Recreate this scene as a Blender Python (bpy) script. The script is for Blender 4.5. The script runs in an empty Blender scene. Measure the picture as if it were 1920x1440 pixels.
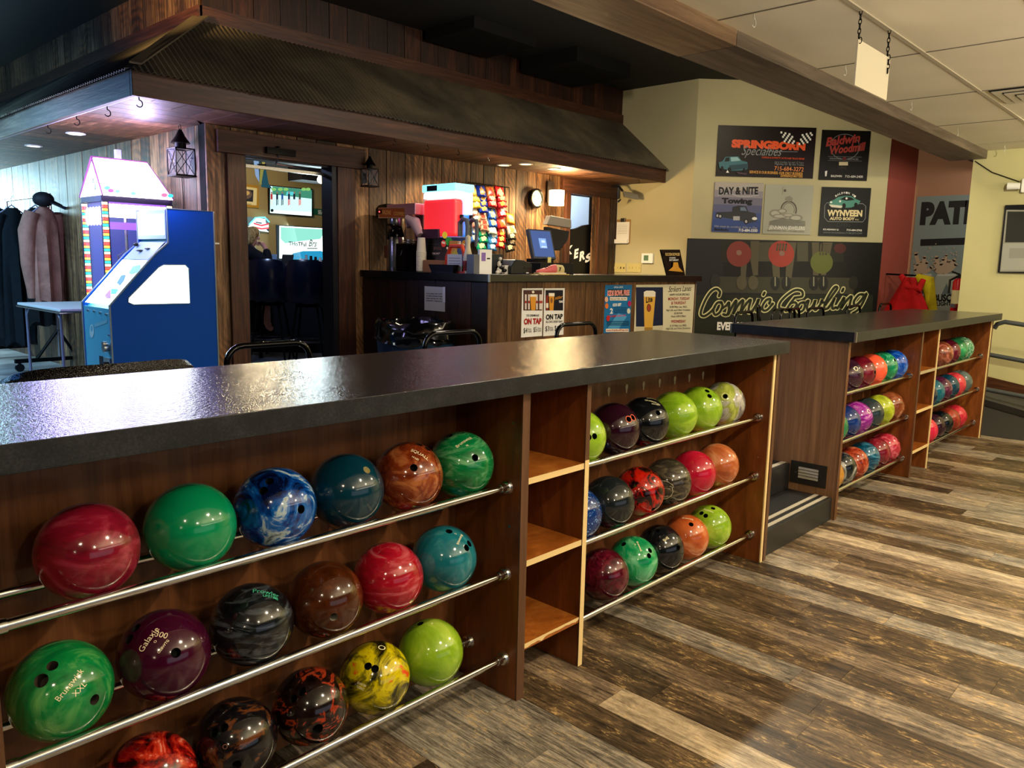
import bpy, bmesh, math, random
from mathutils import Vector, Matrix
random.seed(7)
PI = math.pi
SC = bpy.context.scene
COL = SC.collection

# ------------------------------------------------------------------ camera
F, YAW, PITCH, ROLL = 1475.3, .7503477, .1511766, .0213775
EYE = Vector((0, 0, 1.5))
cy, sy, cp, sp, cr, sr = math.cos(YAW), math.sin(YAW), math.cos(PITCH), math.sin(PITCH), math.cos(ROLL), math.sin(ROLL)
FW = Vector((cy*cp, sy*cp, -sp)); RT0 = Vector((sy, -cy, 0)); UP0 = RT0.cross(FW)
RT = cr*RT0 + sr*UP0; UPV = -sr*RT0 + cr*UP0
cam_d = bpy.data.cameras.new('camera'); cam_d.sensor_width = 36; cam_d.lens = 36*F/1920; cam_d.clip_start = .02
cam = bpy.data.objects.new('camera', cam_d); COL.objects.link(cam)
m = Matrix((RT, UPV, -FW)).transposed().to_4x4(); m.translation = EYE; cam.matrix_world = m
SC.camera = cam

# ------------------------------------------------------------------ world, lights, exposure
vs = SC.view_settings
vs.view_transform = 'Standard'; vs.look = 'None'; vs.gamma = 1; vs.use_curve_mapping = False; vs.exposure = 0.45
W = bpy.data.worlds.new('world'); SC.world = W; W.use_nodes = True
W.node_tree.nodes['Background'].inputs[0].default_value = (.55, .5, .45, 1)
W.node_tree.nodes['Background'].inputs[1].default_value = .02

def spot(name, loc, aim, power, color=(1, .84, .62), size=1.9, blend=.6, r=.035):
    d = bpy.data.lights.new(name, 'SPOT'); d.energy = power; d.color = color; d.spot_size = size; d.spot_blend = blend
    d.shadow_soft_size = r
    o = bpy.data.objects.new(name, d); COL.objects.link(o); o.location = loc
    o.rotation_euler = (Vector(aim)-Vector(loc)).to_track_quat('-Z', 'Y').to_euler(); return o
def point(name, loc, power, color=(1, .84, .62), r=.04):
    d = bpy.data.lights.new(name, 'POINT'); d.energy = power; d.color = color; d.shadow_soft_size = r
    o = bpy.data.objects.new(name, d); COL.objects.link(o); o.location = loc; return o
def area(name, loc, aim, power, sx, sy_, color=(1, 1, 1)):
    d = bpy.data.lights.new(name, 'AREA'); d.energy = power; d.color = color; d.shape = 'RECTANGLE'; d.size = sx; d.size_y = sy_
    o = bpy.data.objects.new(name, d); COL.objects.link(o); o.location = loc
    o.rotation_euler = (Vector(aim)-Vector(loc)).to_track_quat('-Z', 'Y').to_euler(); return o
WARM = (1, .83, .58)
area('lanes_fill', (3, -6.5, 1.7), (4, 2, 1.2), 22, 9, 1.8, (.75, .85, 1))  # unseen soft fill added at the lanes end; gives the balls their bluish streak
area('ceiling_fill_light', (5.2, -2.1, 2.0), (5.2, -1.75, 3), 300, 8.5, 2.4, (1, .86, .66))  # added upward fill out of view, brightens the tile ceiling; no fixture
# recessed ceiling lamps over the concourse (their fixtures are built with the ceiling)
CANS = [(2.1, -.35, 150), (5.2, -.1, 190), (8.1, -.4, 80), (.4, -2.2, 70), (3.6, -1.9, 90), (-3.6, -2.2, 60), (-.9, -.3, 35)]
for x, y, p in CANS: spot('ceiling_lamp_light', (x, y, 2.67), (x, y+.45, 0), p, WARM, 2.6, .5, .05)
spot('beam_lamp_light', (4.82, 2.52, 2.72), (3.4, 1.4, 0), 120, (1, .9, .68), 1.5, .7, .03)
# bar: soffit downlights, wall sconce, arcade glow, the room behind the doorway, plus added fills
for x, y, p in [(5.15, 5.42, 48), (6.1, 5.45, 36), (6.75, 5.5, 75), (3.5, 5.55, 5)]:
    spot('soffit_lamp_light', (x, y, 2.47), (x, y+.1, 0), p, (1, .8, .5), 2.5, .5, .03)
COOL = (.45, .75, 1)
spot('soffit_cool_light', (2.45, 6.9, 2.47), (2.5, 6.9, 0), 16, (.75, .8, 1), 2.6, .5, .03)
area('left_room_light', (2.25, 12.8, 2.2), (3.0, 10.2, 1.4), 150, 1.2, 1.0, (.5, .85, 1))
point('left_room_glow', (2.5, 13.0, 2.1), 45, (.6, .9, 1), .2)
area('left_floor_light', (0.6, 8.2, 2.45), (1.6, 8.4, 0.3), 130, 1.5, 1.5, (.35, .7, 1))
point('roof_fill_light', (4.3, 3.2, 3.35), 62, (1, .86, .7), .12)  # added fill to lift the canopy roof and upper planks, no fixture
point('ceiling_blue_light', (-.4, 8.2, 3.0), 60, (.06, .3, 1), .2)
point('person_fill_light', (5.3, 8.1, 2.6), 9, (1, .85, .75), .1)  # fill added beside the seated person, no fixture
point('patio_fill_light', (10.0, 1.5, 2.7), 28, (1, .9, .78), .15)  # unseen fill added to brighten the peach wall and banner
point('bar_wash_light', (6.2, 3.0, 3.2), 30, (1, .85, .62), .12)
point('pub_room_light', (5.9, 10.4, 2.6), 60, (1, .8, .5), .1)
point('pub_blue_fill', (3.9, 7.4, 2.7), 60, (.45, .6, 1), .1)  # cool fill added inside the doorway for stools and floor
area('pub_window_light', (7.6, 11.8, 1.8), (5.2, 8.6, 1.2), 45, 1, .6, (.75, .95, 1))
point('office_light', (8.2, 7.6, 2.6), 60, (.8, .9, 1), .1)
spot('upper_warm_light', (1.75, 5.2, 3.1), (2.9, 6.3, 3.45), 160, (1, .66, .28), .9, .8, .05)
spot('poster_wall_light', (7.3, 3.0, 3.45), (9.0, 4.0, 1.9), 30, (1, .9, .6), 2.2, .8, .1)
spot('ramp_wall_light', (6.2, 0.6, 2.66), (9, 1.6, 1.2), 150, (1, .93, .62), 1.3, .35, .03)

# ------------------------------------------------------------------ unprojection: a pixel onto a real plane
def ray(px, py): return FW + RT*((px-960)/F) - UPV*((py-720)/F)
def hit(px, py, ax, val):
    d = ray(px, py); return EYE + d*((val-EYE[ax])/d[ax])

# ------------------------------------------------------------------ object helpers
ORG = {}
def setp(o, label=None, cat=None, group=None, kind=None):
    if label: o['label'] = label
    if cat: o['category'] = cat
    if group: o['group'] = group
    if kind: o['kind'] = kind
    return o
def thing(name, label, cat, loc=(0, 0, 0), group=None):
    o = bpy.data.objects.new(name, None); COL.objects.link(o); o.location = loc; o.empty_display_size = .1
    return setp(o, label, cat, group)
def wloc(o):
    v = Vector(o.location)
    while o.parent: o = o.parent; v += o.location
    return v
def link(name, me, mats, parent=None, smooth=False, origin=None):
    if not isinstance(mats, (list, tuple)): mats = [mats]
    for mm in mats: me.materials.append(mm)
    if smooth:
        me.shade_smooth()
        me.set_sharp_from_angle(angle=math.radians(38))
    o = bpy.data.objects.new(name, me); COL.objects.link(o)
    if parent:
        o.parent = parent; o.location = -wloc(parent)
    else:
        if origin is None:
            xs = [v.co for v in me.vertices]
            origin = Vector(((min(v.x for v in xs)+max(v.x for v in xs))/2, (min(v.y for v in xs)+max(v.y for v in xs))/2, min(v.z for v in xs)))
        me.transform(Matrix.Translation(-Vector(origin))); o.location = origin
    return o
def build(name, bm, mats, parent=None, smooth=False, bevel=0):
    bmesh.ops.recalc_face_normals(bm, faces=bm.faces[:])
    me = bpy.data.meshes.new(name); bm.to_mesh(me); bm.free()
    o = link(name, me, mats, parent, smooth)
    if bevel:
        md = o.modifiers.new('bevel', 'BEVEL'); md.width = bevel; md.segments = 2; md.limit_method = 'ANGLE'; md.harden_normals = False
    return o
def struct(name, bm, mats, **k): return setp(build(name, bm, mats, **k), kind='structure')
def B(): return bmesh.new()
def quad(b, pts, mi=0):
    f = b.faces.new([b.verts.new(p) for p in pts]); f.material_index = mi; return f
def obox(b, o, u, v, w, mi=0):
    o, u, v, w = map(Vector, (o, u, v, w))
    P = [b.verts.new(o+u*i+v*j+w*k) for i in (0, 1) for j in (0, 1) for k in (0, 1)]
    fs = []
    for q in ((0, 1, 3, 2), (4, 6, 7, 5), (0, 4, 5, 1), (2, 3, 7, 6), (0, 2, 6, 4), (1, 5, 7, 3)):
        f = b.faces.new([P[i] for i in q]); f.material_index = mi; fs.append(f)
    return fs
def box(b, x0, x1, y0, y1, z0, z1, mi=0): return obox(b, (x0, y0, z0), (x1-x0, 0, 0), (0, y1-y0, 0), (0, 0, z1-z0), mi)
def ring(b, c, a1, a2, r, n): return [b.verts.new(c + a1*(r*math.cos(2*PI*i/n)) + a2*(r*math.sin(2*PI*i/n))) for i in range(n)]
def perp(d):
    d = d.normalized(); a = Vector((0, 0, 1)) if abs(d.z) < .9 else Vector((1, 0, 0))
    u = d.cross(a).normalized(); return u, d.cross(u).normalized()
def loft(b, rings, closed=False, cap=True, mi=0):
    n = len(rings[0])
    for R1, R2 in list(zip(rings, rings[1:])) + ([(rings[-1], rings[0])] if closed else []):
        for i in range(n):
            f = b.faces.new((R1[i], R1[(i+1) % n], R2[(i+1) % n], R2[i])); f.material_index = mi
    if cap and not closed:
        for r_ in (rings[0], rings[-1]):
            f = b.faces.new(r_); f.material_index = mi
def tube(b, pts, r, n=8, closed=False, mi=0):
    pts = [Vector(p) for p in pts]; rs = []; N = len(pts); pu = None
    for i, p in enumerate(pts):
        if closed: d = pts[(i+1) % N]-pts[i-1]
        else: d = pts[min(i+1, N-1)]-pts[max(i-1, 0)]
        d = d.normalized()
        if pu is None: u, v = perp(d)
        else:
            u = (pu - d*pu.dot(d)).normalized(); v = d.cross(u)
        pu = u; rr = r[i] if isinstance(r, (list, tuple)) else r
        rs.append(ring(b, p, u, v, rr, n))
    loft(b, rs, closed, True, mi)
def cyl(b, p0, p1, r0, r1=None, n=16, mi=0): tube(b, [p0, p1], [r0, r0 if r1 is None else r1], n, False, mi)
def lathe(b, prof, c=(0, 0, 0), n=24, ax=2, mi=0, cap=True):
    c = Vector(c); A = [Vector((1, 0, 0)), Vector((0, 1, 0)), Vector((0, 0, 1))]
    d = A[ax]; u, v = A[(ax+1) % 3], A[(ax+2) % 3]
    loft(b, [ring(b, c+d*z, u, v, max(r, 1e-4), n) for r, z in prof], False, cap, mi)
def prism(b, pts, off, mi=0):
    off = Vector(off); a = [b.verts.new(p) for p in pts]; c = [b.verts.new(Vector(p)+off) for p in pts]; n = len(a)
    fs = [b.faces.new(a), b.faces.new(c[::-1])]+[b.faces.new((a[i], a[(i+1) % n], c[(i+1) % n], c[i])) for i in range(n)]
    for f in fs: f.material_index = mi
    return fs
def ball(b, c, r, seg=16, rings_=10, mi=0, sc=(1, 1, 1)):
    r_ = bmesh.ops.create_uvsphere(b, u_segments=seg, v_segments=rings_, radius=r, matrix=Matrix.Translation(c) @ Matrix.Diagonal((*sc, 1)))
    for v in r_['verts']:
        for f in v.link_faces: f.material_index = mi
def arc(c, u, v, r, a0, a1, n, r2=None):
    c, u, v = Vector(c), Vector(u), Vector(v); r2 = r if r2 is None else r2
    return [c+u*(r*math.cos(a0+(a1-a0)*i/n))+v*(r2*math.sin(a0+(a1-a0)*i/n)) for i in range(n+1)]
def planks(name, o, u, v, n, w, gap=.004, th=.02, seed=1, mats=None, length=None, parent=None, holes=(), flat=False):
    """boards running along v, laid side by side along u, thickness along n; holes = (u0,u1,v0,v1) left open"""
    rnd = random.Random(seed); b = B(); lay = b.faces.layers.float.new('rnd')
    o, u, v, n = Vector(o), Vector(u), Vector(v), Vector(n).normalized()
    U, V = u.length, v.length; u = u.normalized(); v = v.normalized(); a = 0
    while a < U-.01:
        ww = min(w*rnd.uniform(.82, 1.2) if not flat else w, U-a)
        segs = [(0, V)]
        if length:
            s = -rnd.uniform(0, length); segs = []
            while s < V: segs.append((max(s, 0), min(s+length, V))); s += length
        for s0, s1 in segs:
            if s1-s0 < .01: continue
            parts = [(s0, s1)]
            for h0, h1, g0, g1 in holes:
                if a+ww*.5 > h0 and a+ww*.5 < h1:
                    parts = [q for p0, p1 in parts for q in ((p0, min(p1, g0)), (max(p0, g1), p1)) if q[1]-q[0] > .01]
            R_ = rnd.random(); t = 0 if flat else rnd.uniform(-.002, .002)
            for p0, p1 in parts:
                fs = obox(b, o+u*(a+gap/2)+v*(p0+gap/2*bool(length)), u*(ww-gap), v*(p1-p0-gap*bool(length)), n*(th+t))
                for f in fs: f[lay] = R_
        a += ww
    return build(name, b, mats, parent)

# ------------------------------------------------------------------ materials
def srgb(h):
    h = h.lstrip('#'); c = [int(h[i:i+2], 16)/255 for i in (0, 2, 4)]
    return tuple((x/12.92 if x <= .04045 else ((x+.055)/1.055)**2.4) for x in c)+(1,)
def C4(c): return srgb(c) if isinstance(c, str) else (tuple(c)+(1,) if len(c) == 3 else tuple(c))
class M_:
    def __init__(s, name):
        s.m = bpy.data.materials.new(name); s.m.use_nodes = True; s.t = s.m.node_tree; s.N = s.t.nodes; s.L = s.t.links
        s.p = s.N['Principled BSDF']
    def n(s, typ, **k):
        nd = s.N.new(typ)
        for a, v in k.items():
            if a.startswith('i_'):
                key = a[2:]; nd.inputs[int(key) if key.isdigit() else key.replace('_', ' ')].default_value = v
            else: setattr(nd, a, v)
        return nd
    def l(s, a, b): s.L.new(a, b)
    def coord(s, scale=(1, 1, 1), rot=(0, 0, 0), attr=False):
        tc = s.n('ShaderNodeTexCoord'); mp = s.n('ShaderNodeMapping'); mp.inputs['Scale'].default_value = scale; mp.inputs['Rotation'].default_value = rot
        s.l(tc.outputs['Object'], mp.inputs['Vector'])
        if attr:
            at = s.n('ShaderNodeAttribute', attribute_name='rnd'); ad = s.n('ShaderNodeVectorMath', operation='SCALE'); ad.inputs[0].default_value = (37, 91, 53)
            s.l(at.outputs['Fac'], ad.inputs['Scale']); a2 = s.n('ShaderNodeVectorMath', operation='ADD')
            s.l(mp.outputs[0], a2.inputs[0]); s.l(ad.outputs[0], a2.inputs[1]); s.at = at; return a2.outputs[0]
        return mp.outputs[0]
    def noise(s, vec, scale, det=4, rough=.55, dist=0):
        nd = s.n('ShaderNodeTexNoise', i_Scale=scale, i_Detail=det, i_Roughness=rough, i_Distortion=dist); s.l(vec, nd.inputs['Vector']); return nd.outputs['Fac']
    def ramp(s, fac, stops, interp='LINEAR'):
        r = s.n('ShaderNodeValToRGB'); r.color_ramp.interpolation = interp; e = r.color_ramp.elements
        while len(e) < len(stops): e.new(.5)
        for el, (p_, c) in zip(e, stops): el.position = p_; el.color = C4(c)
        s.l(fac, r.inputs[0]); return r.outputs[0]
    def mix(s, fac, a, b, typ='MIX'):
        mx = s.n('ShaderNodeMix', data_type='RGBA', blend_type=typ)
        for v, i in ((fac, 0), (a, 6), (b, 7)):
            if hasattr(v, 'links'): s.l(v, mx.inputs[i])
            else: mx.inputs[i].default_value = v if i == 0 else C4(v)
        return mx.outputs[2]
    def math(s, op, a, b=0):
        nd = s.n('ShaderNodeMath', operation=op)
        for v, i in ((a, 0), (b, 1)):
            if hasattr(v, 'links'): s.l(v, nd.inputs[i])
            else: nd.inputs[i].default_value = v
        return nd.outputs[0]
    def col(s, c): 
        if hasattr(c, 'links'): s.l(c, s.p.inputs['Base Color'])
        else: s.p.inputs['Base Color'].default_value = C4(c)
    def set(s, rough=None, metal=None, coat=None, spec=None, trans=None, emis=None, es=0, ior=None, alpha=None):
        P = s.p.inputs
        if rough is not None:
            if hasattr(rough, 'links'): s.l(rough, P['Roughness'])
            else: P['Roughness'].default_value = rough
        if metal is not None: P['Metallic'].default_value = metal
        if coat is not None: P['Coat Weight'].default_value = coat; P['Coat Roughness'].default_value = .03
        if spec is not None: P['Specular IOR Level'].default_value = spec
        if trans is not None: P['Transmission Weight'].default_value = trans
        if ior is not None: P['IOR'].default_value = ior
        if alpha is not None: P['Alpha'].default_value = alpha
        if emis is not None:
            if hasattr(emis, 'links'): s.l(emis, P['Emission Color'])
            else: P['Emission Color'].default_value = C4(emis)
            P['Emission Strength'].default_value = es
        return s
    def bump(s, h, strength=.3, dist=.01):
        b = s.n('ShaderNodeBump', i_Strength=strength, i_Distance=dist); s.l(h, b.inputs['Height']); s.l(b.outputs[0], s.p.inputs['Normal'])
MC = {}
def flat(c, rough=.5, metal=0, name=None, **k):
    k.setdefault('spec', .25)
    key = (str(c), rough, metal, str(k))
    if key not in MC:
        q = M_(name or 'plain'); q.col(c); q.set(rough=rough, metal=metal, **k); MC[key] = q.m
        vec = q.coord((9, 9, 9)); nz = q.noise(vec, 12, 3); q.bump(nz, .03, .002)
    return MC[key]
def glow(c, s=3, base='#000000', name='lit'):
    key = ('g', str(c), s)
    if key not in MC:
        q = M_(name); q.col(base); q.set(rough=.4, emis=c, es=s); MC[key] = q.m
    return MC[key]
def wood(name, stops, grain=(12, 12, .8), rough=.5, sc=4, bump=.25, tone=(.55, 1.25), attr=True, saw=0, coat=0, knots=False, spec=.35):
    q = M_(name); vec = q.coord(grain, attr=attr)
    n1 = q.noise(vec, sc, 6, .6, .6); n2 = q.noise(vec, sc*6, 3, .6)
    v2 = q.coord((grain[0]*.13, grain[1]*.13, grain[2]*.6), attr=attr); n3 = q.noise(v2, sc*.8, 3, .5)
    f = q.math('ADD', q.math('MULTIPLY', n1, .55), q.math('ADD', q.math('MULTIPLY', n2, .15), q.math('MULTIPLY', n3, .3)))
    c = q.ramp(f, stops)
    if attr:
        tn = q.n('ShaderNodeMapRange', i_3=tone[0], i_4=tone[1]); q.l(q.at.outputs['Fac'], tn.inputs[0])
        cc = q.n('ShaderNodeVectorMath', operation='SCALE'); q.l(c, cc.inputs[0]); q.l(tn.outputs[0], cc.inputs['Scale']); c = cc.outputs[0]
    if saw:
        w = q.n('ShaderNodeTexWave', i_Scale=7, i_Distortion=9, i_Detail=3); w.inputs['Detail Scale'].default_value = .6; saw = q.math('MULTIPLY', q.ramp(q.noise(q.coord((2, 2, 1.2), attr=attr), 2, 2), [(.42, (0, 0, 0)), (.65, (1, 1, 1))]), saw)
        q.l(q.coord((1, 1, 1), rot=(.7, .5, .4), attr=attr), w.inputs[0])
        c = q.mix(saw, c, q.ramp(w.outputs['Fac'], [(0, '#15100c'), (1, '#c9a98a')]), 'OVERLAY')
    q.col(c); q.set(rough=rough, coat=coat, spec=spec); q.bump(f, bump, .01); return q.m
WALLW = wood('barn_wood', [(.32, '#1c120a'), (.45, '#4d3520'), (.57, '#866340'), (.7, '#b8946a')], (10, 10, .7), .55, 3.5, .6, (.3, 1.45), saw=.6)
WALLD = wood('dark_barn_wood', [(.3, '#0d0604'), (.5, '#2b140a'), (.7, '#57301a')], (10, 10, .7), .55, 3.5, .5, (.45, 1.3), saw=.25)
SOFF = wood('soffit_wood', [(.3, '#1c100a'), (.5, '#4b2d1b'), (.7, '#8a6242')], (8, .6, 8), .5, 3.5, .4, (.6, 1.3), saw=.3)
SOFF2 = wood('soffit_wood_cross', [(.3, '#1c100a'), (.5, '#4b2d1b'), (.7, '#8a6242')], (.6, 8, 8), .5, 3.5, .4, (.6, 1.3), saw=.3)
TRIMV = wood('timber_upright', [(.3, '#160a05'), (.5, '#3a1e10'), (.72, '#6b3f22')], (10, 10, .6), .5, 4, .4, attr=False)
TRIMH = wood('timber_cross', [(.3, '#160a05'), (.5, '#3a1e10'), (.72, '#5f3820')], (.6, 9, 9), .5, 4, .4, attr=False)
TRIMY = wood('timber_cross_side', [(.3, '#160a05'), (.5, '#3a1e10'), (.72, '#5f3820')], (9, .6, 9), .5, 4, .4, attr=False)
BEAM = wood('beam_wood', [(.3, '#4a3524'), (.5, '#7c6248'), (.72, '#ab9070')], (.5, 7, 7), .5, 3, .3, attr=False)
RACK = wood('rack_stained_ply', [(.3, '#3e1e0a'), (.5, '#6e3a15'), (.72, '#98592a')], (5, 5, .9), .35, 3, .08, attr=False, coat=.12)
RACKB = wood('rack_back_ply', [(.3, '#38200f'), (.5, '#5c361c'), (.72, '#7d5230')], (9, 5, .5), .38, 3, .08, attr=False, coat=.1)
SHELF = wood('shelf_worn_ply', [(.3, '#5b2c0c'), (.5, '#94521c'), (.72, '#bd7a35')], (3, 5, 3), .3, 3, .08, attr=False, coat=.3)
WALNUT = wood('walnut_laminate', [(.3, '#4c3420'), (.5, '#705036'), (.72, '#94704e')], (16, 16, .5), .45, 2.5, .05, attr=False)
FLOORM = None
def mk_floor():
    q = M_('vinyl_plank_floor'); vec = q.coord((26, 1.1, 1), attr=True)
    n1 = q.noise(vec, 3.2, 8, .7, .5); n2 = q.noise(q.coord((5, 2.2, 1), attr=True), 3, 7, .75, .6); fine = q.noise(q.coord((90, 7, 1), attr=True), 4, 4, .7)
    f = q.math('ADD', q.math('MULTIPLY', n1, .42), q.math('ADD', q.math('MULTIPLY', n2, .33), q.math('MULTIPLY', fine, .25)))
    R_ = q.at.outputs['Fac']
    lo = q.ramp(R_, [(0, '#0c0805'), (.3, '#150e09'), (.5, '#261c14'), (.7, '#34302b'), (1, '#665743')])
    hi = q.ramp(R_, [(0, '#46362a'), (.3, '#735e44'), (.5, '#97826a'), (.7, '#a39c8e'), (1, '#cab697')])
    c = q.mix(q.ramp(f, [(.41, (0, 0, 0)), (.5, (.42, .42, .42)), (.58, (1, 1, 1))]), lo, hi)
    fk = q.noise(q.coord((22, 5, 1), attr=True), 5, 5, .75); pt = q.math('MULTIPLY', q.ramp(n2, [(.5, (0, 0, 0)), (.6, (1, 1, 1))]), q.ramp(fk, [(.52, (0, 0, 0)), (.6, (1, 1, 1))]))
    c = q.mix(q.math('MULTIPLY', pt, .8), c, '#c0a068')
    q.col(c); q.set(rough=q.ramp(f, [(.35, (.45, .45, .45)), (.65, (.33, .33, .33))]), spec=.4); q.bump(f, .12, .003); return q.m
FLOORM = mk_floor()
def mk_counter(top=True):
    q = M_('dark_stone_laminate'); vec = q.coord((1, 1, 1)); n1 = q.noise(vec, 160, 6, .75); n2 = q.noise(vec, 14, 5, .65)
    f = q.math('ADD', q.math('MULTIPLY', n1, .55), q.math('MULTIPLY', n2, .45))
    q.col(q.ramp(f, [(.38, '#0d0f12'), (.5, '#17191c'), (.64, '#292b2e')])); q.set(rough=.16 if top else .42, spec=.7 if top else .3)
    n3 = q.noise(q.coord((1, 1, 1)), 110, 3, .6)
    if top: q.bump(n3, .5, .004)
    else: q.bump(n3, .08, .003)
    return q.m
COUNTER = mk_counter(); COUNTER_EDGE = mk_counter(False)
CHROME = flat('#d9d9d6', .12, 1, 'chrome'); STEEL = flat('#b9b8b4', .25, 1, 'brushed_steel')
BLACK = flat('#0a0a0b', .4, name='black_plastic'); BLACKG = flat('#060607', .12, name='gloss_black'); WHITE = flat('#e9e8e2', .6, name='white_paper')
CREAMEDGE = flat('#d8bd86', .6, name='bare_edge'); BROWNEDGE = flat('#5a3c28', .45, name='edge_band'); IRON = flat('#0b0a0a', .5, .6, 'black_iron')
def plaster(name, c, rough=.75, sc=30, bump=.15):
    q = M_(name); v = q.coord((1, 1, 1)); n1 = q.noise(v, 1.3, 3, .5); n2 = q.noise(v, sc*6, 3, .6)
    c4 = C4(c); d = tuple(x*.86 for x in c4[:3]); q.col(q.ramp(n1, [(.3, d), (.7, c4[:3])])); q.set(rough=rough); q.bump(n2, bump, .004); return q.m
# ================================================================== SETTING
UF = .30                                              # the raised floor on the bar side
FX0 = 2.063-40*.153; TONES = {37: .72, 38: .66, 39: .22, 40: .5, 41: .08, 42: .42, 43: .12, 44: .6, 45: .18, 46: .5, 47: .25, 48: .3, 49: .62, 50: .12, 51: .85, 52: .55, 53: .3, 54: .45, 55: .98, 56: .2, 57: .7, 58: .35, 59: .5, 60: .9, 61: .15}
b = B(); lay = b.faces.layers.float.new('rnd'); rnd = random.Random(21)
for k in range(86):
    xa = FX0+.153*k; y = -7-rnd.uniform(0, 1.22) if k != 40 else 1.486-1.22*8; n_ = 0
    while y < 2.05:
        r_ = rnd.random()
        if k in TONES and y < 1.9 and y+1.22 > .3: r_ = min(1, max(0, TONES[k]+rnd.uniform(-.08, .08)))
        if k == 40 and y+1.22 > 1.3 and y < 1.4: r_ = 1.0
        elif k == 40: r_ = .5
        y1_ = min(y+1.22, 2.05)
        if y1_ > max(y, -7): 
            for f in box(b, xa+.0006, xa+.1524, max(y, -7), y1_-.0012, -.012, 0) or []: f[lay] = r_
        y += 1.22
o = build('floor', b, FLOORM); setp(o, kind='structure')
def mk_ufloor():
    q = M_('sealed_concrete'); v = q.coord((1, 1, 1)); n1 = q.noise(v, 2.2, 6, .65, .6)
    q.col(q.ramp(n1, [(.35, '#3a3c40'), (.55, '#6d7074'), (.7, '#93938f')])); q.set(rough=.28, spec=.5); q.bump(n1, .05, .01); return q.m
b = B(); box(b, -5, 3.79, 2.05, 17, UF-.05, UF); box(b, 3.79, 4.72, 2.0, 17, UF-.05, UF); box(b, 4.72, 12, 2.05, 17, UF-.05, UF)
struct('floor_upper', b, mk_ufloor())
BLK = plaster('black_paint', '#0a0a0b', .8, 20, .2)
PLB = flat('#060606', .9)
b = B(); box(b, -5, 3.79, 2.05, 2.07, 0, UF-.05); box(b, 4.72, 9, 2.05, 2.07, 0, UF-.05); struct('wall_riser', b, PLB)
RUBBER = plaster('black_rubber_step', '#1a1b1c', .45, 10, .25)
t = thing('step', 'black two-tread step with pale grip stripes between the two ball racks', 'step', (4.25, 1.86, 0))
b = B(); box(b, 3.795, 4.715, 1.72, 2.0, 0, .14); build('lower_tread', b, RUBBER, t, bevel=.004)
b = B(); box(b, 3.795, 4.715, 1.995, 2.2, .14, UF+.004); build('upper_tread', b, RUBBER, t, bevel=.004)
GRIP = flat('#9b9484', .6)
for y0 in (1.745, 1.80):
    b = B(); box(b, 3.80, 4.71, y0, y0+.024, .14, .1425); build('grip_stripe', b, GRIP, t)
b = B(); box(b, 3.80, 4.71, 2.02, 2.05, UF+.004, UF+.0065); build('grip_stripe', b, GRIP, t)

# white tile ceiling over the concourse
def mk_tile():
    q = M_('ceiling_tile'); v = q.coord((1, 1, 1)); n1 = q.noise(v, 220, 3, .7); n2 = q.noise(v, 1.1, 2)
    q.col(q.ramp(n2, [(.3, '#dcd5bd'), (.7, '#e8e1cb')])); q.set(rough=.85, spec=.2); q.bump(n1, .35, .003); return q.m
b = B()
lay = None
yb = [2.09, 1.485, .875, .265, -.345, -.955, -1.565, -2.175, -2.785, -3.395]
for j in range(len(yb)-1):
    for i in range(-3, 9):
        x0 = 1.22*i - .02; x1 = min(x0+1.22, 9.0)
        if x1 <= x0: continue
        hole = [c for c in CANS if x0 < c[0] < x1 and yb[j+1] < c[1] < yb[j]]
        box(b, x0+.006, x1-.006, yb[j+1]+.006, yb[j]-.006, 2.70, 2.715)
struct('ceiling', b, mk_tile())
b = B(); GRID = flat('#b3ab94', .7)
for y in yb[1:]: box(b, -3.7, 9.0, y-.012, y+.012, 2.694, 2.7)
struct('ceiling_grid', b, GRID)
b = B(); box(b, -3.7, 9.0, 2.075, 2.095, 2.685, 2.70); struct('trim_1', b, GRID)
b = B()
for i in range(-3, 8): box(b, 1.22*i-.022, 1.22*i-.018+.004, yb[-1], 2.09, 2.697, 2.7)
struct('ceiling_grid_cross', b, flat('#8f8a78', .6))
b = B(); box(b, -5, 9, -7, -3.4, 2.70, 2.75); struct('ceiling_lanes', b, BLK)
b = B(); box(b, -5, 12, 2.42, 17, 3.62, 3.66); box(b, -5, 12, -7, 2.42, 2.9, 2.93); box(b, -5, 12, 2.40, 2.44, 2.72, 3.62); struct('ceiling_dark', b, BLK)
b = B(); box(b, -5, 9.3, -7.05, -7, 0, 2.8); struct('wall_lanes', b, plaster('lanes_wall', '#1b1d24'))
b = B(); box(b, -5.05, -5, -7, 17, 0, 3.7); struct('wall_left', b, plaster('left_wall', '#3a3c44'))
# timber beam
t = thing('ceiling_beam', 'long rough brown timber beam along the edge of the white tiled ceiling', 'beam', (2.6, 2.24, 2.62))
b = B(); box(b, -4, 3.84, 2.07, 2.41, 2.62, 2.80); build('beam_span', b, BEAM, t, bevel=.006)
b = B(); box(b, 3.846, 9.0, 2.072, 2.408, 2.622, 2.80); build('beam_span', b, wood('beam_dark', [(.3, '#3a3028'), (.5, '#64574a'), (.72, '#877867')], (.5, 7, 7), .5, 3, .25, attr=False), t, bevel=.006)
for x, y, p in CANS:
    t = thing('ceiling_lamp', 'recessed round lamp in the white tile ceiling above the concourse', 'ceiling lamp', (x, y, 2.69), group='recessed lamps over the concourse')
    b = B(); lathe(b, [(.085, 0), (.085, -.012), (.062, -.012), (.062, 0)], (x, y, 2.70), 24, cap=False); build('lamp_ring', b, WHITE, t, smooth=True)
    b = B(); lathe(b, [(.061, 2.693), (.061, 2.697)], (x, y, 0), 24); build('lens', b, glow('#ffe9c4', 8, name='lamp_lens'), t)

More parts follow.
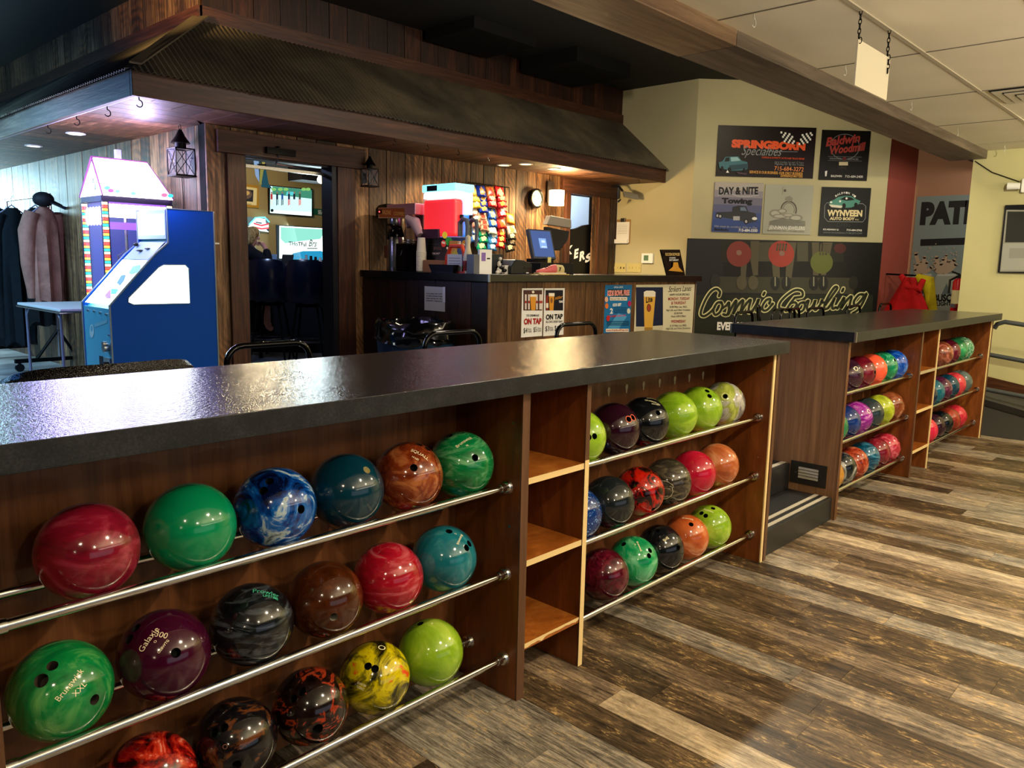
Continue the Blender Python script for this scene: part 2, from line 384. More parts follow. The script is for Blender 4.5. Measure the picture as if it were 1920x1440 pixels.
# yellow wall at the ramp, red and peach return, diagonal and clerk walls
YEL = plaster('pale_yellow_paint', '#c2bb88'); BEI = plaster('beige_paint', '#bdb48c'); RED = plaster('red_paint', '#9a4638'); PEACH = plaster('peach_paint', '#b08466')
b = B(); box(b, 9.0, 9.14, -6.9, 2.19, 0, 3.6); struct('wall_right', b, YEL)
b = B(); prism(b, [(9.83, 3.26, 0), (8.22, 4.87, 0), (8.22, 5.93, 0), (8.40, 5.93, 0), (8.40, 4.95, 0), (9.95, 3.40, 0)], (0, 0, 3.62)); struct('wall_diagonal', b, BEI)
xr = hit(1712, 400, 1, 3.26).x
b = B(); box(b, 9.85, xr+.1, 3.262, 3.40, 0, 3.62); struct('wall_red', b, RED)
b = B(); box(b, xr, xr+.1, -1, 3.262, 0, 3.62); struct('wall_peach', b, PEACH)

# ---- the bar building
YW = 5.93; XW = 2.9
DL, DR, DT = 3.2, 4.06, 2.30                           # first doorway
d2l, d2r = hit(1064.5, 450, 1, YW).x, hit(1117, 450, 1, YW).x; d2t = hit(1090, 366, 1, YW).z
pieces = [((XW, 8.22), [(DL-XW, DR-XW, 0, DT-UF), (d2l-XW, d2r-XW, 0, d2t-UF)])]
o = planks('wall_bar', (XW, YW+.02, UF), (8.22-XW, 0, 0), (0, 0, 2.5-UF+.02), (0, -1, 0), .19, .009, .02, 5, WALLW, holes=pieces[0][1]); setp(o, kind='structure')
b = B()
for x0, x1, z0 in ((XW, DL, UF), (DL, DR, DT), (DR, d2l, UF), (d2l, d2r, d2t), (d2r, 8.22, UF)): box(b, x0, x1, YW+.021, YW+.12, z0, 3.62)
struct('wall_bar_core', b, PLB)
o = planks('wall_bar_side', (XW+.02, YW+.0, UF), (0, 10.5, 0), (0, 0, 2.22), (-1, 0, 0), .2, .006, .02, 8, WALLW); setp(o, kind='structure')
b = B(); box(b, XW+.021, XW+.12, YW+.12, 16.4, UF, 3.62); struct('wall_bar_side_core', b, PLB)
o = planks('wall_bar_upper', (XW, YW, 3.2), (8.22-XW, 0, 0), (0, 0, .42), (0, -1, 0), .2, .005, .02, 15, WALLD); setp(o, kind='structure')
o = planks('wall_bar_upper_side', (XW, YW, 3.2), (0, 10.5, 0), (0, 0, .42), (-1, 0, 0), .2, .005, .02, 16, WALLW); setp(o, kind='structure')
b = B(); box(b, XW-.03, 8.21, YW-.045, YW-.012, 3.22, 3.33); struct('trim_2', b, TRIMH)
b = B(); box(b, XW-.045, XW-.012, YW-.045, 16, 3.22, 3.33); struct('trim_3', b, TRIMY)
# canopy: soffit boards, fascia, corrugated roof
EX, EY = 2.10, 5.24
t = thing('canopy', 'wooden canopy with rusty corrugated metal roof around the bar corner', 'canopy', (EX, EY, 2.5))
n_ = 30
b = B(); lay = b.faces.layers.float.new('rnd'); rnd = random.Random(3); x = EX
while x < 8.2:
    w = min(.19*rnd.uniform(.85, 1.15), 8.215-x); y0 = EY+.02; y1 = YW
    xa, xb = x+.003, x+w-.003
    def mitre(xx): return min(y1, max(y0, EY+(xx-EX)/(XW-EX)*(YW-EY)))
    P = [(xa, y0, 2.5), (xb, y0, 2.5), (xb, mitre(xb), 2.5), (xa, mitre(xa)+.001, 2.5)]
    for f in prism(b, P, (0, 0, .02)): f[lay] = rnd.random()
    x += w
build('soffit_boards', b, SOFF2, t)
b = B(); lay = b.faces.layers.float.new('rnd'); y = EY
while y < 16:
    w = .2*rnd.uniform(.85, 1.15); ya, yb_ = y+.003, y+w-.003
    def mx(yy): return min(XW, .004+ EX+(yy-EY)/(YW-EY)*(XW-EX))
    if yb_ > EY+.03:
        ya = max(ya, EY+.0362)
        for f in prism(b, [(EX+.02, ya, 2.5), (mx(ya), ya, 2.5), (mx(yb_), yb_, 2.5), (EX+.02, yb_, 2.5)], (0, 0, .02)): f[lay] = rnd.random()
    y += w
build('soffit_boards', b, SOFF, t)
b = B(); box(b, EX, 8.215, EY, EY+.035, 2.49, 2.65); build('fascia_board', b, TRIMH, t, bevel=.004)
b = B(); box(b, EX, EX+.035, EY+.036, 16, 2.49, 2.65); build('fascia_board', b, wood('grey_timber', [(.3, '#1d1712'), (.5, '#4a3f33'), (.72, '#75685a')], (9, .6, 9), .5, 4, .4, attr=False), t, bevel=.004)
b = B(); box(b, EX+.036, 8.2, EY+.036, EY+.05, 2.495, 2.53); build('edge_strip', b, flat('#8a8694', .5), t)
b = B(); box(b, EX+.036, EX+.05, EY+.05, 15, 2.495, 2.53); build('edge_strip', b, flat('#a9abc0', .5), t)
def mk_rust():
    q = M_('corrugated_metal'); v = q.coord((1, 1, 1)); n1 = q.noise(v, 1.6, 5, .6, .4); n2 = q.noise(v, 30, 3)
    q.col(q.ramp(n1, [(.3, '#3b372f'), (.5, '#574f40'), (.7, '#756953')])); q.set(rough=.55, metal=.35); q.bump(n2, .2, .003); return q.m
RUST = mk_rust()
def corrugate(name, e0, e1, t0, t1, amp=.0065, wl=.042):
    """sheet between the eave line e0-e1 and the top line t0-t1, waves across"""
    b = B(); e0, e1, t0, t1 = map(Vector, (e0, e1, t0, t1)); L = (e1-e0).length; ax = (e1-e0)/L
    nn = ax.cross(t1-e1).normalized(); nn = nn if nn.z > 0 else -nn; N = int(L/wl)*5; pe = pt = pe2 = None; rn = random.Random(4)
    s0, s1 = (t0-e0).dot(ax), (t1-e0).dot(ax)
    down = ((e1-t1)-ax*(e1-t1).dot(ax)).normalized(); j = 0
    for i in range(N+1):
        s = L*i/N; h = nn*(amp*math.cos(2*PI*s/wl)+.012)
        if i % 48 == 0: j = rn.uniform(0, .02)
        k = 1
        if s < s0: k = s/s0 if s0 > 1e-6 else 1
        if s > s1: k = (L-s)/(L-s1)
        w_ = t1+ax*(s-s1)
        ev = e0+ax*s; tv = ev+((w_)-ev)*k
        ve, vt = b.verts.new(ev+h+down*(.035+j)), b.verts.new(tv+h*(1 if k > .02 else 0))
        ve2 = b.verts.new(ev+h+down*(.035+j)-nn*.004)
        if pe: b.faces.new((pe, ve, vt, pt)); b.faces.new((pe2, ve2, ve, pe))
        pe, pt, pe2 = ve, vt, ve2
    return b
b = corrugate('r', (EX, EY, 2.655), (8.215, EY, 2.655), (XW, YW-.01, 3.235), (8.215, YW-.01, 3.235)); build('roof_sheet', b, RUST, t, smooth=True)
b = corrugate('r', (EX, EY, 2.655), (EX, 16, 2.655), (XW-.01, YW, 3.235), (XW-.01, 16, 3.235)); build('roof_sheet', b, RUST, t, smooth=True)
b = B(); prism(b, [(EX-.02, EY-.02, 2.675), (EX+.05, EY-.03, 2.675), (XW+.02, YW-.08, 3.25), (XW-.06, YW+.02, 3.25)], (0, 0, .012)); build('hip_cap', b, RUST, t)
def hook(name, x, y, z, lab, mat=IRON, s=1, grp=None):
    b = B(); tube(b, [(x, y, z), (x, y, z-.012*s)]+[Vector((x+.012*s*math.cos(a)-.012*s*0, y, z-.026*s+.013*s*math.sin(a))) for a in [PI/2-.0-i*PI*1.35/9 for i in range(10)]], .0022*s, 6)
    o = build(name, b, mat, None, True); return setp(o, lab, 'hook', grp)
for i, (px, py) in enumerate([(251, 183), (186, 201), (127, 219), (73, 236)]):
    p = hit(px, py-4, 2, 2.5); hook('cup_hook', max(p.x, EX+.06), p.y, 2.5, 'small black cup hook screwed under the left edge of the canopy', s=1.7, grp='cup hooks under the left canopy edge')
for i, (px, py) in enumerate([(780, 257), (840, 268), (881, 280), (915, 297), (1230, 336)]):
    p = hit(px, py-3, 2, 2.5); hook('cup_hook', p.x, max(p.y, EY+.07), 2.5, 'small metal cup hook under the front edge of the canopy', STEEL if i == 3 else IRON, 1.3, 'cup hooks under the front canopy edge')
for px, py, on in [(142, 250, 1), (63, 273, 0), (945, 309, 0), (986, 307, 0), (1040, 316, 1)]:
    p = hit(px, py, 2, 2.5); lab = {142: 'lit round recessed lamp in the left soffit above the sweets machine', 63: 'unlit round recessed lamp at the far left of the soffit', 945: 'small round recessed lamp in the soffit left of the clock', 986: 'small round recessed lamp in the soffit above the clock', 1040: 'bright recessed lamp in the soffit above the wall sconce'}[px]
    t2 = thing('soffit_lamp', lab, 'ceiling lamp', (p.x, p.y, 2.5))
    b = B(); lathe(b, [(.075, 2.50), (.075, 2.494), (.055, 2.492), (.055, 2.50)], (p.x, p.y, 0), 24, cap=False); build('lamp_ring', b, WHITE, t2, True)
    b = B(); lathe(b, [(.055, 2.4935), (.055, 2.498)], (p.x, p.y, 0), 24); build('lens', b, glow('#ffdca0' if px > 500 else '#fff6ff', 14 if on else 2.5, name='lamp_lens'), t2)

# ================================================================== RACKS
YF, YK = 1.70, 2.02
def flange(b, x, y, z, s):
    cyl(b, (x, y, z), (x-s*.012, y, z), .026, .022, 20); cyl(b, (x-s*.012, y, z), (x-s*.035, y, z), .0165, .0155, 16)
RZ = (.755, .447, .137)
def rods(rack, x0, x1):
    for z in RZ:
        for y, nm in ((1.764, 'front_rod'), (1.94, 'rear_rod')):
            b = B(); cyl(b, (x0+.002, y, z), (x1-.002, y, z), .0125, n=20); r_ = build(nm, b, CHROME, rack, True)
            for x, s in ((x0, -1), (x1, 1)):
                b = B(); flange(b, x, y, z, s); build('rod_socket', b, CHROME, r_, True)
def panel(rack, name, x0, x1, edge, y0=YF, y1=2.05, z1=1.09, mat=None, parts=True):
    b = B(); box(b, x0, x1, y0+.006, y1, .0, z1); pn = build(name, b, mat or RACK, rack)
    b = B(); box(b, x0-.0005, x1+.0005, y0, y0+.006, 0, z1); build('edge_strip', b, edge, pn)
    return pn
EDGE = wood('brown_edge', [(.3, '#3d2718'), (.5, '#573a26'), (.7, '#6d4c34')], (9, 9, .8), .45, 3, .15, attr=False)
def screws(rack, pn, x, sgn, ys_zs):
    for y, z in ys_zs:
        b = B(); cyl(b, (x, y, z), (x-sgn*.002, y, z), .005, n=10); build('screw_head', b, STEEL, pn)
t = R1 = thing('ball_rack', 'near stained wood ball rack with three chrome rod rows and a cubby column', 'rack', (1.9, 1.86, 0))
b = B(); box(b, .0, 3.75, YK, 2.05, .01, 1.09); build('back_panel', b, RACKB, t)
panel(t, 'side_panel', -.0, .03, EDGE); panel(t, 'divider', .335, .37, EDGE)
pA = panel(t, 'divider', 1.88, 1.915, EDGE)
p2_ = panel(t, 'divider', 2.222, 2.245, EDGE)
b = B(); box(b, 2.2215, 2.2455, YF-.001, YF, 0, .80); build('bare_edge', b, CREAMEDGE, p2_)
pB = panel(t, 'divider', 3.735, 3.755, CREAMEDGE)
panel(t, 'end_panel', 3.768, 3.795, EDGE, mat=WALNUT)
screws(t, pB, 3.735, 1, [(1.75, 1.0), (1.75, .55)]); screws(t, pA, 1.88, 1, [(1.74, .98), (1.75, .62)])
for zt in (.79, .50, .197):
    b = B(); box(b, 1.9155, 2.2215, YF+.004, YK, zt-.022, zt); s_ = build('shelf', b, SHELF, t)
    b = B(); n = 16
    rn = random.Random(int(zt*100)); e = [rn.uniform(.006, .021) for _ in range(n+1)] if zt < .3 else [.0215]*(n+1)
    P = [(1.9155+.306*i/n, YF+.003, zt) for i in range(n+1)]+[(1.9155+.306*i/n, YF+.003, zt-e[i]) for i in range(n, -1, -1)]
    prism(b, P, (0, .0012, 0)); build('bare_edge', b, CREAMEDGE, s_)
    b = B(); box(b, .03, .335, YF, YK, zt-.022, zt); build('shelf', b, SHELF, t)
rods(t, .37, 1.88); rods(t, 2.245, 3.735)
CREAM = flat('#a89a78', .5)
def reflection_marks(rack, xs, z):  # pale thin plates standing in for small reflections on the back panel
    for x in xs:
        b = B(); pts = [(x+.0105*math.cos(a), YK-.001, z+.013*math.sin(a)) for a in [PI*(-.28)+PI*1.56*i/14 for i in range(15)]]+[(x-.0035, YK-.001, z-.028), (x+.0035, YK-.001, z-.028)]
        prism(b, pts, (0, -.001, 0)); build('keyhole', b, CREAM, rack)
reflection_marks(t, [2.79+.136*i for i in range(7)], .962)

t = R2 = thing('ball_rack', 'far stained wood ball rack beyond the step, with a walnut end panel', 'rack', (6.5, 1.86, 0))
b = B(); box(b, 4.74, 8.25, YK, 2.05, .01, 1.09); build('back_panel', b, RACKB, t)
ep = panel(t, 'end_panel', 4.72, 4.745, EDGE, y1=2.42, mat=WALNUT)
b = B(); box(b, 4.745, 4.76, YF+.002, YF+.3, .0, 1.09); build('liner', b, RACK, t)
x1_ = hit(1713, 884, 1, YF).x; x2_ = hit(1738, 868, 1, YF).x
xd1, xd2 = 6.14, 6.555
panel(t, 'divider', xd1, xd1+.03, EDGE); pd = panel(t, 'divider', xd2, xd2+.02, CREAMEDGE)
panel(t, 'divider', 8.18, 8.20, CREAMEDGE); panel(t, 'end_panel', 8.215, 8.245, EDGE, mat=WALNUT)
for zt in (.79, .50, .197):
    b = B(); box(b, xd1+.0305, xd2-.0005, YF+.004, YK, zt-.022, zt); s_ = build('shelf', b, SHELF, t)
    b = B(); box(b, xd1+.0305, xd2-.0005, YF+.001, YF+.004, zt-.022, zt); build('bare_edge', b, CREAMEDGE if zt < .7 else CREAM, s_)
rods(t, 4.76, xd1); rods(t, xd2+.02, 8.18)
reflection_marks(t, [5.42+.15*i for i in range(3)], 1.03)
# louvred vent in the walnut end panel
v = thing('floor_vent', 'dark bronze louvred vent plate on the walnut end panel', 'vent', (4.715, 1.88, .19))
BRZ = flat('#3a3833', .35, .6, 'bronze')
b = B(); fx = 4.719
box(b, fx-.006, fx, 1.765, 1.815, .187, .326); box(b, fx-.006, fx, 1.94, 1.99, .187, .326); box(b, fx-.006, fx, 1.815, 1.94, .187, .218); box(b, fx-.006, fx, 1.815, 1.94, .295, .326); build('vent_frame', b, BRZ, v, bevel=.001)
b = B(); box(b, fx-.001, fx, 1.815, 1.94, .218, .295); build('vent_back', b, PLB, v)
for k in range(4):
    z = .222+.0185*k; b = B(); prism(b, [(fx-.001, 1.815, z+.014), (fx-.007, 1.815, z), (fx-.0075, 1.815, z+.004), (fx-.002, 1.815, z+.016)], (0, .125, 0)); build('louvre', b, flat('#b9b3a2', .35, .5), v)
for y in (1.80, 1.955):
    b = B(); cyl(b, (fx-.006, y, .256), (fx-.008, y, .256), .004, n=10); build('screw_head', b, STEEL, v)
# worktops
def worktop(x0, x1, lab):
    t = thing('countertop', lab, 'countertop', ((x0+x1)/2, 2.05, 1.09))
    b = B(); box(b, x0, x1, 1.655, 2.45, 1.091, 1.15)
    for f in b.faces: f.normal_update(); f.material_index = 0 if abs(f.normal.z) > .5 else 1
    build('top_slab', b, [COUNTER, COUNTER_EDGE], t, bevel=.0015); return t
worktop(-.06, 3.80, 'long dark grey speckled countertop over the near ball rack')
c2 = worktop(4.695, 8.33, 'dark grey countertop over the far ball rack, with metal corner strips')
for x, y in ((4.692, 1.652), (4.692, 2.44)):
    b = B(); box(b, x, x+.012, y, y+.012, 1.0905, 1.151); build('corner_strip', b, flat('#8f8d86', .3, .8), c2)
# ================================================================== BOWLING BALLS
def tmesh(body, bold=0, shear=0):
    cu = bpy.data.curves.new('t', 'FONT'); cu.body = body; cu.offset = bold; cu.shear = shear; cu.resolution_u = 3
    ob = bpy.data.objects.new('t', cu); COL.objects.link(ob)
    bpy.context.view_layer.update()
    me = bpy.data.meshes.new_from_object(ob.evaluated_get(bpy.context.evaluated_depsgraph_get()))
    vs_ = [tuple(v.co)[:2] for v in me.vertices]; fs = [tuple(p.vertices) for p in me.polygons]
    bpy.data.objects.remove(ob); bpy.data.curves.remove(cu); bpy.data.meshes.remove(me)
    return vs_, fs
TM = {}
def text2d(body, bold=0, shear=0):
    k = (body, bold, shear)
    if k not in TM: TM[k] = tmesh(*k)
    return TM[k]
R_B = .1085
def sph_pt(c, px, py):
    d = ray(px, py).normalized(); oc = EYE-c; bb = d.dot(oc); disc = bb*bb-(oc.dot(oc)-R_B*R_B)
    t = -bb-math.sqrt(max(disc, 0)); return ((EYE+d*t)-c).normalized()
def soften(st, k=.35):
    cs = [C4(c) for _, c in st]; n = len(cs); m_ = cs[n//2]
    k = 0 if n > 3 else .28
    return [(p, tuple((c[i]*(1-k)+m_[i]*k)*.8 for i in range(3))) for (p, _), c in zip(st, cs)]
def marble(name, stops, sc=6, dist=2.5, an=(1, 1, 1), rough=.12, det=3, speck=None, rot=(.3, .6, .2), coat=.35, seed=0):
    q = M_(name); tc = q.n('ShaderNodeTexCoord'); mp = q.n('ShaderNodeMapping'); mp.inputs['Scale'].default_value = an; mp.inputs['Rotation'].default_value = rot
    mp.inputs['Location'].default_value = (seed*1.7, seed*.9, seed*2.3); q.l(tc.outputs['Object'], mp.inputs[0]); vec = mp.outputs[0]
    n1 = q.noise(vec, sc, det+2, .6, dist*.6); c = q.ramp(n1, soften(stops))
    if speck:
        n2 = q.noise(vec, 130, 2, .5); c = q.mix(q.ramp(n2, [(.62, (0, 0, 0)), (.68, (1, 1, 1))]), c, speck)
    q.col(c); q.set(rough=rough, coat=coat, spec=.5); return q.m
HOLEIN = flat('#050505', .6); 
def sub_ico(n):
    b = B(); bmesh.ops.create_icosphere(b, subdivisions=n, radius=R_B); return b
def make_ball(x, row, mat, label, holes=(), texts=(), near=True, hole_mat=None, hr=.0115):
    z = (.84, .532, .222)[row]; c = Vector((x, 1.852, z))
    bm = sub_ico(5 if near else 4); me = bpy.data.meshes.new('bowling_ball'); bm.to_mesh(me); bm.free()
    me.materials.append(mat); me.materials.append(hole_mat or HOLEIN); me.shade_smooth()
    o = bpy.data.objects.new('bowling_ball', me); COL.objects.link(o)
    dirs = [sph_pt(c, *h[:2]) for h in holes]
    if dirs:
        cb = B()
        for d, h in zip(dirs, holes):
            r = h[2] if len(h) > 2 else hr; cyl(cb, d*.075, d*.13, r, n=20, mi=1)
        cm = bpy.data.meshes.new('cut'); bmesh.ops.recalc_face_normals(cb, faces=cb.faces[:]); cb.to_mesh(cm); cb.free(); cm.materials.append(mat); cm.materials.append(hole_mat or HOLEIN)
        co = bpy.data.objects.new('cut', cm); COL.objects.link(co)
        md = o.modifiers.new('b', 'BOOLEAN'); md.object = co; md.operation = 'DIFFERENCE'; md.solver = 'EXACT'; md.use_self = len(dirs) > 1
        bpy.context.view_layer.update()
        nm = bpy.data.meshes.new_from_object(o.evaluated_get(bpy.context.evaluated_depsgraph_get()))
        o.modifiers.clear(); o.data = nm; bpy.data.objects.remove(co); nm.shade_smooth(); nm.set_sharp_from_angle(angle=math.radians(35))
    o.location = c; setp(o, label, 'bowling ball', 'bowling balls on the rack rods')
    for body, (px, py), (qx, qy), h, tm in texts:
        cd = sph_pt(c, px, py); a = (sph_pt(c, qx, qy)-cd); a = (a-cd*a.dot(cd)).normalized(); up = cd.cross(a)
        V, Fc = text2d(body, .0 if h > .009 else .01); xs = [v[0] for v in V]; ys = [v[1] for v in V]; k = h/.7; mxx = (min(xs)+max(xs))/2
        b = B(); vv = [b.verts.new(((cd*R_B+a*((vx-mxx)*k)+up*((vy-.35)*k)).normalized()*(R_B+.0004))) for vx, vy in V]
        for f in Fc:
            try: b.faces.new([vv[i] for i in f])
            except ValueError: pass
        mt = bpy.data.meshes.new('lettering'); b.to_mesh(mt); b.free(); mt.materials.append(tm)
        lo = bpy.data.objects.new('lettering', mt); COL.objects.link(lo); lo.parent = o
    return o
GOLD = flat('#e8dfb8', .5, name='pale_engraving'); GRN_T = flat('#3fae88', .5); ORG_T = flat('#ff6a3c', .4)
ORD = ['first', 'second', 'third', 'fourth', 'fifth', 'sixth']; ROWN = ['top row', 'middle row', 'bottom row']
def P(*s): return list(s)
LIME = [(.3, '#5f8f10'), (.5, '#93bb28'), (.7, '#c9e05c')]
BA = "near rack's left bay"; BB_ = "near rack's right bay"; BC = "far rack's left bay"; BD = "far rack's right bay"
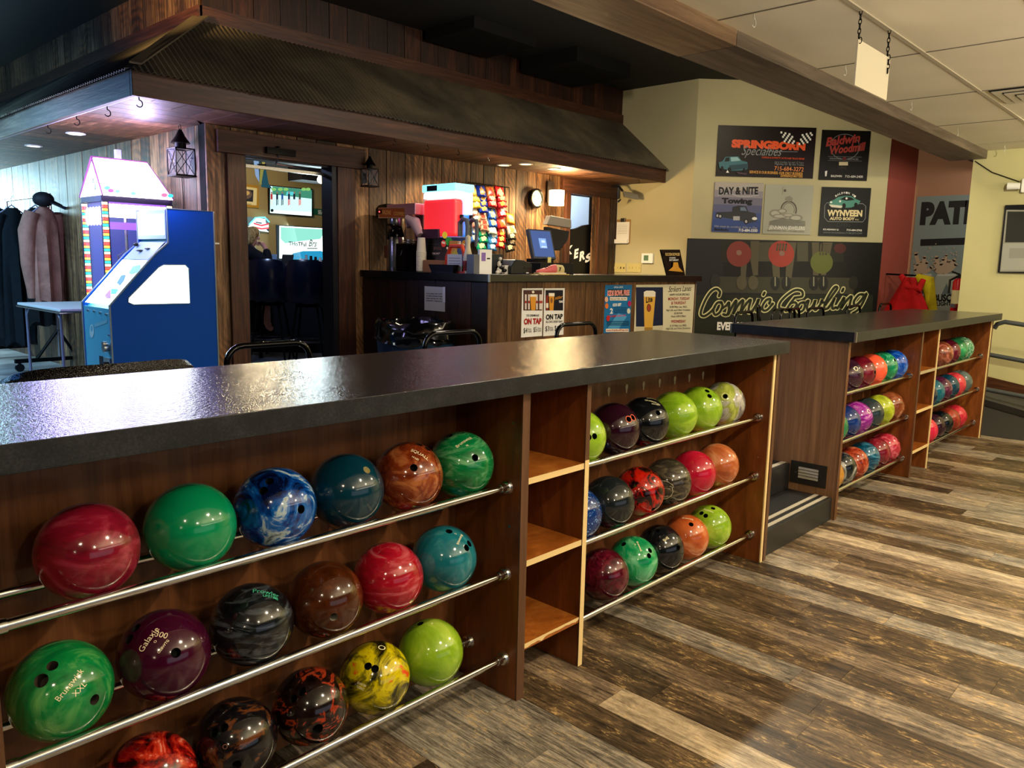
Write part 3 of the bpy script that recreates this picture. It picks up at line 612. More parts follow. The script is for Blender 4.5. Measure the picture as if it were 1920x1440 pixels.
BALLS = [
 # bay, row, [(x, desc, stops, scale, dist, aniso, holes, texts, extra)]
 (BA, 0, [
  (.594, 'pearly crimson', P((.3, '#4a0a18'), (.5, '#84142b'), (.68, '#c04a62')), 5, 3, (1, 1, 2), [(257, 983)], [], {}),
  (.831, 'plain emerald green', P((.35, '#00744a'), (.6, '#0a8f5c'), (.75, '#1ba26e')), 5, 1, (1, 1, 1), [], [], {}),
  (1.063, 'blue and silver marbled', P((.36, '#020b30'), (.48, '#053a8a'), (.56, '#1565b8'), (.63, '#bcd0d8'), (.72, '#4b5a66')), 9, 4, (1, 1, 1), [(506, 902), (494, 920), (565, 955)], [], dict(rot=(1, .5, 0))),
  (1.292, 'glossy dark teal', P((.3, '#02202e'), (.7, '#063a4c')), 4, 1, (1, 1, 1), [(688, 881)], [], dict(hole_mat='c')),
  (1.522, 'copper swirl', P((.35, '#3b1206'), (.5, '#7c3013'), (.66, '#c47a44')), 14, 2.5, (1, 1, 1), [(786, 833), (802, 841), (776, 877)], [('SQUALL', (788, 851), (806, 864), .012, GOLD), ('14 LBS', (779, 859), (794, 869), .006, GOLD)], {}),
  (1.748, 'swirled forest green', P((.32, '#013c1d'), (.5, '#0b7a40'), (.68, '#8fd09a')), 6, 2.5, (1, 1, 3.0), [(843, 817), (860, 809), (891, 858)], [('Brunswick', (870, 827), (885, 820), .012, GOLD), ('XL', (876, 835), (886, 831), .006, GOLD)], dict(rot=(.2, 1.2, .5)))]),
 (BA, 1, [
  (.520, 'green XXL lettered', P((.32, '#00502b'), (.5, '#0c8742'), (.7, '#86c974')), 5, 3, (1, 3, 1), [(98, 1248), (77, 1276, .0145), (178, 1312)], [('Brunswick', (131, 1283), (143, 1268), .013, GOLD), ('XXL', (149, 1292), (158, 1282), .012, GOLD)], dict(hole_mat='b')),
  (.752, 'deep maroon', P((.3, '#2a0218'), (.7, '#44082a')), 3, 1, (1, 1, 1), [(255, 1177), (242, 1198), (330, 1224)], [('Galaxie', (278, 1198), (290, 1183), .015, GOLD), ('300', (303, 1190), (312, 1192), .014, GOLD), ('O', (291, 1203), (300, 1195), .006, GOLD), ('OSBWTG', (306, 1212), (314, 1202), .006, GOLD)], {}),
  (.986, 'black pearl green lettered', P((.35, '#050608'), (.52, '#14171b'), (.66, '#5a636c')), 8, 2, (1, 1, 5), [], [('Prowler', (500, 1110), (520, 1117), .016, GRN_T), ('LIFETIME', (508, 1119), (524, 1125), .008, GRN_T)], dict(rot=(.2, .9, .4))),
  (1.215, 'chocolate brown', P((.35, '#301303'), (.55, '#4c220a'), (.7, '#6f3a16')), 16, 1.5, (1, 1, 1), [(626, 1157)], [], dict(hole_mat='g')),
  (1.443, 'cherry red streaked', P((.3, '#7a0717'), (.5, '#ad1228'), (.69, '#e88a94')), 5, 2.5, (1, 1, 5), [(772, 1127, .009)], [], dict(rot=(.3, 1.0, .2), hole_mat='c')),
  (1.674, 'teal turquoise', P((.3, '#0c4a55'), (.5, '#1d7886'), (.7, '#6bb3b5')), 5, 2.5, (1, 1, 1), [(842, 996), (875, 1027), (880, 1019)], [('Brunswick', (863, 1011), (859, 1019), .009, GOLD), ('S', (854, 1001), (851, 1007), .008, GOLD)], {})]),
 (BA, 2, [
  (.705, 'fiery red marbled', P((.38, '#200303'), (.5, '#8e0d0b'), (.6, '#d23b20'), (.7, '#f0b9a0')), 8, 4, (1, 1, 1), [], [], {}),
  (.929, 'black copper flecked', P((.3, '#060507'), (.56, '#131116'), (.64, '#6d3c17'), (.72, '#2c2440')), 9, 3, (1, 1, 1), [(401, 1373), (420, 1364), (444, 1434)], [('O', (422, 1400), (430, 1400), .012, flat('#7a4a30', .4))], {}),
  (1.160, 'black with orange rust flecks', P((.4, '#0b0605'), (.55, '#23100c'), (.6, '#a8391a'), (.68, '#1c0d0b')), 17, 2, (1, 1, 1), [(550, 1310), (566, 1297), (596, 1367, .0145)], [], {}),
  (1.390, 'yellow, red and black', P((.36, '#1b1a05'), (.45, '#7d7410'), (.54, '#e2cf0c'), (.62, '#c9b50c'), (.68, '#e84a14')), 8, 3.5, (1, 1, 1), [(690, 1249), (703, 1254)], [('DY0128', (678, 1283), (692, 1288), .006, GOLD), ('USBC', (676, 1290), (686, 1294), .007, GOLD), ('O', (716, 1214), (722, 1216), .022, GOLD)], {}),
  (1.618, 'lime green at cubby side', LIME, 5, 2.5, (1, 1, 2), [(788, 1169)], [('8', (810, 1169), (812, 1169.5), .009, GOLD)], {})]),
 (BB_, 0, [
  (2.372, 'lime green half hidden', LIME, 6, 2.5, (1, 1, 1), [(1115, 818), (1104, 820)], [], {}),
  (2.604, 'blackish plum, red-rimmed holes', P((.3, '#14040c'), (.7, '#2c0c1d')), 3, 1, (1, 1, 1), [(1179, 786, .0115), (1187, 783, .0115)], [], dict(rim=1)),
  (2.825, 'black, white lettered', P((.4, '#06070a'), (.6, '#14161a'), (.72, '#50565c')), 7, 2, (1, 1, 3), [(1234, 774)], [('PHANTOM', (1222, 747), (1232, 750), .007, GOLD), ('QUANTUM', (1224, 753), (1233, 757), .010, GOLD), ('FEATHER', (1229, 758), (1236, 760), .006, GOLD)], {}),
  (3.060, 'swirled lime green', LIME, 5, 3, (1, 1, 2.5), [], [], dict(seed=3)),
  (3.288, 'lime green two-holed', LIME, 5, 3, (1, 2, 1), [(1326, 733), (1330.5, 742.5)], [('O', (1295, 748), (1300, 748), .009, flat('#5c7d1a'))], dict(seed=5)),
  (3.517, 'silver and lime', P((.4, '#6f6b6b'), (.49, '#b9b6ae'), (.55, '#8f9a3a'), (.7, '#d2dc6a')), 4, 2.5, (1, 1, 1), [(1360, 743)], [], dict(ringm=1, seed=1))]),
 (BB_, 1, [
  (2.365, 'sparkling royal blue', P((.3, '#041a4e'), (.7, '#0d3a86')), 4, 1, (1, 1, 1), [], [], dict(speck='#7fb2e8')),
  (2.592, 'charcoal black', P((.3, '#0d1012'), (.7, '#20272a')), 4, 1, (1, 1, 1), [], [], {}),
  (2.815, 'red and black swirl', P((.36, '#0d0506'), (.47, '#260a0a'), (.53, '#a51208'), (.66, '#c9200f')), 8, 4, (1, 1, 1), [(1225, 955, .01)], [], {}),
  (3.041, 'bronze-grey marbled', P((.35, '#15120f'), (.5, '#3a342c'), (.66, '#85775c')), 8, 3, (1, 1, 3), [], [], dict(bolt=1)),
  (3.266, 'bright raspberry red', P((.3, '#96091f'), (.55, '#c8173a'), (.72, '#e8566c')), 4, 2, (1, 1, 1), [], [], {}),
  (3.495, 'pearly orange copper', P((.3, '#8a3a18'), (.5, '#c06a3a'), (.7, '#edb98a')), 5, 3, (1, 1, 2.5), [], [], {})]),
 (BB_, 2, [
  (2.573, 'speckled maroon', P((.35, '#25040b'), (.5, '#4d0a1b'), (.66, '#7d1d30')), 22, 2, (1, 1, 1), [], [], {}),
  (2.791, 'emerald swirl', P((.33, '#016038'), (.5, '#0f9a5a'), (.68, '#93dfb0')), 6, 3, (1, 1, 1.5), [(1169, 1020), (1217, 1042), (1219, 1032)], [('Brunswick', (1199, 1024), (1202, 1032), .009, GOLD), ('XL', (1191, 1021), (1193, 1025), .007, GOLD)], {}),
  (3.010, 'glossy jet black', P((.3, '#07090c'), (.7, '#14181d')), 4, 1, (1, 1, 1), [(1232, 995), (1217, 998), (1272, 1027)], [('Bug', (1248, 1010), (1254, 1003), .014, GOLD)], {}),
  (3.235, 'peach-copper marble', P((.33, '#9a3c16'), (.5, '#c8642f'), (.66, '#eeb184')), 5, 3, (1, 1, 1), [(1296, 983)], [('Brunswick', (1290, 972), (1298, 974), .009, GOLD)], {}),
  (3.457, 'lime green with lettering', LIME, 6, 3, (1, 1, 1), [(1315, 962), (1323, 967), (1337, 953)], [('Brunswick', (1329, 957), (1334, 959), .009, GOLD)], {})]),
 (BC, 0, [
  (5.126, 'dark plum flower-marked', P((.4, '#1d0c14'), (.6, '#48203a'), (.7, '#6b4353')), 6, 3, (1, 1, 1), [], [('O', (1605, 691), (1610, 691), .03, GOLD)], {}),
  (5.352, 'wine red', P((.3, '#3d0613'), (.55, '#6b0f22'), (.7, '#98343e')), 6, 2, (1, 1, 1), [(1641, 698)], [], {}),
  (5.570, 'fluorescent coral', P((.3, '#e8442a'), (.7, '#ff6a48')), 4, 1, (1, 1, 1), [], [], {}),
  (5.790, 'emerald marbled', P((.35, '#065c3c'), (.5, '#128a5c'), (.66, '#7fe0b0')), 10, 4, (1, 1, 1), [(1678, 675)], [], {}),
  (6.010, 'bright blue swirl', P((.35, '#03277a'), (.5, '#0a50c0'), (.66, '#6ca8ec')), 7, 4, (1, 1, 1), [], [], {})]),
 (BC, 1, [
  (4.935, 'mid green half hidden', P((.3, '#0c5a36'), (.6, '#268a5a'), (.7, '#4fa878')), 5, 3, (1, 1, 1), [], [], {}),
  (5.153, 'navy blue', P((.3, '#061a52'), (.6, '#123278'), (.7, '#2b4f98')), 5, 2, (1, 1, 1), [(1611, 770), (1615, 776)], [], {}),
  (5.371, 'magenta swirl', P((.35, '#5a0a66'), (.5, '#98189c'), (.64, '#e39ad8')), 7, 3, (1, 1, 2), [(1631, 759), (1637, 760), (1640, 781)], [('O', (1629, 771), (1634, 771), .03, GOLD)], {}),
  (5.589, 'slate grey', P((.3, '#1d2a30'), (.7, '#2f4047')), 4, 1, (1, 1, 1), [], [('O', (1659, 770), (1663, 770), .026, flat('#7c8890'))], {}),
  (5.807, 'yellow-green swirl', P((.35, '#7d8c10'), (.5, '#b2c22a'), (.66, '#dfe878')), 6, 3, (1, 1, 2), [], [], {}),
  (6.025, 'copper brown', P((.35, '#5c2410'), (.5, '#8f4a28'), (.66, '#d39872')), 8, 4, (1, 1, 1), [], [], {})]),
 (BC, 2, [
  (4.937, 'golden orange sliver', P((.3, '#8a5a14'), (.7, '#c98f38')), 5, 3, (1, 1, 1), [], [], {}),
  (5.155, 'black and silver marbled', P((.4, '#07090b'), (.52, '#20282c'), (.62, '#c9ccc4')), 6, 4, (1, 1, 1), [], [], {}),
  (5.373, 'rust orange swirl', P((.35, '#3d0d08'), (.5, '#a83a1e'), (.66, '#dd8a62')), 7, 4, (1, 1, 1), [], [], {}),
  (5.591, 'steel blue marbled', P((.35, '#04202e'), (.5, '#0f5272'), (.66, '#5aa0c0')), 7, 4, (1, 1, 3), [], [], {}),
  (5.809, 'pearly burgundy', P((.35, '#560a18'), (.5, '#8a1a2e'), (.66, '#b9586a')), 5, 3, (1, 1, 1), [], [], {}),
  (6.027, 'pinkish red speckled', P((.35, '#8a1226'), (.5, '#c0324a'), (.66, '#e88a9a')), 14, 3, (1, 1, 1), [], [], {})]),
 (BD, 0, [
  (7.181, 'copper and pink marbled', P((.38, '#3a0f0a'), (.5, '#8f4a30'), (.62, '#e08a80')), 8, 4, (1, 1, 1), [], [], {}),
  (7.400, 'dark burgundy', P((.3, '#3c0a18'), (.7, '#5d1026')), 4, 1, (1, 1, 1), [], [], {}),
  (7.620, 'green beside burgundy', P((.35, '#0a4f2c'), (.6, '#2a8a54'), (.7, '#5fb080')), 5, 3, (1, 1, 1), [], [], {}),
  (7.840, 'green silver speckled', P((.38, '#12603a'), (.5, '#3a8a60'), (.6, '#b9c9bc')), 18, 3, (1, 1, 1), [], [], {})]),
 (BD, 1, [
  (6.830, 'dark navy sliver', P((.3, '#071a3a'), (.7, '#0f2a52')), 4, 1, (1, 1, 1), [], [], {}),
  (7.050, 'teal blue', P((.3, '#0b4a5c'), (.6, '#17718a'), (.7, '#4aa4b4')), 6, 3, (1, 1, 1), [], [], {}),
  (7.267, 'dark purple', P((.35, '#2d0c26'), (.5, '#52183e'), (.66, '#97506e')), 7, 4, (1, 1, 1), [], [], {}),
  (7.485, 'dark petrol blue', P((.3, '#05263a'), (.7, '#0b3e58')), 4, 1, (1, 1, 1), [], [], {}),
  (7.700, 'salmon red', P((.3, '#a8182c'), (.7, '#d04450')), 4, 1, (1, 1, 1), [], [], {}),
  (7.915, 'smoky grey', P((.3, '#3a4a4c'), (.7, '#5d6c6c')), 4, 1, (1, 1, 1), [], [], {})]),
 (BD, 2, [
  (6.965, 'hot pink-red', P((.3, '#c00f34'), (.7, '#ee2c55')), 4, 1, (1, 1, 1), [], [], {}),
  (7.184, 'blackish purple', P((.3, '#240c1c'), (.7, '#3f1a30')), 5, 2, (1, 1, 1), [], [], {}),
  (7.405, 'black petrol', P((.3, '#03090d'), (.7, '#0a181e')), 4, 1, (1, 1, 1), [], [], {}),
  (7.640, 'brick red copper', P((.35, '#6a160e'), (.6, '#a8402c'), (.7, '#c87050')), 6, 3, (1, 1, 1), [], [], {}),
  (7.857, 'scarlet red', P((.3, '#a00f22'), (.6, '#c82c40'), (.7, '#e06474')), 9, 3, (1, 1, 1), [], [], {})]),
]
HM = {'c': flat('#d8cfa0', .5, name='cream_insert'), 'b': flat('#3c322a', .6), 'g': flat('#7c776c', .5)}
for bay, row, lst in BALLS:
    near = bay.startswith('near'); n = len(lst)
    for i, (x, desc, stops, sc, dist, an, holes, texts, ex) in enumerate(lst):
        mt = marble('ball_'+desc.replace(' ', '_'), stops, sc, dist, an, speck=ex.get('speck'), rot=ex.get('rot', (.3, .6, .2)), seed=ex.get('seed', i+row))
        o = make_ball(x, row, mt, '%s bowling ball, %s from left, %s, %s' % (desc, ORD[i], ROWN[row], bay), holes, texts, near, HM.get(ex.get('hole_mat')))
        if ex.get('rim') or ex.get('ringm'):
            for h in holes:
                d = sph_pt(o.location, *h[:2]); u, v = perp(d); r = .0135 if ex.get('rim') else .017
                b = B(); tube(b, [d*math.sqrt(R_B**2-r*r)+u*(r*math.cos(a))+v*(r*math.sin(a)) for a in [2*PI*k/24 for k in range(24)]], .0012, 6, True)
                me = bpy.data.meshes.new('hole_rim'); b.to_mesh(me); b.free(); me.materials.append(ORG_T if ex.get('rim') else GOLD); rr = bpy.data.objects.new('hole_rim', me); COL.objects.link(rr); rr.parent = o
        if ex.get('bolt'):
            pts = [(1237, 901), (1250, 902), (1261, 909), (1264, 914), (1256, 912), (1257, 917), (1245, 915), (1252, 931), (1243, 932)]
            q_ = [sph_pt(o.location, *p_)*(R_B+.0003) for p_ in pts]; b = B(); tube(b, q_, .0009, 5)
            tube(b, [sph_pt(o.location, *p_)*(R_B+.0003) for p_ in [(1260, 914), (1262, 922), (1258, 930), (1250, 935), (1242, 935)]], .0009, 5)
            me = bpy.data.meshes.new('engraved_mark'); b.to_mesh(me); b.free(); me.materials.append(GOLD); rr = bpy.data.objects.new('engraved_mark', me); COL.objects.link(rr); rr.parent = o
# ================================================================== FLAT ART HELPER
class Sheet:
    """flat artwork on a plane; coordinates are those of the enlarged photo crop it was read from"""
    def __init__(s, root, o, u, v, crop=(0, 0, 1)):
        s.root = root; s.o = Vector(o); s.u = Vector(u).normalized(); s.v = Vector(v).normalized(); s.n = s.u.cross(s.v); s.crop = crop; s.h = .0012; s.parts = {}
    def pl(s, p):
        x0, y0, k = s.crop; d = ray(x0+p[0]/k, y0+p[1]/k); t = (s.o-EYE).dot(s.n)/d.dot(s.n); q = EYE+d*t-s.o
        return q.dot(s.u), q.dot(s.v)
    def P3(s, a, b, h): return s.o+s.u*a+s.v*b+s.n*h
    def _bm(s, part, mat):
        k = (part, mat.name)
        if k not in s.parts: s.parts[k] = (B(), mat)
        s.h += .00018; return s.parts[k][0]
    def rect2(s, part, a0, a1, b0, b1, mat): return s.poly2(part, [(a0, b0), (a1, b0), (a1, b1), (a0, b1)], mat)
    def poly2(s, part, pts, mat):
        b = s._bm(part, mat); quad(b, [s.P3(a, c, s.h) for a, c in pts])
    def poly(s, part, pts, mat): s.poly2(part, [s.pl(p) for p in pts], mat)
    def rect(s, part, x0, y0, x1, y1, mat): s.poly(part, [(x0, y1), (x1, y1), (x1, y0), (x0, y0)], mat)
    def disc(s, part, c, rx, ry, mat, n=24): s.poly(part, [(c[0]+rx*math.cos(2*PI*i/n), c[1]-ry*math.sin(2*PI*i/n)) for i in range(n)], mat)
    def ribbon(s, part, pts, w, mat, closed=False, cap=True):
        b = s._bm(part, mat); q = [Vector(s.pl(p)) for p in pts]; n = len(q); w0, w1 = s.pl((0, 0)), None
        wm = (Vector(s.pl((pts[0][0]+w, pts[0][1])))-q[0]).length/2
        L_ = []
        for i in range(n):
            d = (q[(i+1) % n]-q[i-1]) if closed else (q[min(i+1, n-1)]-q[max(i-1, 0)])
            d = d.normalized() if d.length > 0 else Vector((1, 0)); nn = Vector((-d.y, d.x))*wm
            L_.append((b.verts.new(s.P3(*(q[i]+nn), s.h)), b.verts.new(s.P3(*(q[i]-nn), s.h))))
        for i in range(n if closed else n-1):
            a, c = L_[i], L_[(i+1) % n]; b.faces.new((a[0], a[1], c[1], c[0]))
        if cap and not closed:
            for k in (0, n-1):
                f = [b.verts.new(s.P3(q[k].x+wm*math.cos(t), q[k].y+wm*math.sin(t), s.h)) for t in [2*PI*j/10 for j in range(10)]]; b.faces.new(f)
    def text(s, part, body, pL, pR, hp, mat, bold=.0, shear=0):
        V, Fc = text2d(body, bold, shear)
        if not V: return
        A = Vector(s.pl(pL)); Bp = Vector(s.pl(pR)); T = Vector(s.pl((pL[0], pL[1]-hp))); H = (T-A).length
        x0 = min(v[0] for v in V); x1 = max(v[0] for v in V); y1 = max(v[1] for v in V)
        u = (Bp-A)/(x1-x0); w = Vector((-(Bp-A).normalized().y, (Bp-A).normalized().x))*(H/y1)
        b = s._bm(part, mat); vv = [b.verts.new(s.P3(*(A+u*(x-x0)+w*y), s.h)) for x, y in V]
        for f in Fc:
            try: b.faces.new([vv[i] for i in f])
            except ValueError: pass
    def done(s):
        for (part, _), (b, mat) in s.parts.items():
            me = bpy.data.meshes.new(part); b.to_mesh(me); b.free(); link(part, me, mat, s.root)
def board(root, s, corners, mat, th=.006, part='panel'):
    """rigid board from four crop corners (tl, tr, br, bl), squared up on its plane"""
    q = [s.pl(c) for c in corners]; a0, a1 = (q[0][0]+q[3][0])/2, (q[1][0]+q[2][0])/2; b0, b1 = (q[2][1]+q[3][1])/2, (q[0][1]+q[1][1])/2
    b = B(); obox(b, s.P3(a0, b0, .001), s.u*(a1-a0), s.v*(b1-b0), s.n*th); o = build(part, b, mat, root); s.h = .001+th+.0004; s.box = (a0, a1, b0, b1); return o
def sign(name, label, cat, o, u, crop, corners, mat, th=.006, group=None, part='panel'):
    s = Sheet(None, o, u, (0, 0, 1), crop); q = [s.pl(c) for c in corners]
    t = thing(name, label, cat, s.P3((q[0][0]+q[1][0])/2, q[2][1], 0), group); s.root = t; board(t, s, corners, mat, th, part); return s

# ================================================================== DOORWAYS
def frame(t, xl, xr, zt, wpost, wl, hl, y=YW):
    for x0, x1 in ((xl-wpost, xl), (xr, xr+wl)):
        b = B(); box(b, x0, x1, y-.035, y-.001, UF, zt); build('door_post', b, TRIMV, t, bevel=.004)
    b = B(); box(b, xl-wpost-.08, xr+wl+.1, y-.055, y-.001, zt, zt+hl); build('lintel', b, TRIMH, t, bevel=.004)
t = thing('doorway_frame', 'rough dark timber frame around the open doorway to the pub room', 'door frame', (3.6, 5.9, UF))
frame(t, DL, DR, DT, .15, .18, .17)
for x0, x1 in ((DL, DL+.012), (DR-.05, DR)):
    b = B(); box(b, x0, x1, YW-.02, YW+.14, UF, DT); build('jamb_lining', b, flat('#1b1a20', .4), t)
b = B(); box(b, DL, DR, YW+.02, YW+.14, DT-.012, DT); build('jamb_lining', b, flat('#1b1a20', .4), t)
t = thing('door_closer', 'dark metal door closer arm on the lintel over the open doorway', 'door closer', (3.5, 5.86, 2.33))
b = B(); box(b, 3.36, 3.62, 5.84, 5.872, 2.33, 2.38); cyl(b, (3.47, 5.855, 2.38), (3.47, 5.855, 2.395), .014); build('closer_body', b, IRON, t)
b = B(); tube(b, [(3.47, 5.85, 2.33), (3.5, 5.95, 2.27), (3.9, 6.1, 2.27)], .008, 8); build('closer_arm', b, STEEL, t)
b = B(); box(b, DL+.012, DR-.05, 6.03, 6.06, 2.225, 2.25); o = build('door_track', b, STEEL); setp(o, 'thin brushed metal rail just behind the top of the open doorway', 'rail')
t = thing('doorway_frame', 'rough brown timber frame around the office door at the right end', 'door frame', (7.4, 5.9, UF))
frame(t, d2l, d2r, d2t, .09, .22, .22)
# half door with big letters in the second doorway
s = Sheet(None, (d2l, YW+.05, UF), (1, 0, 0), (0, 0, 1), (860, 300, 5.333)); t = thing('door_sign', 'black half-height door with big white brush lettering in the office doorway', 'door', (7.3, YW+.05, UF)); s.root = t
a1 = d2r-d2l; prof = [(0, 0), (a1, 0)]+[s.pl(p) for p in [(1358, 645), (1300, 645), (1250, 652), (1200, 675), (1150, 690), (1085, 692)]]; prof[2] = (a1, prof[2][1]); prof[-1] = (0, prof[-1][1])
b = B(); prism(b, [s.P3(a, c, -.03) for a, c in prof], s.n*.03); build('door_leaf', b, flat('#070708', .35), t)
s.h = .001
for ch, pl_, pr_, h_ in (('K', (1072, 950), (1146, 930), 82), ('E', (1150, 985), (1208, 965), 85), ('R', (1205, 1010), (1262, 985), 85), ('S', (1262, 1028), (1342, 985), 72)):
    s.text('lettering', ch, pl_, pr_, h_, WHITE, .05, .3)
s.poly('lettering', [(1072, 865), (1090, 862), (1095, 950), (1072, 940)], WHITE)
s.done()
# office behind
b = B(); box(b, d2l-.2, 8.9, 9.0, 9.05, UF, 3); struct('wall_office', b, plaster('office_wall', '#a9bcc8'))
b = B(); box(b, d2l-.2, 8.9, YW+.13, 9.0, 2.75, 2.8); struct('ceiling_office', b, flat('#8f5348', .8))
b = B(); box(b, 8.9, 8.95, YW+.1, 9.05, UF, 3); box(b, d2l-.20, d2l-.15, YW+.13, 9.05, UF, 3); struct('wall_office_side', b, plaster('office_side', '#9fb2be'))
t = thing('blind', 'pale blue roller blind seen through the office doorway', 'blind', (7.9, 8.9, 1.6))
b = B(); p0, p1 = hit(1080, 388, 1, 8.9), hit(1125, 392, 1, 8.9); box(b, p0.x-.3, p1.x+.5, 8.9, 8.91, 1.3, p0.z-.2); build('blind_sheet', b, flat('#9cc3d8', .6), t)
b = B(); cyl(b, (p0.x-.35, 8.88, p0.z-.18), (p1.x+.55, 8.88, p0.z-.18), .03); build('roller', b, flat('#7b97aa', .5), t)
b = B(); tube(b, [((p0.x+p1.x)/2, 8.86, p0.z+.05), ((p0.x+p1.x)/2, 8.86, 2.2)], .006, 6); build('pull_cord', b, flat('#5c7484', .5), t)

# ================================================================== LANTERNS
def lantern(c, ax, s, lab, rope=0):
    """c = wall point at lantern middle; ax: 0 wall faces -x, 1 wall faces -y"""
    n = Vector((-1, 0, 0)) if ax == 0 else Vector((0, -1, 0)); u = Vector((0, -1, 0)) if ax == 0 else Vector((1, 0, 0)); up = Vector((0, 0, 1))
    c = Vector(c); t = thing('wall_lantern', lab, 'lantern', c); w, h = .085*s, .115*s; m_ = c+n*(w+.03)
    b = B()
    C = [m_+u*(w*i)+n*(w*j) for i, j in ((-1, -1), (1, -1), (1, 1), (-1, 1))]
    for k in range(4):
        p, q = C[k], C[(k+1) % 4]; tube(b, [p-up*h, p+up*h], .005*s, 6); tube(b, [p-up*h, q+up*h], .0032*s, 5); tube(b, [q-up*h, p+up*h], .0032*s, 5)
        for z in (-h, h): tube(b, [p+up*z, q+up*z], .006*s, 6)
        mid = (p+q)/2; cyl(b, mid-n*.002+up*0, mid+n*.002, .009*s, n=8)
    obox(b, m_-u*w*1.12-n*w*1.12-up*(h+.012*s), u*w*2.24, n*w*2.24, up*.012*s); build('cage', b, IRON, t)
    b = B(); 
    for k in range(4):
        p, q = C[k]*.97+m_*.03, C[(k+1) % 4]*.97+m_*.03; quad(b, [p-up*h*.97, q-up*h*.97, q+up*h*.97, p+up*h*.97])
    gm = M_('lantern_glass'); gm.col('#cfd6e6'); gm.set(rough=.15, alpha=.05); build('glass', b, gm.m, t)
    b = B(); lathe(b, [(w*.55, h), (w*.55, h+.05*s), (w*1.0, h+.05*s), (w*.5, h+.11*s), (w*.18, h+.165*s), (.004, h+.17*s)], m_, 16); build('chimney_cap', b, IRON, t, True)
    b = B(); rc = m_+up*(h+.19*s); tube(b, [rc+u*(.02*s*math.cos(a))+up*(.02*s*math.sin(a)) for a in [2*PI*i/16 for i in range(16)]], .003*s, 6, True); build('ring', b, IRON, t, True)
    b = B(); obox(b, c-u*.02-up*h*.6, u*.04, n*.01, up*h*1.2); tube(b, [c+up*h*.4, m_-n*w+up*h*.4], .006, 6); build('wall_bracket', b, IRON, t)
    if rope:
        b = B(); tube(b, [m_-up*h, m_-up*(h+.2)+u*.01, m_-up*(h+.45)-u*.02], .003, 5); build('cord', b, IRON, t)
pL = (hit(312, 300, 0, XW-.12)+hit(361, 300, 0, XW-.12))/2
lantern((XW-.001, pL.y, hit(336, 304, 0, XW-.12).z), 0, .86, 'large black wall lantern with crossed wires above the arcade machines', 1)
pL = hit(699, 332, 1, YW-.12)
lantern((pL.x-.02, YW-.02, pL.z-.005), 1, .64, 'small black wall lantern with crossed wires right of the open doorway')

# ================================================================== BAR
BT = 1.419
t = thing('bar_counter', 'plank-clad bar with a black worktop, in front of the snack wall', 'bar counter', (5.8, 4.6, UF))
o = planks('plank_cladding', (4.335, 5.905, UF), (0, -1.59, 0), (0, 0, BT-.06-UF), (-1, 0, 0), .2, .005, .012, 21, WALLD, parent=t)
o = planks('plank_cladding', (4.325, 4.315, UF), (3.08, 0, 0), (0, 0, BT-.06-UF), (0, -1, 0), .185, .004, .012, 22, wood('bar_front_wood', [(.3, '#24160c'), (.48, '#573a20'), (.7, '#8f683f')], (9, 9, .7), .45, 3, .4, (.6, 1.25), saw=.15), parent=t)
b = B(); box(b, 4.336, 4.40, 4.316, 5.905, UF, BT-.06); box(b, 4.36, 7.40, 4.3155, 4.36, UF, BT-.06); build('carcass', b, PLB, t)
b = B(); box(b, 7.40, 7.425, 4.30, 4.85, UF, BT-.06); build('end_board', b, TRIMV, t)
BTOP = flat('#0c0d0f', .22, name='black_worktop', spec=.6)
b = B(); prism(b, [(4.29, 4.26, BT-.058), (7.47, 4.26, BT-.058), (7.47, 4.95, BT-.058), (4.98, 4.95, BT-.058), (4.98, 5.905, BT-.058), (4.29, 5.905, BT-.058)], (0, 0, .058)); build('worktop', b, BTOP, t, bevel=.003)
b = B(); box(b, 4.287, 4.30, 4.257, 4.27, BT-.059, BT+.0005); build('corner_strip', b, flat('#8a8d90', .3, .7), t)
# posters on the bar front
FX = (1, 0, 0); cr = (960, 500, 1920/380)
RD = flat('#a5201c', .5); DK = flat('#141214', .5); NAVY = flat('#1c2440', .5); BEER = flat('#d8922a', .45); FOAM = flat('#efe6cf', .5); BLUE = flat('#1b6fa8', .5); CREAM2 = flat('#ddd5b4', .55); ORNG = flat('#d9562a', .5)
s = sign('tap_poster', 'tall white poster reading ON TAP in red letters, on the bar front', 'poster', (4.7, 4.303, .9), FX, cr, [(93, 205), (292, 203), (285, 655), (85, 672)], WHITE, .001, part='sheet')
s.rect('picture', 105, 222, 283, 415, flat('#4a2d25', .5))
for x in (120, 150, 225, 255, 270): s.rect('picture', x, 262, x+16, 405, flat('#d9cfc6', .5)); s.disc('picture', (x+8, 335), 8, 14, RD)
s.poly('picture', [(168, 275), (225, 275), (216, 412), (178, 412)], BEER); s.rect('picture', 168, 262, 225, 285, FOAM); s.disc('picture', (196, 240), 12, 12, FOAM)
s.text('lettering', '715 CREAM ALE', (132, 472), (252, 470), 20, DK, .02); s.text('lettering', 'ON TAP', (108, 545), (275, 540), 55, RD, .05)
s.text('lettering', '$4', (105, 628), (140, 625), 48, DK); s.text('lettering', '$5', (200, 620), (228, 617), 48, DK); s.text('lettering', '16oz', (145, 600), (180, 598), 18, DK); s.text('lettering', 'TAPS', (143, 625), (182, 622), 18, DK); s.text('lettering', '23oz', (235, 594), (272, 592), 18, DK); s.text('lettering', 'TAPS', (233, 618), (272, 616), 18, DK)
s.done()
s = sign('tap_poster', 'tall white poster reading ON TAP in black letters, on the bar front', 'poster', (5, 4.303, .9), FX, cr, [(305, 205), (494, 203), (489, 645), (295, 658)], WHITE, .001, part='sheet')
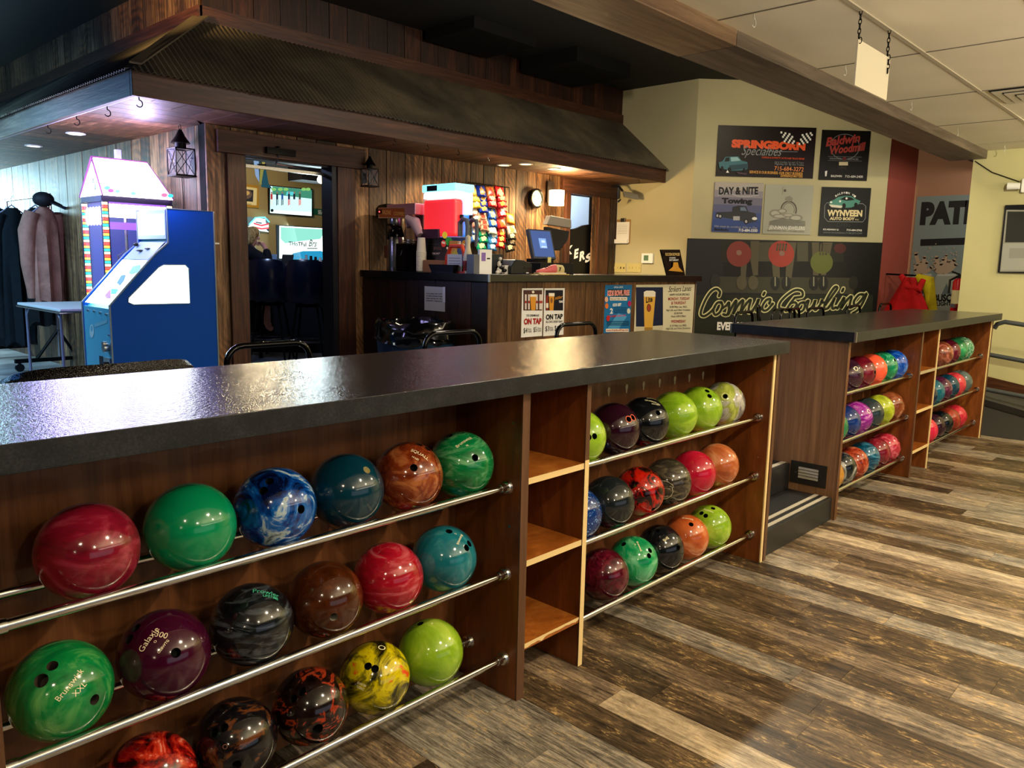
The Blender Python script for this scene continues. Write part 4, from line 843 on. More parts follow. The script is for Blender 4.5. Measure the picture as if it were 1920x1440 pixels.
s.rect('picture', 315, 222, 482, 415, flat('#12101c', .5)); s.poly('picture', [(348, 265), (398, 265), (390, 415), (354, 415)], BEER); s.rect('picture', 346, 250, 400, 280, FOAM); s.disc('picture', (372, 320), 11, 26, flat('#8a5a2a'))
s.poly('picture', [(325, 270), (340, 270), (342, 410), (318, 410), (318, 320)], flat('#8a2d1c')); s.rect('picture', 320, 345, 342, 390, FOAM); s.text('picture', 'Miller', (402, 318), (478, 296), 28, flat('#c8862c'), .01, .4); s.text('picture', 'TIME', (440, 342), (478, 340), 20, WHITE, .04)
s.text('lettering', 'ON TAP', (317, 500), (476, 492), 48, DK, .05); s.text('lettering', 'ALL DAY, EVERY DAY!', (316, 532), (474, 528), 20, DK, .02)
s.text('lettering', '$3', (312, 612), (348, 609), 48, DK); s.text('lettering', '$4', (400, 606), (432, 604), 48, DK); s.text('lettering', '16oz', (352, 586), (386, 584), 18, DK); s.text('lettering', 'TAPS', (352, 610), (388, 608), 18, DK); s.text('lettering', '23oz', (437, 580), (472, 578), 18, DK); s.text('lettering', 'TAPS', (437, 604), (472, 602), 18, DK)
s.done()
s = sign('bowl_free_poster', 'blue poster with white and red cartoon lettering on the bar front', 'poster', (6, 4.303, .9), FX, cr, [(880, 175), (1133, 172), (1118, 618), (868, 626)], BLUE, .001, part='sheet')
s.text('lettering', 'OFFICIAL CENTER', (965, 202), (1050, 200), 14, WHITE, .02); s.rect('panel_art', 905, 215, 1112, 282, DK)
s.text('lettering', 'KIDS BOWL FREE', (902, 275), (1110, 268), 50, WHITE, .06); s.text('lettering', 'KIDS BOWL FREE', (904, 272), (1108, 266), 44, flat('#e0402a'), .02)
s.rect('panel_art', 925, 288, 1088, 320, FOAM); s.text('lettering', 'REGISTER NOW', (930, 316), (1082, 314), 20, DK, .01)
s.text('lettering', 'KIDS GET', (952, 375), (1032, 370), 26, WHITE, .05); s.text('lettering', '2', (925, 445), (952, 442), 50, WHITE, .03)
for k in range(4): s.rect('lettering', 962, 385+k*15, 1085, 393+k*15, flat('#0f4a78'))
s.poly('panel_art', [(890, 600), (1000, 440), (1085, 470), (1000, 600)], flat('#4d9ccc')); s.text('lettering', 'FREE GAMES EVERY DAY', (900, 480), (1075, 470), 18, flat('#cc2a3a'), .02)
for k in range(3): s.rect('lettering', 895, 515+k*16, 1105, 523+k*16, flat('#0d3a5c'))
s.rect('panel_art', 884, 588, 1102, 618, FOAM); s.text('lettering', 'www.KidsBowlFree.com', (888, 612), (1098, 606), 18, RD, .03)
for c_, m_ in (((890, 310), '#e0b090'), ((893, 372), '#e0762a'), ((905, 490), '#c02828'), ((1108, 350), '#b02060'), ((1100, 420), '#cfd8c8')): s.disc('cartoon_kids', c_, 16, 26, flat(m_))
s.done()
s = sign('happy_hour_poster', 'cream poster with a tall beer glass and red happy hour days on the bar front', 'poster', (6.4, 4.303, .9), FX, cr, [(1168, 174), (1734, 165), (1726, 700), (1155, 714)], CREAM2, .001, part='sheet')
s.rect('picture', 1172, 195, 1428, 568, NAVY); s.poly('picture', [(1170, 575), (1428, 555), (1420, 690), (1165, 700)], flat('#cfc6a8'))
s.poly('picture', [(1246, 262), (1358, 262), (1330, 575), (1322, 600), (1260, 600), (1252, 575)], flat('#e3b04a', .3)); s.poly('picture', [(1246, 240), (1270, 227), (1335, 227), (1358, 240), (1355, 285), (1248, 285)], FOAM); s.rect('picture', 1252, 575, 1330, 606, flat('#a87f3c', .3)); s.disc('picture', (1294, 390), 20, 38, DK); s.disc('picture', (1294, 390), 15, 33, flat('#a8442c'))
s.text('picture', 'Lite', (1266, 342), (1328, 330), 55, DK, .03)
s.text('lettering', 'Strikers Lanes', (1478, 240), (1695, 228), 52, DK, 0, .35); s.text('lettering', 'HAPPY HOUR SPECIALS', (1490, 276), (1678, 272), 20, DK, .005)
s.text('lettering', 'MONDAY, TUESDAY', (1476, 318), (1680, 314), 27, RD, .01); s.text('lettering', '& THURSDAY', (1506, 358), (1645, 354), 27, RD, .01)
for k, (tx, a, c_) in enumerate([('$2.00 Miller Lite, MGD,', 1490, 1655), ('High Life, and Other Domestics', 1456, 1688), ('$2.00 Rails', 1534, 1612), ('From 2:00-5:30pm', 1505, 1642)]): s.text('lettering', tx, (a, 390+k*30), (c_, 388+k*29), 18, DK)
s.text('lettering', 'WEDNESDAY', (1503, 532), (1642, 528), 27, RD, .01); s.text('lettering', '$1.50 Miller Lite, MGD,', (1490, 568), (1650, 564), 18, DK); s.text('lettering', 'High Life, and Other Domestics', (1456, 596), (1684, 588), 18, DK)
s.done()
s = sign('paper_notice', 'white notice sheet taped on the dark bar planks above the bin', 'notice', (4.321, 5, 1.1), (0, -1, 0), (640, 480, 6), [(938, 345), (1172, 345), (1165, 628), (937, 606)], flat('#c9cac4', .6), .001, part='sheet')
for k, tx in enumerate(['If you please want coins', 'to leave please bring', 'them the bar for the', 'bartender to dispose of']): s.text('lettering', tx, (958, 428+k*26), (1134, 432+k*28), 14, DK, .03)
s.rect('tape', 1145, 348, 1172, 520, flat('#e9ecee', .3)); s.done()

# ---- things standing on the bar
def onbar(px, x=None, y=None):
    p = hit(px, 505, 0, x) if x else hit(px, 510, 1, y); return p.x, p.y
# coffee brewer
y0, y1 = onbar(778, x=4.45)[1], onbar(684, x=4.45)[1]; y1 = min(y1, 5.88)
t = thing('coffee_brewer', 'commercial coffee brewer with a lettered pink band over its steel body', 'coffee maker', (4.62, (y0+y1)/2, BT))
b = B(); box(b, 4.45, 4.78, y0, y1-.16, 1.905, 2.0); build('brew_head', b, flat('#c98f97', .3, .4), t, bevel=.006)
b = B(); prism(b, [(4.45, y1-.16, 1.895), (4.45, y1, 1.895), (4.45, y1, 1.97), (4.45, y1-.05, 2.0), (4.45, y1-.16, 2.01)], (.33, 0, 0)); build('control_end', b, BLACKG, t, bevel=.004)
b = B(); box(b, 4.447, 4.45, y1-.10, y1-.03, 1.92, 1.96); build('switch', b, flat('#300508', .3), t)
b = B(); cyl(b, (4.447, y1-.06, 1.94), (4.444, y1-.06, 1.94), .006, n=8); build('pilot_light', b, glow('#ff4048', 5), t)
b = B(); box(b, 4.63, 4.80, y0+.02, y0+.22, BT+.02, 1.905); build('steel_column', b, flat('#b59aa0', .28, .85), t, bevel=.004)
b = B(); box(b, 4.63, 4.82, y0, y0+.24, BT, BT+.022); build('base', b, BLACK, t)
b = B(); lathe(b, [(.06, 1.79), (.075, 1.83), (.078, 1.87), (.075, 1.9)], (4.55, y1-.16, 0), 20); build('brew_funnel', b, STEEL, t, True)
s = Sheet(t, (4.4495, y0, 1.9), (0, -1, 0), (0, 0, 1), (680, 370, 9.6)); s.rect('nameplate', 285, 185, 768, 375, flat('#b8a088', .4)); s.rect('nameplate', 295, 195, 758, 362, flat('#a8542c', .4)); s.text('lettering', 'GERALDINE', (312, 298), (510, 310), 75, flat('#e8a95a'), .03); s.text('lettering', 'COFFEE', (560, 318), (745, 330), 62, flat('#e8a95a'), .03); s.done()
# airpot
x, y = 4.5, (hit(757, 440, 0, 4.5).y+hit(727, 440, 0, 4.5).y)/2
t = thing('airpot', 'tall brushed steel coffee airpot with a black pump lid under the brewer', 'airpot', (x, y, BT))
b = B(); lathe(b, [(.078, BT+.001), (.08, BT+.01), (.08, 1.69), (.07, 1.72)], (x, y, 0), 28); build('body', b, STEEL, t, True)
b = B(); lathe(b, [(.072, 1.715), (.076, 1.75), (.06, 1.785), (.03, 1.79)], (x, y, 0), 24); tube(b, [(x, y, 1.79), (x-.02, y+.09, 1.83), (x-.02, y-.10, 1.80), (x-.02, y-.13, 1.72)], .011, 8); build('pump_lid', b, BLACKG, t, True)
b = B(); tube(b, [(x-.07, y-.04, 1.74), (x-.12, y-.06, 1.73), (x-.13, y-.06, 1.69)], .012, 8); build('spout', b, BLACKG, t, True)
b = B(); box(b, x-.083, x-.06, y+.01, y+.06, 1.53, 1.64); build('label_plate', b, flat('#5a3226', .5), t)
# glass carafe with filters on black box, cup stack
x, y = 4.52, hit(768, 470, 0, 4.52).y
t = thing('coffee_grinder', 'black boxy coffee grinder between the airpot and the cup stack', 'coffee grinder', (x, y, BT))
b = B(); box(b, x-.08, x+.1, y-.13, y+.10, BT, 1.66); build('housing', b, BLACKG, t, bevel=.01)
b = B(); tube(b, [(x-.083, y+.05, 1.54), (x-.083, y+.02, 1.56), (x-.083, y+.0, 1.60)], .003, 5); build('handle', b, STEEL, t)
t = thing('glass_carafe', 'round glass coffee carafe with pinkish paper filters, on the black grinder', 'carafe', (x, y-.03, 1.66))
cg = M_('carafe_glass'); cg.col('#5a4a48'); cg.set(rough=.08, alpha=.65)
b = B(); lathe(b, [(.055, 1.662), (.072, 1.70), (.07, 1.76), (.045, 1.82), (.047, 1.845)], (x, y-.03, 0), 24); build('bowl', b, cg.m, t, True)
b = B(); lathe(b, [(.074, 1.662), (.076, 1.668), (.074, 1.674)], (x, y-.03, 0), 24); lathe(b, [(.074, 1.680), (.076, 1.686), (.074, 1.692)], (x, y-.03, 0), 24); build('steel_bands', b, STEEL, t, True)
b = B(); tube(b, [(x, y-.10, 1.84), (x-.02, y-.15, 1.80), (x-.02, y-.16, 1.72), (x, y-.11, 1.68)], .010, 8); build('handle', b, BLACK, t, True)
b = B(); tube(b, [(x-.03, y-.02, 1.80), (x-.05, y-.06, 1.87), (x-.05, y-.13, 1.84), (x-.05, y-.20, 1.73)], [.02, .045, .05, .03], 10); o = build('paper_filters', b, flat('#b79ca6', .7), t, True)
x, y = 4.42, hit(790, 475, 0, 4.42).y
t = thing('cup_stack', 'tall stack of white foam cups beside the black grinder', 'cups', (x, y, BT))
b = B(); pr = [(.026, BT)]
for k in range(13): z = BT+.012*k*1.15+.07; pr += [(.040+.0003*k*0, z), (.043, z+.001), (.043, z+.006), (.0405, z+.007)]
pr = [(.033, BT+.001), (.042, BT+.006)]+[q for k in range(11) for q in ((.0415, BT+.012+.0145*k), (.0435, BT+.014+.0145*k), (.0435, BT+.019+.0145*k))]+[(.0405, BT+.175), (.032, BT+.285), (.030, BT+.287)]
lathe(b, pr, (x, y, 0), 24); build('cups', b, flat('#e6e0cb', .6), t, True)
# slush machine
xa, xb_, ya, yb2 = 4.50, 4.72, 4.87, 5.31
t = thing('slush_machine', 'twin-bowl frozen drink machine with red and blue slush and lit lids', 'drinks machine', ((xa+xb_)/2, 5.0, BT))
b = B(); box(b, xa, xb_, ya+.08, yb2, BT+.03, 1.71); build('housing', b, flat('#10131c', .35), t, bevel=.008)
b = B(); box(b, xa-.001, xa, ya+.20, yb2-.02, BT+.06, 1.66); 
build('side_grille', b, flat('#3a3a3e', .4, .6), t)
b = B()
for k in range(9): box(b, xa-.004, xa-.001, ya+.22, yb2-.04, BT+.075+.018*k, BT+.083+.018*k)
build('side_louvres', b, BLACK, t)
b = B(); box(b, xa+.01, xb_-.01, ya+.06, ya+.0795, BT+.03, 1.71); build('front_panel', b, flat('#0d3474', .35), t)
b = B(); box(b, xa+.01, xb_-.01, ya-.04, ya+.06, BT+.03, BT+.06); build('drip_tray', b, BLACK, t)
for fx, fy in ((xa+.03, ya+.1), (xb_-.03, ya+.1), (xa+.03, yb2-.03), (xb_-.03, yb2-.03)):
    b = B(); cyl(b, (fx, fy, BT), (fx, fy, BT+.03), .015, n=10); build('foot', b, BLACK, t)
for i, (cx_, colr, cg_, fill) in enumerate([(xa+.056, '#ff0a14', '#ff1420', 2.03), (xb_-.056, '#0a7fe0', '#1490ff', 1.90)]):
    w = .052
    b = B(); box(b, cx_-w, cx_+w, ya+.015, yb2-.02, 1.72, fill); sm = M_('slush_%s' % ('red' if i == 0 else 'blue')); sm.col(colr); sm.set(rough=.3, emis=cg_, es=.55); build('slush', b, sm.m, t, bevel=.03)
    b = B(); box(b, cx_-w-.003, cx_+w+.003, ya+.01, yb2-.015, 1.715, 2.085); gm = M_('bowl_plastic'); gm.col('#ffffff'); gm.set(rough=.1, alpha=.13); build('bowl', b, gm.m, t, bevel=.02)
    b = B(); box(b, cx_-w+.004, cx_+w-.004, ya+.02, yb2-.03, fill+.004, 2.08); build('frost', b, glow('#f4fbff', 2.2, '#ffffff', 'frosty_bowl') if i == 0 else glow('#9cb4ff', 1.3, '#c8d4ff', 'frosty_bowl_blue'), t)
    b = B(); box(b, cx_-w-.006, cx_+w+.006, ya+.01, yb2-.015, 2.087, 2.15); build('lit_lid', b, glow('#6fd8f0', 1.7, '#9ee8f4', 'lit_lid'), t, bevel=.008)
    if i == 0:
        b = B(); box(b, cx_-w-.0075, cx_-w-.0058, yb2-.21, yb2-.08, 2.095, 2.14); build('lid_vent', b, flat('#101218', .5), t)
    b = B(); box(b, cx_-.02, cx_+.02, ya-.005, ya+.012, 1.72, 1.84); tube(b, [(cx_, ya+.005, 1.83), (cx_, ya-.03, 1.86), (cx_, ya-.075, 1.85), (cx_, ya-.085, 1.80), (cx_-.004, ya-.08, 1.64)], [.018, .02, .02, .018, .012], 10); build('tap_handle', b, flat('#5e6468', .35), t, True)
    b = B(); cyl(b, (cx_, ya-.012, 1.865), (cx_, ya-.012, 1.895), .017, n=12); build('tap_knob', b, BLACK, t)
b = B(); box(b, xa-.012, xa+.01, ya+.20, yb2+.01, 1.70, 1.78); build('drip_rail', b, flat('#4a2a3c', .35), t, bevel=.006)
s = Sheet(t, (xa, ya+.0595, BT), (1, 0, 0), (0, 0, 1), (780, 330, 7.58)); s.h = .001
for c_, rx, ry, m_ in [((408, 840), 36, 50, '#e0d040'), ((465, 930), 50, 60, '#1e8a3c'), ((390, 960), 35, 50, '#c42430'), ((685, 980), 42, 70, '#b07a28'), ((690, 1030), 40, 40, '#5a1c50')]: s.disc('fruit_art', c_, rx, ry, flat(m_, .4))
for c_ in [(376, 945), (400, 950), (440, 1025), (468, 1022), (672, 978), (700, 978)]: s.disc('fruit_art', c_, 12, 16, WHITE); s.disc('fruit_art', c_, 5, 7, DK)
s.rect('fruit_art', 540, 925, 632, 1025, FOAM); s.rect('fruit_art', 545, 812, 618, 842, flat('#3ab4e0')); s.text('fruit_art', 'ICY', (552, 965), (620, 960), 30, flat('#c22c6a'), .04); s.text('fruit_art', 'DRINKS', (548, 1005), (624, 1000), 26, flat('#2c5ac2'), .03); s.text('fruit_art', 'frozen beverage', (505, 778), (680, 775), 16, WHITE, .03); s.done()
# small things on the side and front of the bar
def bx(name, lab, cat, x0, x1, y0, y1, z0, z1, m, group=None, bev=.003):
    b = B(); box(b, x0, x1, y0, y1, z0, z1); o = build(name, b, m, None, bevel=bev); return setp(o, lab, cat, group)
KRAFT = flat('#a8784a', .7)
x = 4.40; ya_, yb_ = hit(832, 500, 0, x).y, hit(793, 500, 0, x).y
bx('cardboard_box', 'open kraft cardboard box on the bar beside the foam cups', 'box', x, x+.07, ya_+.005, yb_, BT, BT+.10, KRAFT)
t = thing('display_book', 'brown standing cardboard display with dark cover behind the kraft box', 'display', (4.6, 5.0, BT)); x = 4.62
p, q = hit(810, 465, 0, x), hit(833, 465, 0, x); x = 4.415
b = B(); p0 = hit(813, 462, 0, x); p1 = hit(830, 462, 0, x); obox(b, (x+.02, p1.y, BT+.102), (0, p0.y-p1.y, 0), (.045, 0, .15), (.02, 0, 0)); build('cover', b, flat('#2c2019', .5), t)
b = B(); obox(b, (x+.045, p1.y-.01, BT+.102), (.05, -.05, 0), (.02, 0, .16), (.01, .01, 0)); build('side', b, KRAFT, t)
s = Sheet(t, (x+.02, p0.y, BT+.1), (0, -1, 0), (.29, 0, .957), (780, 330, 7.58)); s.h = .003; s.text('lettering', 'BE WARNED', (252, 1050), (372, 1050), 40, flat('#6a4a38'), .03); s.text('lettering', 'THE MAP', (232, 1118), (340, 1115), 26, flat('#d8c8b0'), .03); s.done()
x = 4.32; ya_, yb_ = hit(850, 505, 0, x).y, hit(803, 505, 0, x).y
t = thing('serving_tray', 'shallow black tray on the bar edge in front of the cardboard boxes', 'tray', (x+.1, (ya_+yb_)/2, BT))
b = B(); prism(b, [(x+.01, yb_-.03, BT), (x+.01, ya_+.02, BT), (x-.0, ya_, BT+.065), (x-.0, yb_, BT+.065)], (.07, 0, 0)); build('body', b, flat('#12151c', .4), t)
t = thing('card_stand', 'orange plastic hoop stand holding a white card, beside the black tray', 'stand', (4.36, 4.75, BT))
x = 4.40; ya_, yb_ = hit(873, 500, 0, x).y, hit(838, 500, 0, x).y; ym = (ya_+yb_)/2; hw = (yb_-ya_)/2; ym = max(ym, 4.28+hw)
b = B(); tube(b, [(x, ym-hw, BT+.01), (x, ym-hw, BT+.12), (x, ym-hw*.6, BT+.215), (x, ym+hw*.6, BT+.215), (x, ym+hw, BT+.12), (x, ym+hw, BT+.01)], .018, 10); build('hoop', b, flat('#d8401c', .4), t, True)
b = B(); box(b, x-.03, x+.03, ym-hw*1.1, ym+hw*1.1, BT, BT+.014); build('base', b, flat('#d8401c', .4), t)
b = B(); box(b, x-.022, x-.02, ym-hw*.8, ym+hw*.75, BT+.015, BT+.15); build('card', b, flat('#d9d6c8', .6), t)
b = B(); prism(b, [(x-.019, ym-hw*.4, BT+.15), (x-.019, ym+hw*.3, BT+.15), (x-.019, ym-.01, BT+.19)], (-.002, 0, 0)); build('warning_triangle', b, flat('#e0c020', .5), t)
b = B()
for k in range(4): box(b, x-.0235, x-.0221, ym-hw*.65, ym+hw*.6, BT+.05+.022*k, BT+.055+.022*k)
build('print_lines', b, flat('#8a8a84', .6), t)
p = hit(872, 505, 1, 4.31)
t = thing('bowling_pin', 'worn white bowling pin with a red banded foot, near the bar corner', 'bowling pin', (4.34, 4.33, BT)); c_ = hit(877, 505, 1, 4.5); c_ = Vector((4.355, hit(877, 505, 0, 4.355).y, 0))
c_.y = max(c_.y, 4.30)
b = B(); lathe(b, [(.022, BT), (.026, BT+.02), (.04, BT+.09), (.037, BT+.13), (.02, BT+.20), (.017, BT+.225), (.022, BT+.255), (.02, BT+.285), (.006, BT+.30)], c_, 20); build('body', b, flat('#d8cba8', .35), t, True)
b = B(); lathe(b, [(.0275, BT+.02), (.0425, BT+.085), (.0413, BT+.10)], c_, 20, cap=False); build('red_bands', b, flat('#8a2418', .4), t, True)
t = thing('menu_card', 'white upright card with a small purple portrait, on the bar corner', 'card', (4.47, 4.47, BT))
p0, p1, p2 = hit(888, 500, 1, 4.42), hit(899, 500, 1, 4.42), hit(922, 500, 1, 4.42)
b = B(); box(b, p1.x, p2.x, 4.42, 4.44, BT, BT+.19); build('card', b, WHITE, t)
b = B(); box(b, p0.x+.002, p1.x-.001, 4.42, 4.50, BT, BT+.15); build('holder', b, flat('#5f6064', .4), t)
b = B(); box(b, p1.x+.02, p1.x+.065, 4.4185, 4.4195, BT+.10, BT+.165); build('portrait_block', b, flat('#8a6ab0', .6), t); b = B(); box(b, p1.x+.08, p1.x+.115, 4.4185, 4.4195, BT+.115, BT+.125); build('print_lines', b, DK, t)
b = B(); prism(b, [(p0.x, 4.30, BT+.0005), (p2.x+.02, 4.28, BT+.0005), (p2.x-.02, 4.37, BT+.0005), (p0.x+.01, 4.40, BT+.0005)], (0, 0, .0006)); o = build('loose_paper', b, WHITE); setp(o, 'loose white paper lying on the bar under the portrait card', 'paper')
p0, p1 = hit(923, 505, 1, 4.60), hit(942, 505, 1, 4.60)
bx('card_reader', 'small grey and black card terminal right of the portrait card', 'card terminal', p0.x, p1.x, 4.60, 4.70, BT, BT+.16, flat('#2a2e30', .4))
# small figurine
p = hit(936, 505, 1, 4.40); t = thing('bowler_figurine', 'tiny black and white cow-like figurine on the bar left of the black printer', 'figurine', (p.x, 4.40, BT))
b = B(); ball(b, (p.x, 4.40, BT+.03), .02, sc=(1, 1, 1.3)); ball(b, (p.x, 4.40, BT+.08), .017, sc=(1, 1, 1.4)); ball(b, (p.x, 4.39, BT+.12), .014); ball(b, (p.x-.03, 4.39, BT+.014), .014, sc=(1.2, 1, 1)); build('body', b, flat('#dcd8cc', .4), t, True)
b = B(); ball(b, (p.x+.012, 4.385, BT+.05), .017, sc=(1.5, 1, .8)); ball(b, (p.x+.045, 4.39, BT+.03), .02, sc=(1.4, 1, .8)); ball(b, (p.x+.005, 4.378, BT+.095), .009); build('spots', b, BLACK, t, True)
p0, p1 = hit(950, 505, 1, 4.46), hit(958, 505, 1, 4.46)
bx('small_carton', 'small white printed carton beside the figurine', 'carton', p0.x-.02, p1.x-.005, 4.46, 4.5, BT, BT+.07, flat('#cfccc0', .6))
p0, p1, pm = hit(959, 500, 1, 4.42), hit(998, 500, 1, 4.42), hit(982, 500, 1, 4.42)
t = thing('receipt_printer', 'black box receipt printer with a domed lid on the bar', 'printer', ((p0.x+p1.x)/2, 4.5, BT))
b = B(); prism(b, [(p0.x, 4.42, BT), (p1.x, 4.42, BT), (p1.x, 4.42, BT+.085), (pm.x, 4.42, BT+.115), (p0.x+.05, 4.42, BT+.12), (p0.x, 4.42, BT+.06)], (0, .18, 0)); build('case', b, flat('#1e2022', .3), t, bevel=.008)
b = B(); box(b, pm.x, p1.x-.01, 4.417, 4.4195, BT+.045, BT+.055); build('paper_slot', b, BLACK, t); b = B(); box(b, pm.x+.03, pm.x+.06, 4.417, 4.4195, BT+.008, BT+.016); build('button', b, WHITE, t)
# monitor, till and big tilted screen
p0, p1 = hit(995, 490, 1, 4.72), hit(1040, 490, 1, 4.72); zb, zt = hit(1010, 485, 1, 4.72).z, hit(1000, 429, 1, 4.72).z
t = thing('till_monitor', 'tilted grey touch monitor with a blue screen and small window, behind the bar printer', 'monitor', ((p0.x+p1.x)/2, 4.8, 1.5))
tilt = .07; u_ = Vector((p1.x-p0.x-.02, 0, 0)); v_ = Vector((-.03, .05, zt-zb)); o_ = Vector((p0.x+.02, 4.70, zb))
b = B(); obox(b, o_, u_, v_, (0, .035, -.01)); build('bezel', b, flat('#4a4e58', .35), t, bevel=.004)
nrm = u_.cross(v_).normalized(); uu, vv_ = u_.normalized(), v_.normalized()
def scr(m, a0, a1, c0, c1, h, nm): b = B(); quad(b, [o_+u_*a+v_*c+nrm*h for a, c in ((a0, c0), (a1, c0), (a1, c1), (a0, c1))]); return build(nm, b, m, t)
scr(glow('#4a66a8', .55, '#20304c', 'blue_screen'), .06, .94, .07, .95, .001, 'screen'); scr(glow('#88b0e8', .8, '#20304c', 'screen_window'), .36, .68, .36, .70, .002, 'screen_window'); scr(glow('#cfe4ff', .9), .46, .62, .55, .63, .003, 'screen_text'); scr(glow('#cfe4ff', .9), .42, .64, .39, .43, .003, 'screen_text')
b = B(); box(b, p0.x+.1, p0.x+.26, 4.76, 4.86, BT+.101, zb); build('stand', b, BLACK, t)
bx('cash_drawer', 'black cash drawer under the blue-screen monitor', 'cash drawer', p0.x+.02, p1.x+.16, 4.62, 4.94, BT, BT+.10, flat('#141416', .35))
pn = hit(1036, 482, 1, 4.61)
bx('sticky_note', 'small yellow sticky note standing at the lower right of the monitor', 'note', pn.x-.012, pn.x+.035, 4.655, 4.657, BT+.1005, BT+.15, flat('#dcd080', .7), bev=0)
t = thing('tilted_monitor', 'large dark tilted screen seen from behind, right of the blue-screen monitor', 'monitor', (5.9, 4.85, BT)); q0, q1 = hit(1026, 420, 1, 4.98), hit(1066, 420, 1, 4.98)
b = B(); prism(b, [(q0.x, 4.98, 1.86), (q1.x, 4.96, 1.83), (q1.x-.03, 4.96, 1.74), (q1.x-.14, 4.96, 1.64), (q0.x+.02, 4.98, 1.64)], (0, .05, 0)); build('back_shell', b, flat('#1d1a18', .4), t, bevel=.006)
b = B(); prism(b, [(q0.x-.01, 4.975, 1.88), (q0.x+.04, 4.975, 1.965), (q1.x+.01, 4.955, 1.945), (q1.x+.02, 4.955, 1.86)], (0, .06, 0)); build('top_shell', b, flat('#9a8f80', .4), t, bevel=.006)
b = B(); box(b, q0.x+.05, q0.x+.12, 4.99, 5.02, UF, 1.64); box(b, q0.x, q0.x+.2, 4.96, 5.1, UF, UF+.02); build('floor_stand', b, BLACK, t)
# bowling shoe on a tan pad
p0, p1 = hit(1003, 510, 1, 4.36), hit(1058, 510, 1, 4.36)
bx('tan_pad', 'thin tan paper pad under the pink bowling shoe', 'pad', p0.x, p1.x, 4.30, 4.42, BT, BT+.006, flat('#c8a860', .6), bev=0)
t = thing('bowling_shoe', 'pink and cream bowling shoe on a tan pad on the bar', 'shoe', ((p0.x+p1.x)/2, 4.36, BT+.006)); L_ = (p1.x-p0.x)*.92; x0 = p0.x+.02; zz = BT+.007
def shoe_r(f, w, h, z0=0): return [b.verts.new((x0+L_*f, 4.36+w*math.cos(a)*(1 if True else 1), zz+z0+h*(.5+.5*math.sin(a)))) for a in [2*PI*i/14 for i in range(14)]]
b = B(); loft(b, [shoe_r(.0, .004, .02), shoe_r(.04, .022, .032), shoe_r(.2, .036, .042), shoe_r(.38, .038, .055), shoe_r(.55, .034, .075), shoe_r(.66, .031, .08)]); build('toe_upper', b, flat('#d06868', .45), t, True)
b = B(); loft(b, [shoe_r(.66, .0312, .0802), shoe_r(.8, .03, .078), shoe_r(.93, .028, .075), shoe_r(1.0, .012, .06)]); build('heel_upper', b, flat('#cfc08a', .45), t, True)
b = B(); box(b, x0, x0+L_, 4.33, 4.39, zz-.0005, zz+.01); build('sole', b, flat('#d9cdb4', .5), t)
b = B()
for f, h in ((.3, .052), (.38, .058), (.46, .066)): tube(b, [(x0+L_*f, 4.335, zz+h*.8), (x0+L_*(f+.02), 4.36, zz+h+.003), (x0+L_*f, 4.385, zz+h*.8)], .003, 5)
build('laces', b, BLACK, t); s = Sheet(t, (x0, 4.328, zz), (1, 0, 0), (0, 0, 1), (820, 440, 7.385)); s.h = .004; s.text('size_mark', '7', (1684, 502), (1712, 502), 50, DK, .04); s.done()
# black framed sign on the far end of the bar
t = thing('table_sign', 'black framed upright sign with a yellow picture near the right end of the bar', 'sign', (7.1, 4.4, BT))
q = [hit(px, py, 1, 4.38) for px, py in ((1242, 468), (1278, 468), (1285, 513), (1251, 513))]
b = B(); prism(b, [(q[3].x, 4.38, BT), (q[2].x, 4.38, BT), (q[1].x, 4.40, q[1].z), (q[0].x, 4.40, q[0].z)], (0, .014, 0)); build('frame', b, BLACKG, t)
s = Sheet(t, (q[3].x, 4.378, BT), (1, 0, 0), (0, 0, 1), (1100, 320, 4.8)); s.h = .001; s.poly('picture', [(735, 900), (868, 912), (830, 870), (820, 825), (780, 825), (775, 865)], flat('#d89830')); s.text('lettering', 'ROCKIN BOWLER', (708, 765), (838, 765), 26, flat('#d8b870'), .03); s.text('lettering', 'COSMIC', (742, 790), (800, 790), 12, WHITE, .03); s.text('lettering', 'SATURDAY', (742, 812), (826, 812), 16, WHITE, .03); s.done()
b = B(); obox(b, (q[2].x+.005, 4.42, BT), (.03, .02, 0), (-.03, 0, .08), (0, .03, 0)); build('easel_leg', b, flat('#d8d4c8', .5), t); b = B(); obox(b, (q[2].x+.03, 4.42, BT), (.03, 0, 0), (-.03, 0, .06), (0, .03, 0)); build('easel_leg', b, flat('#d8d4c8', .5), t)

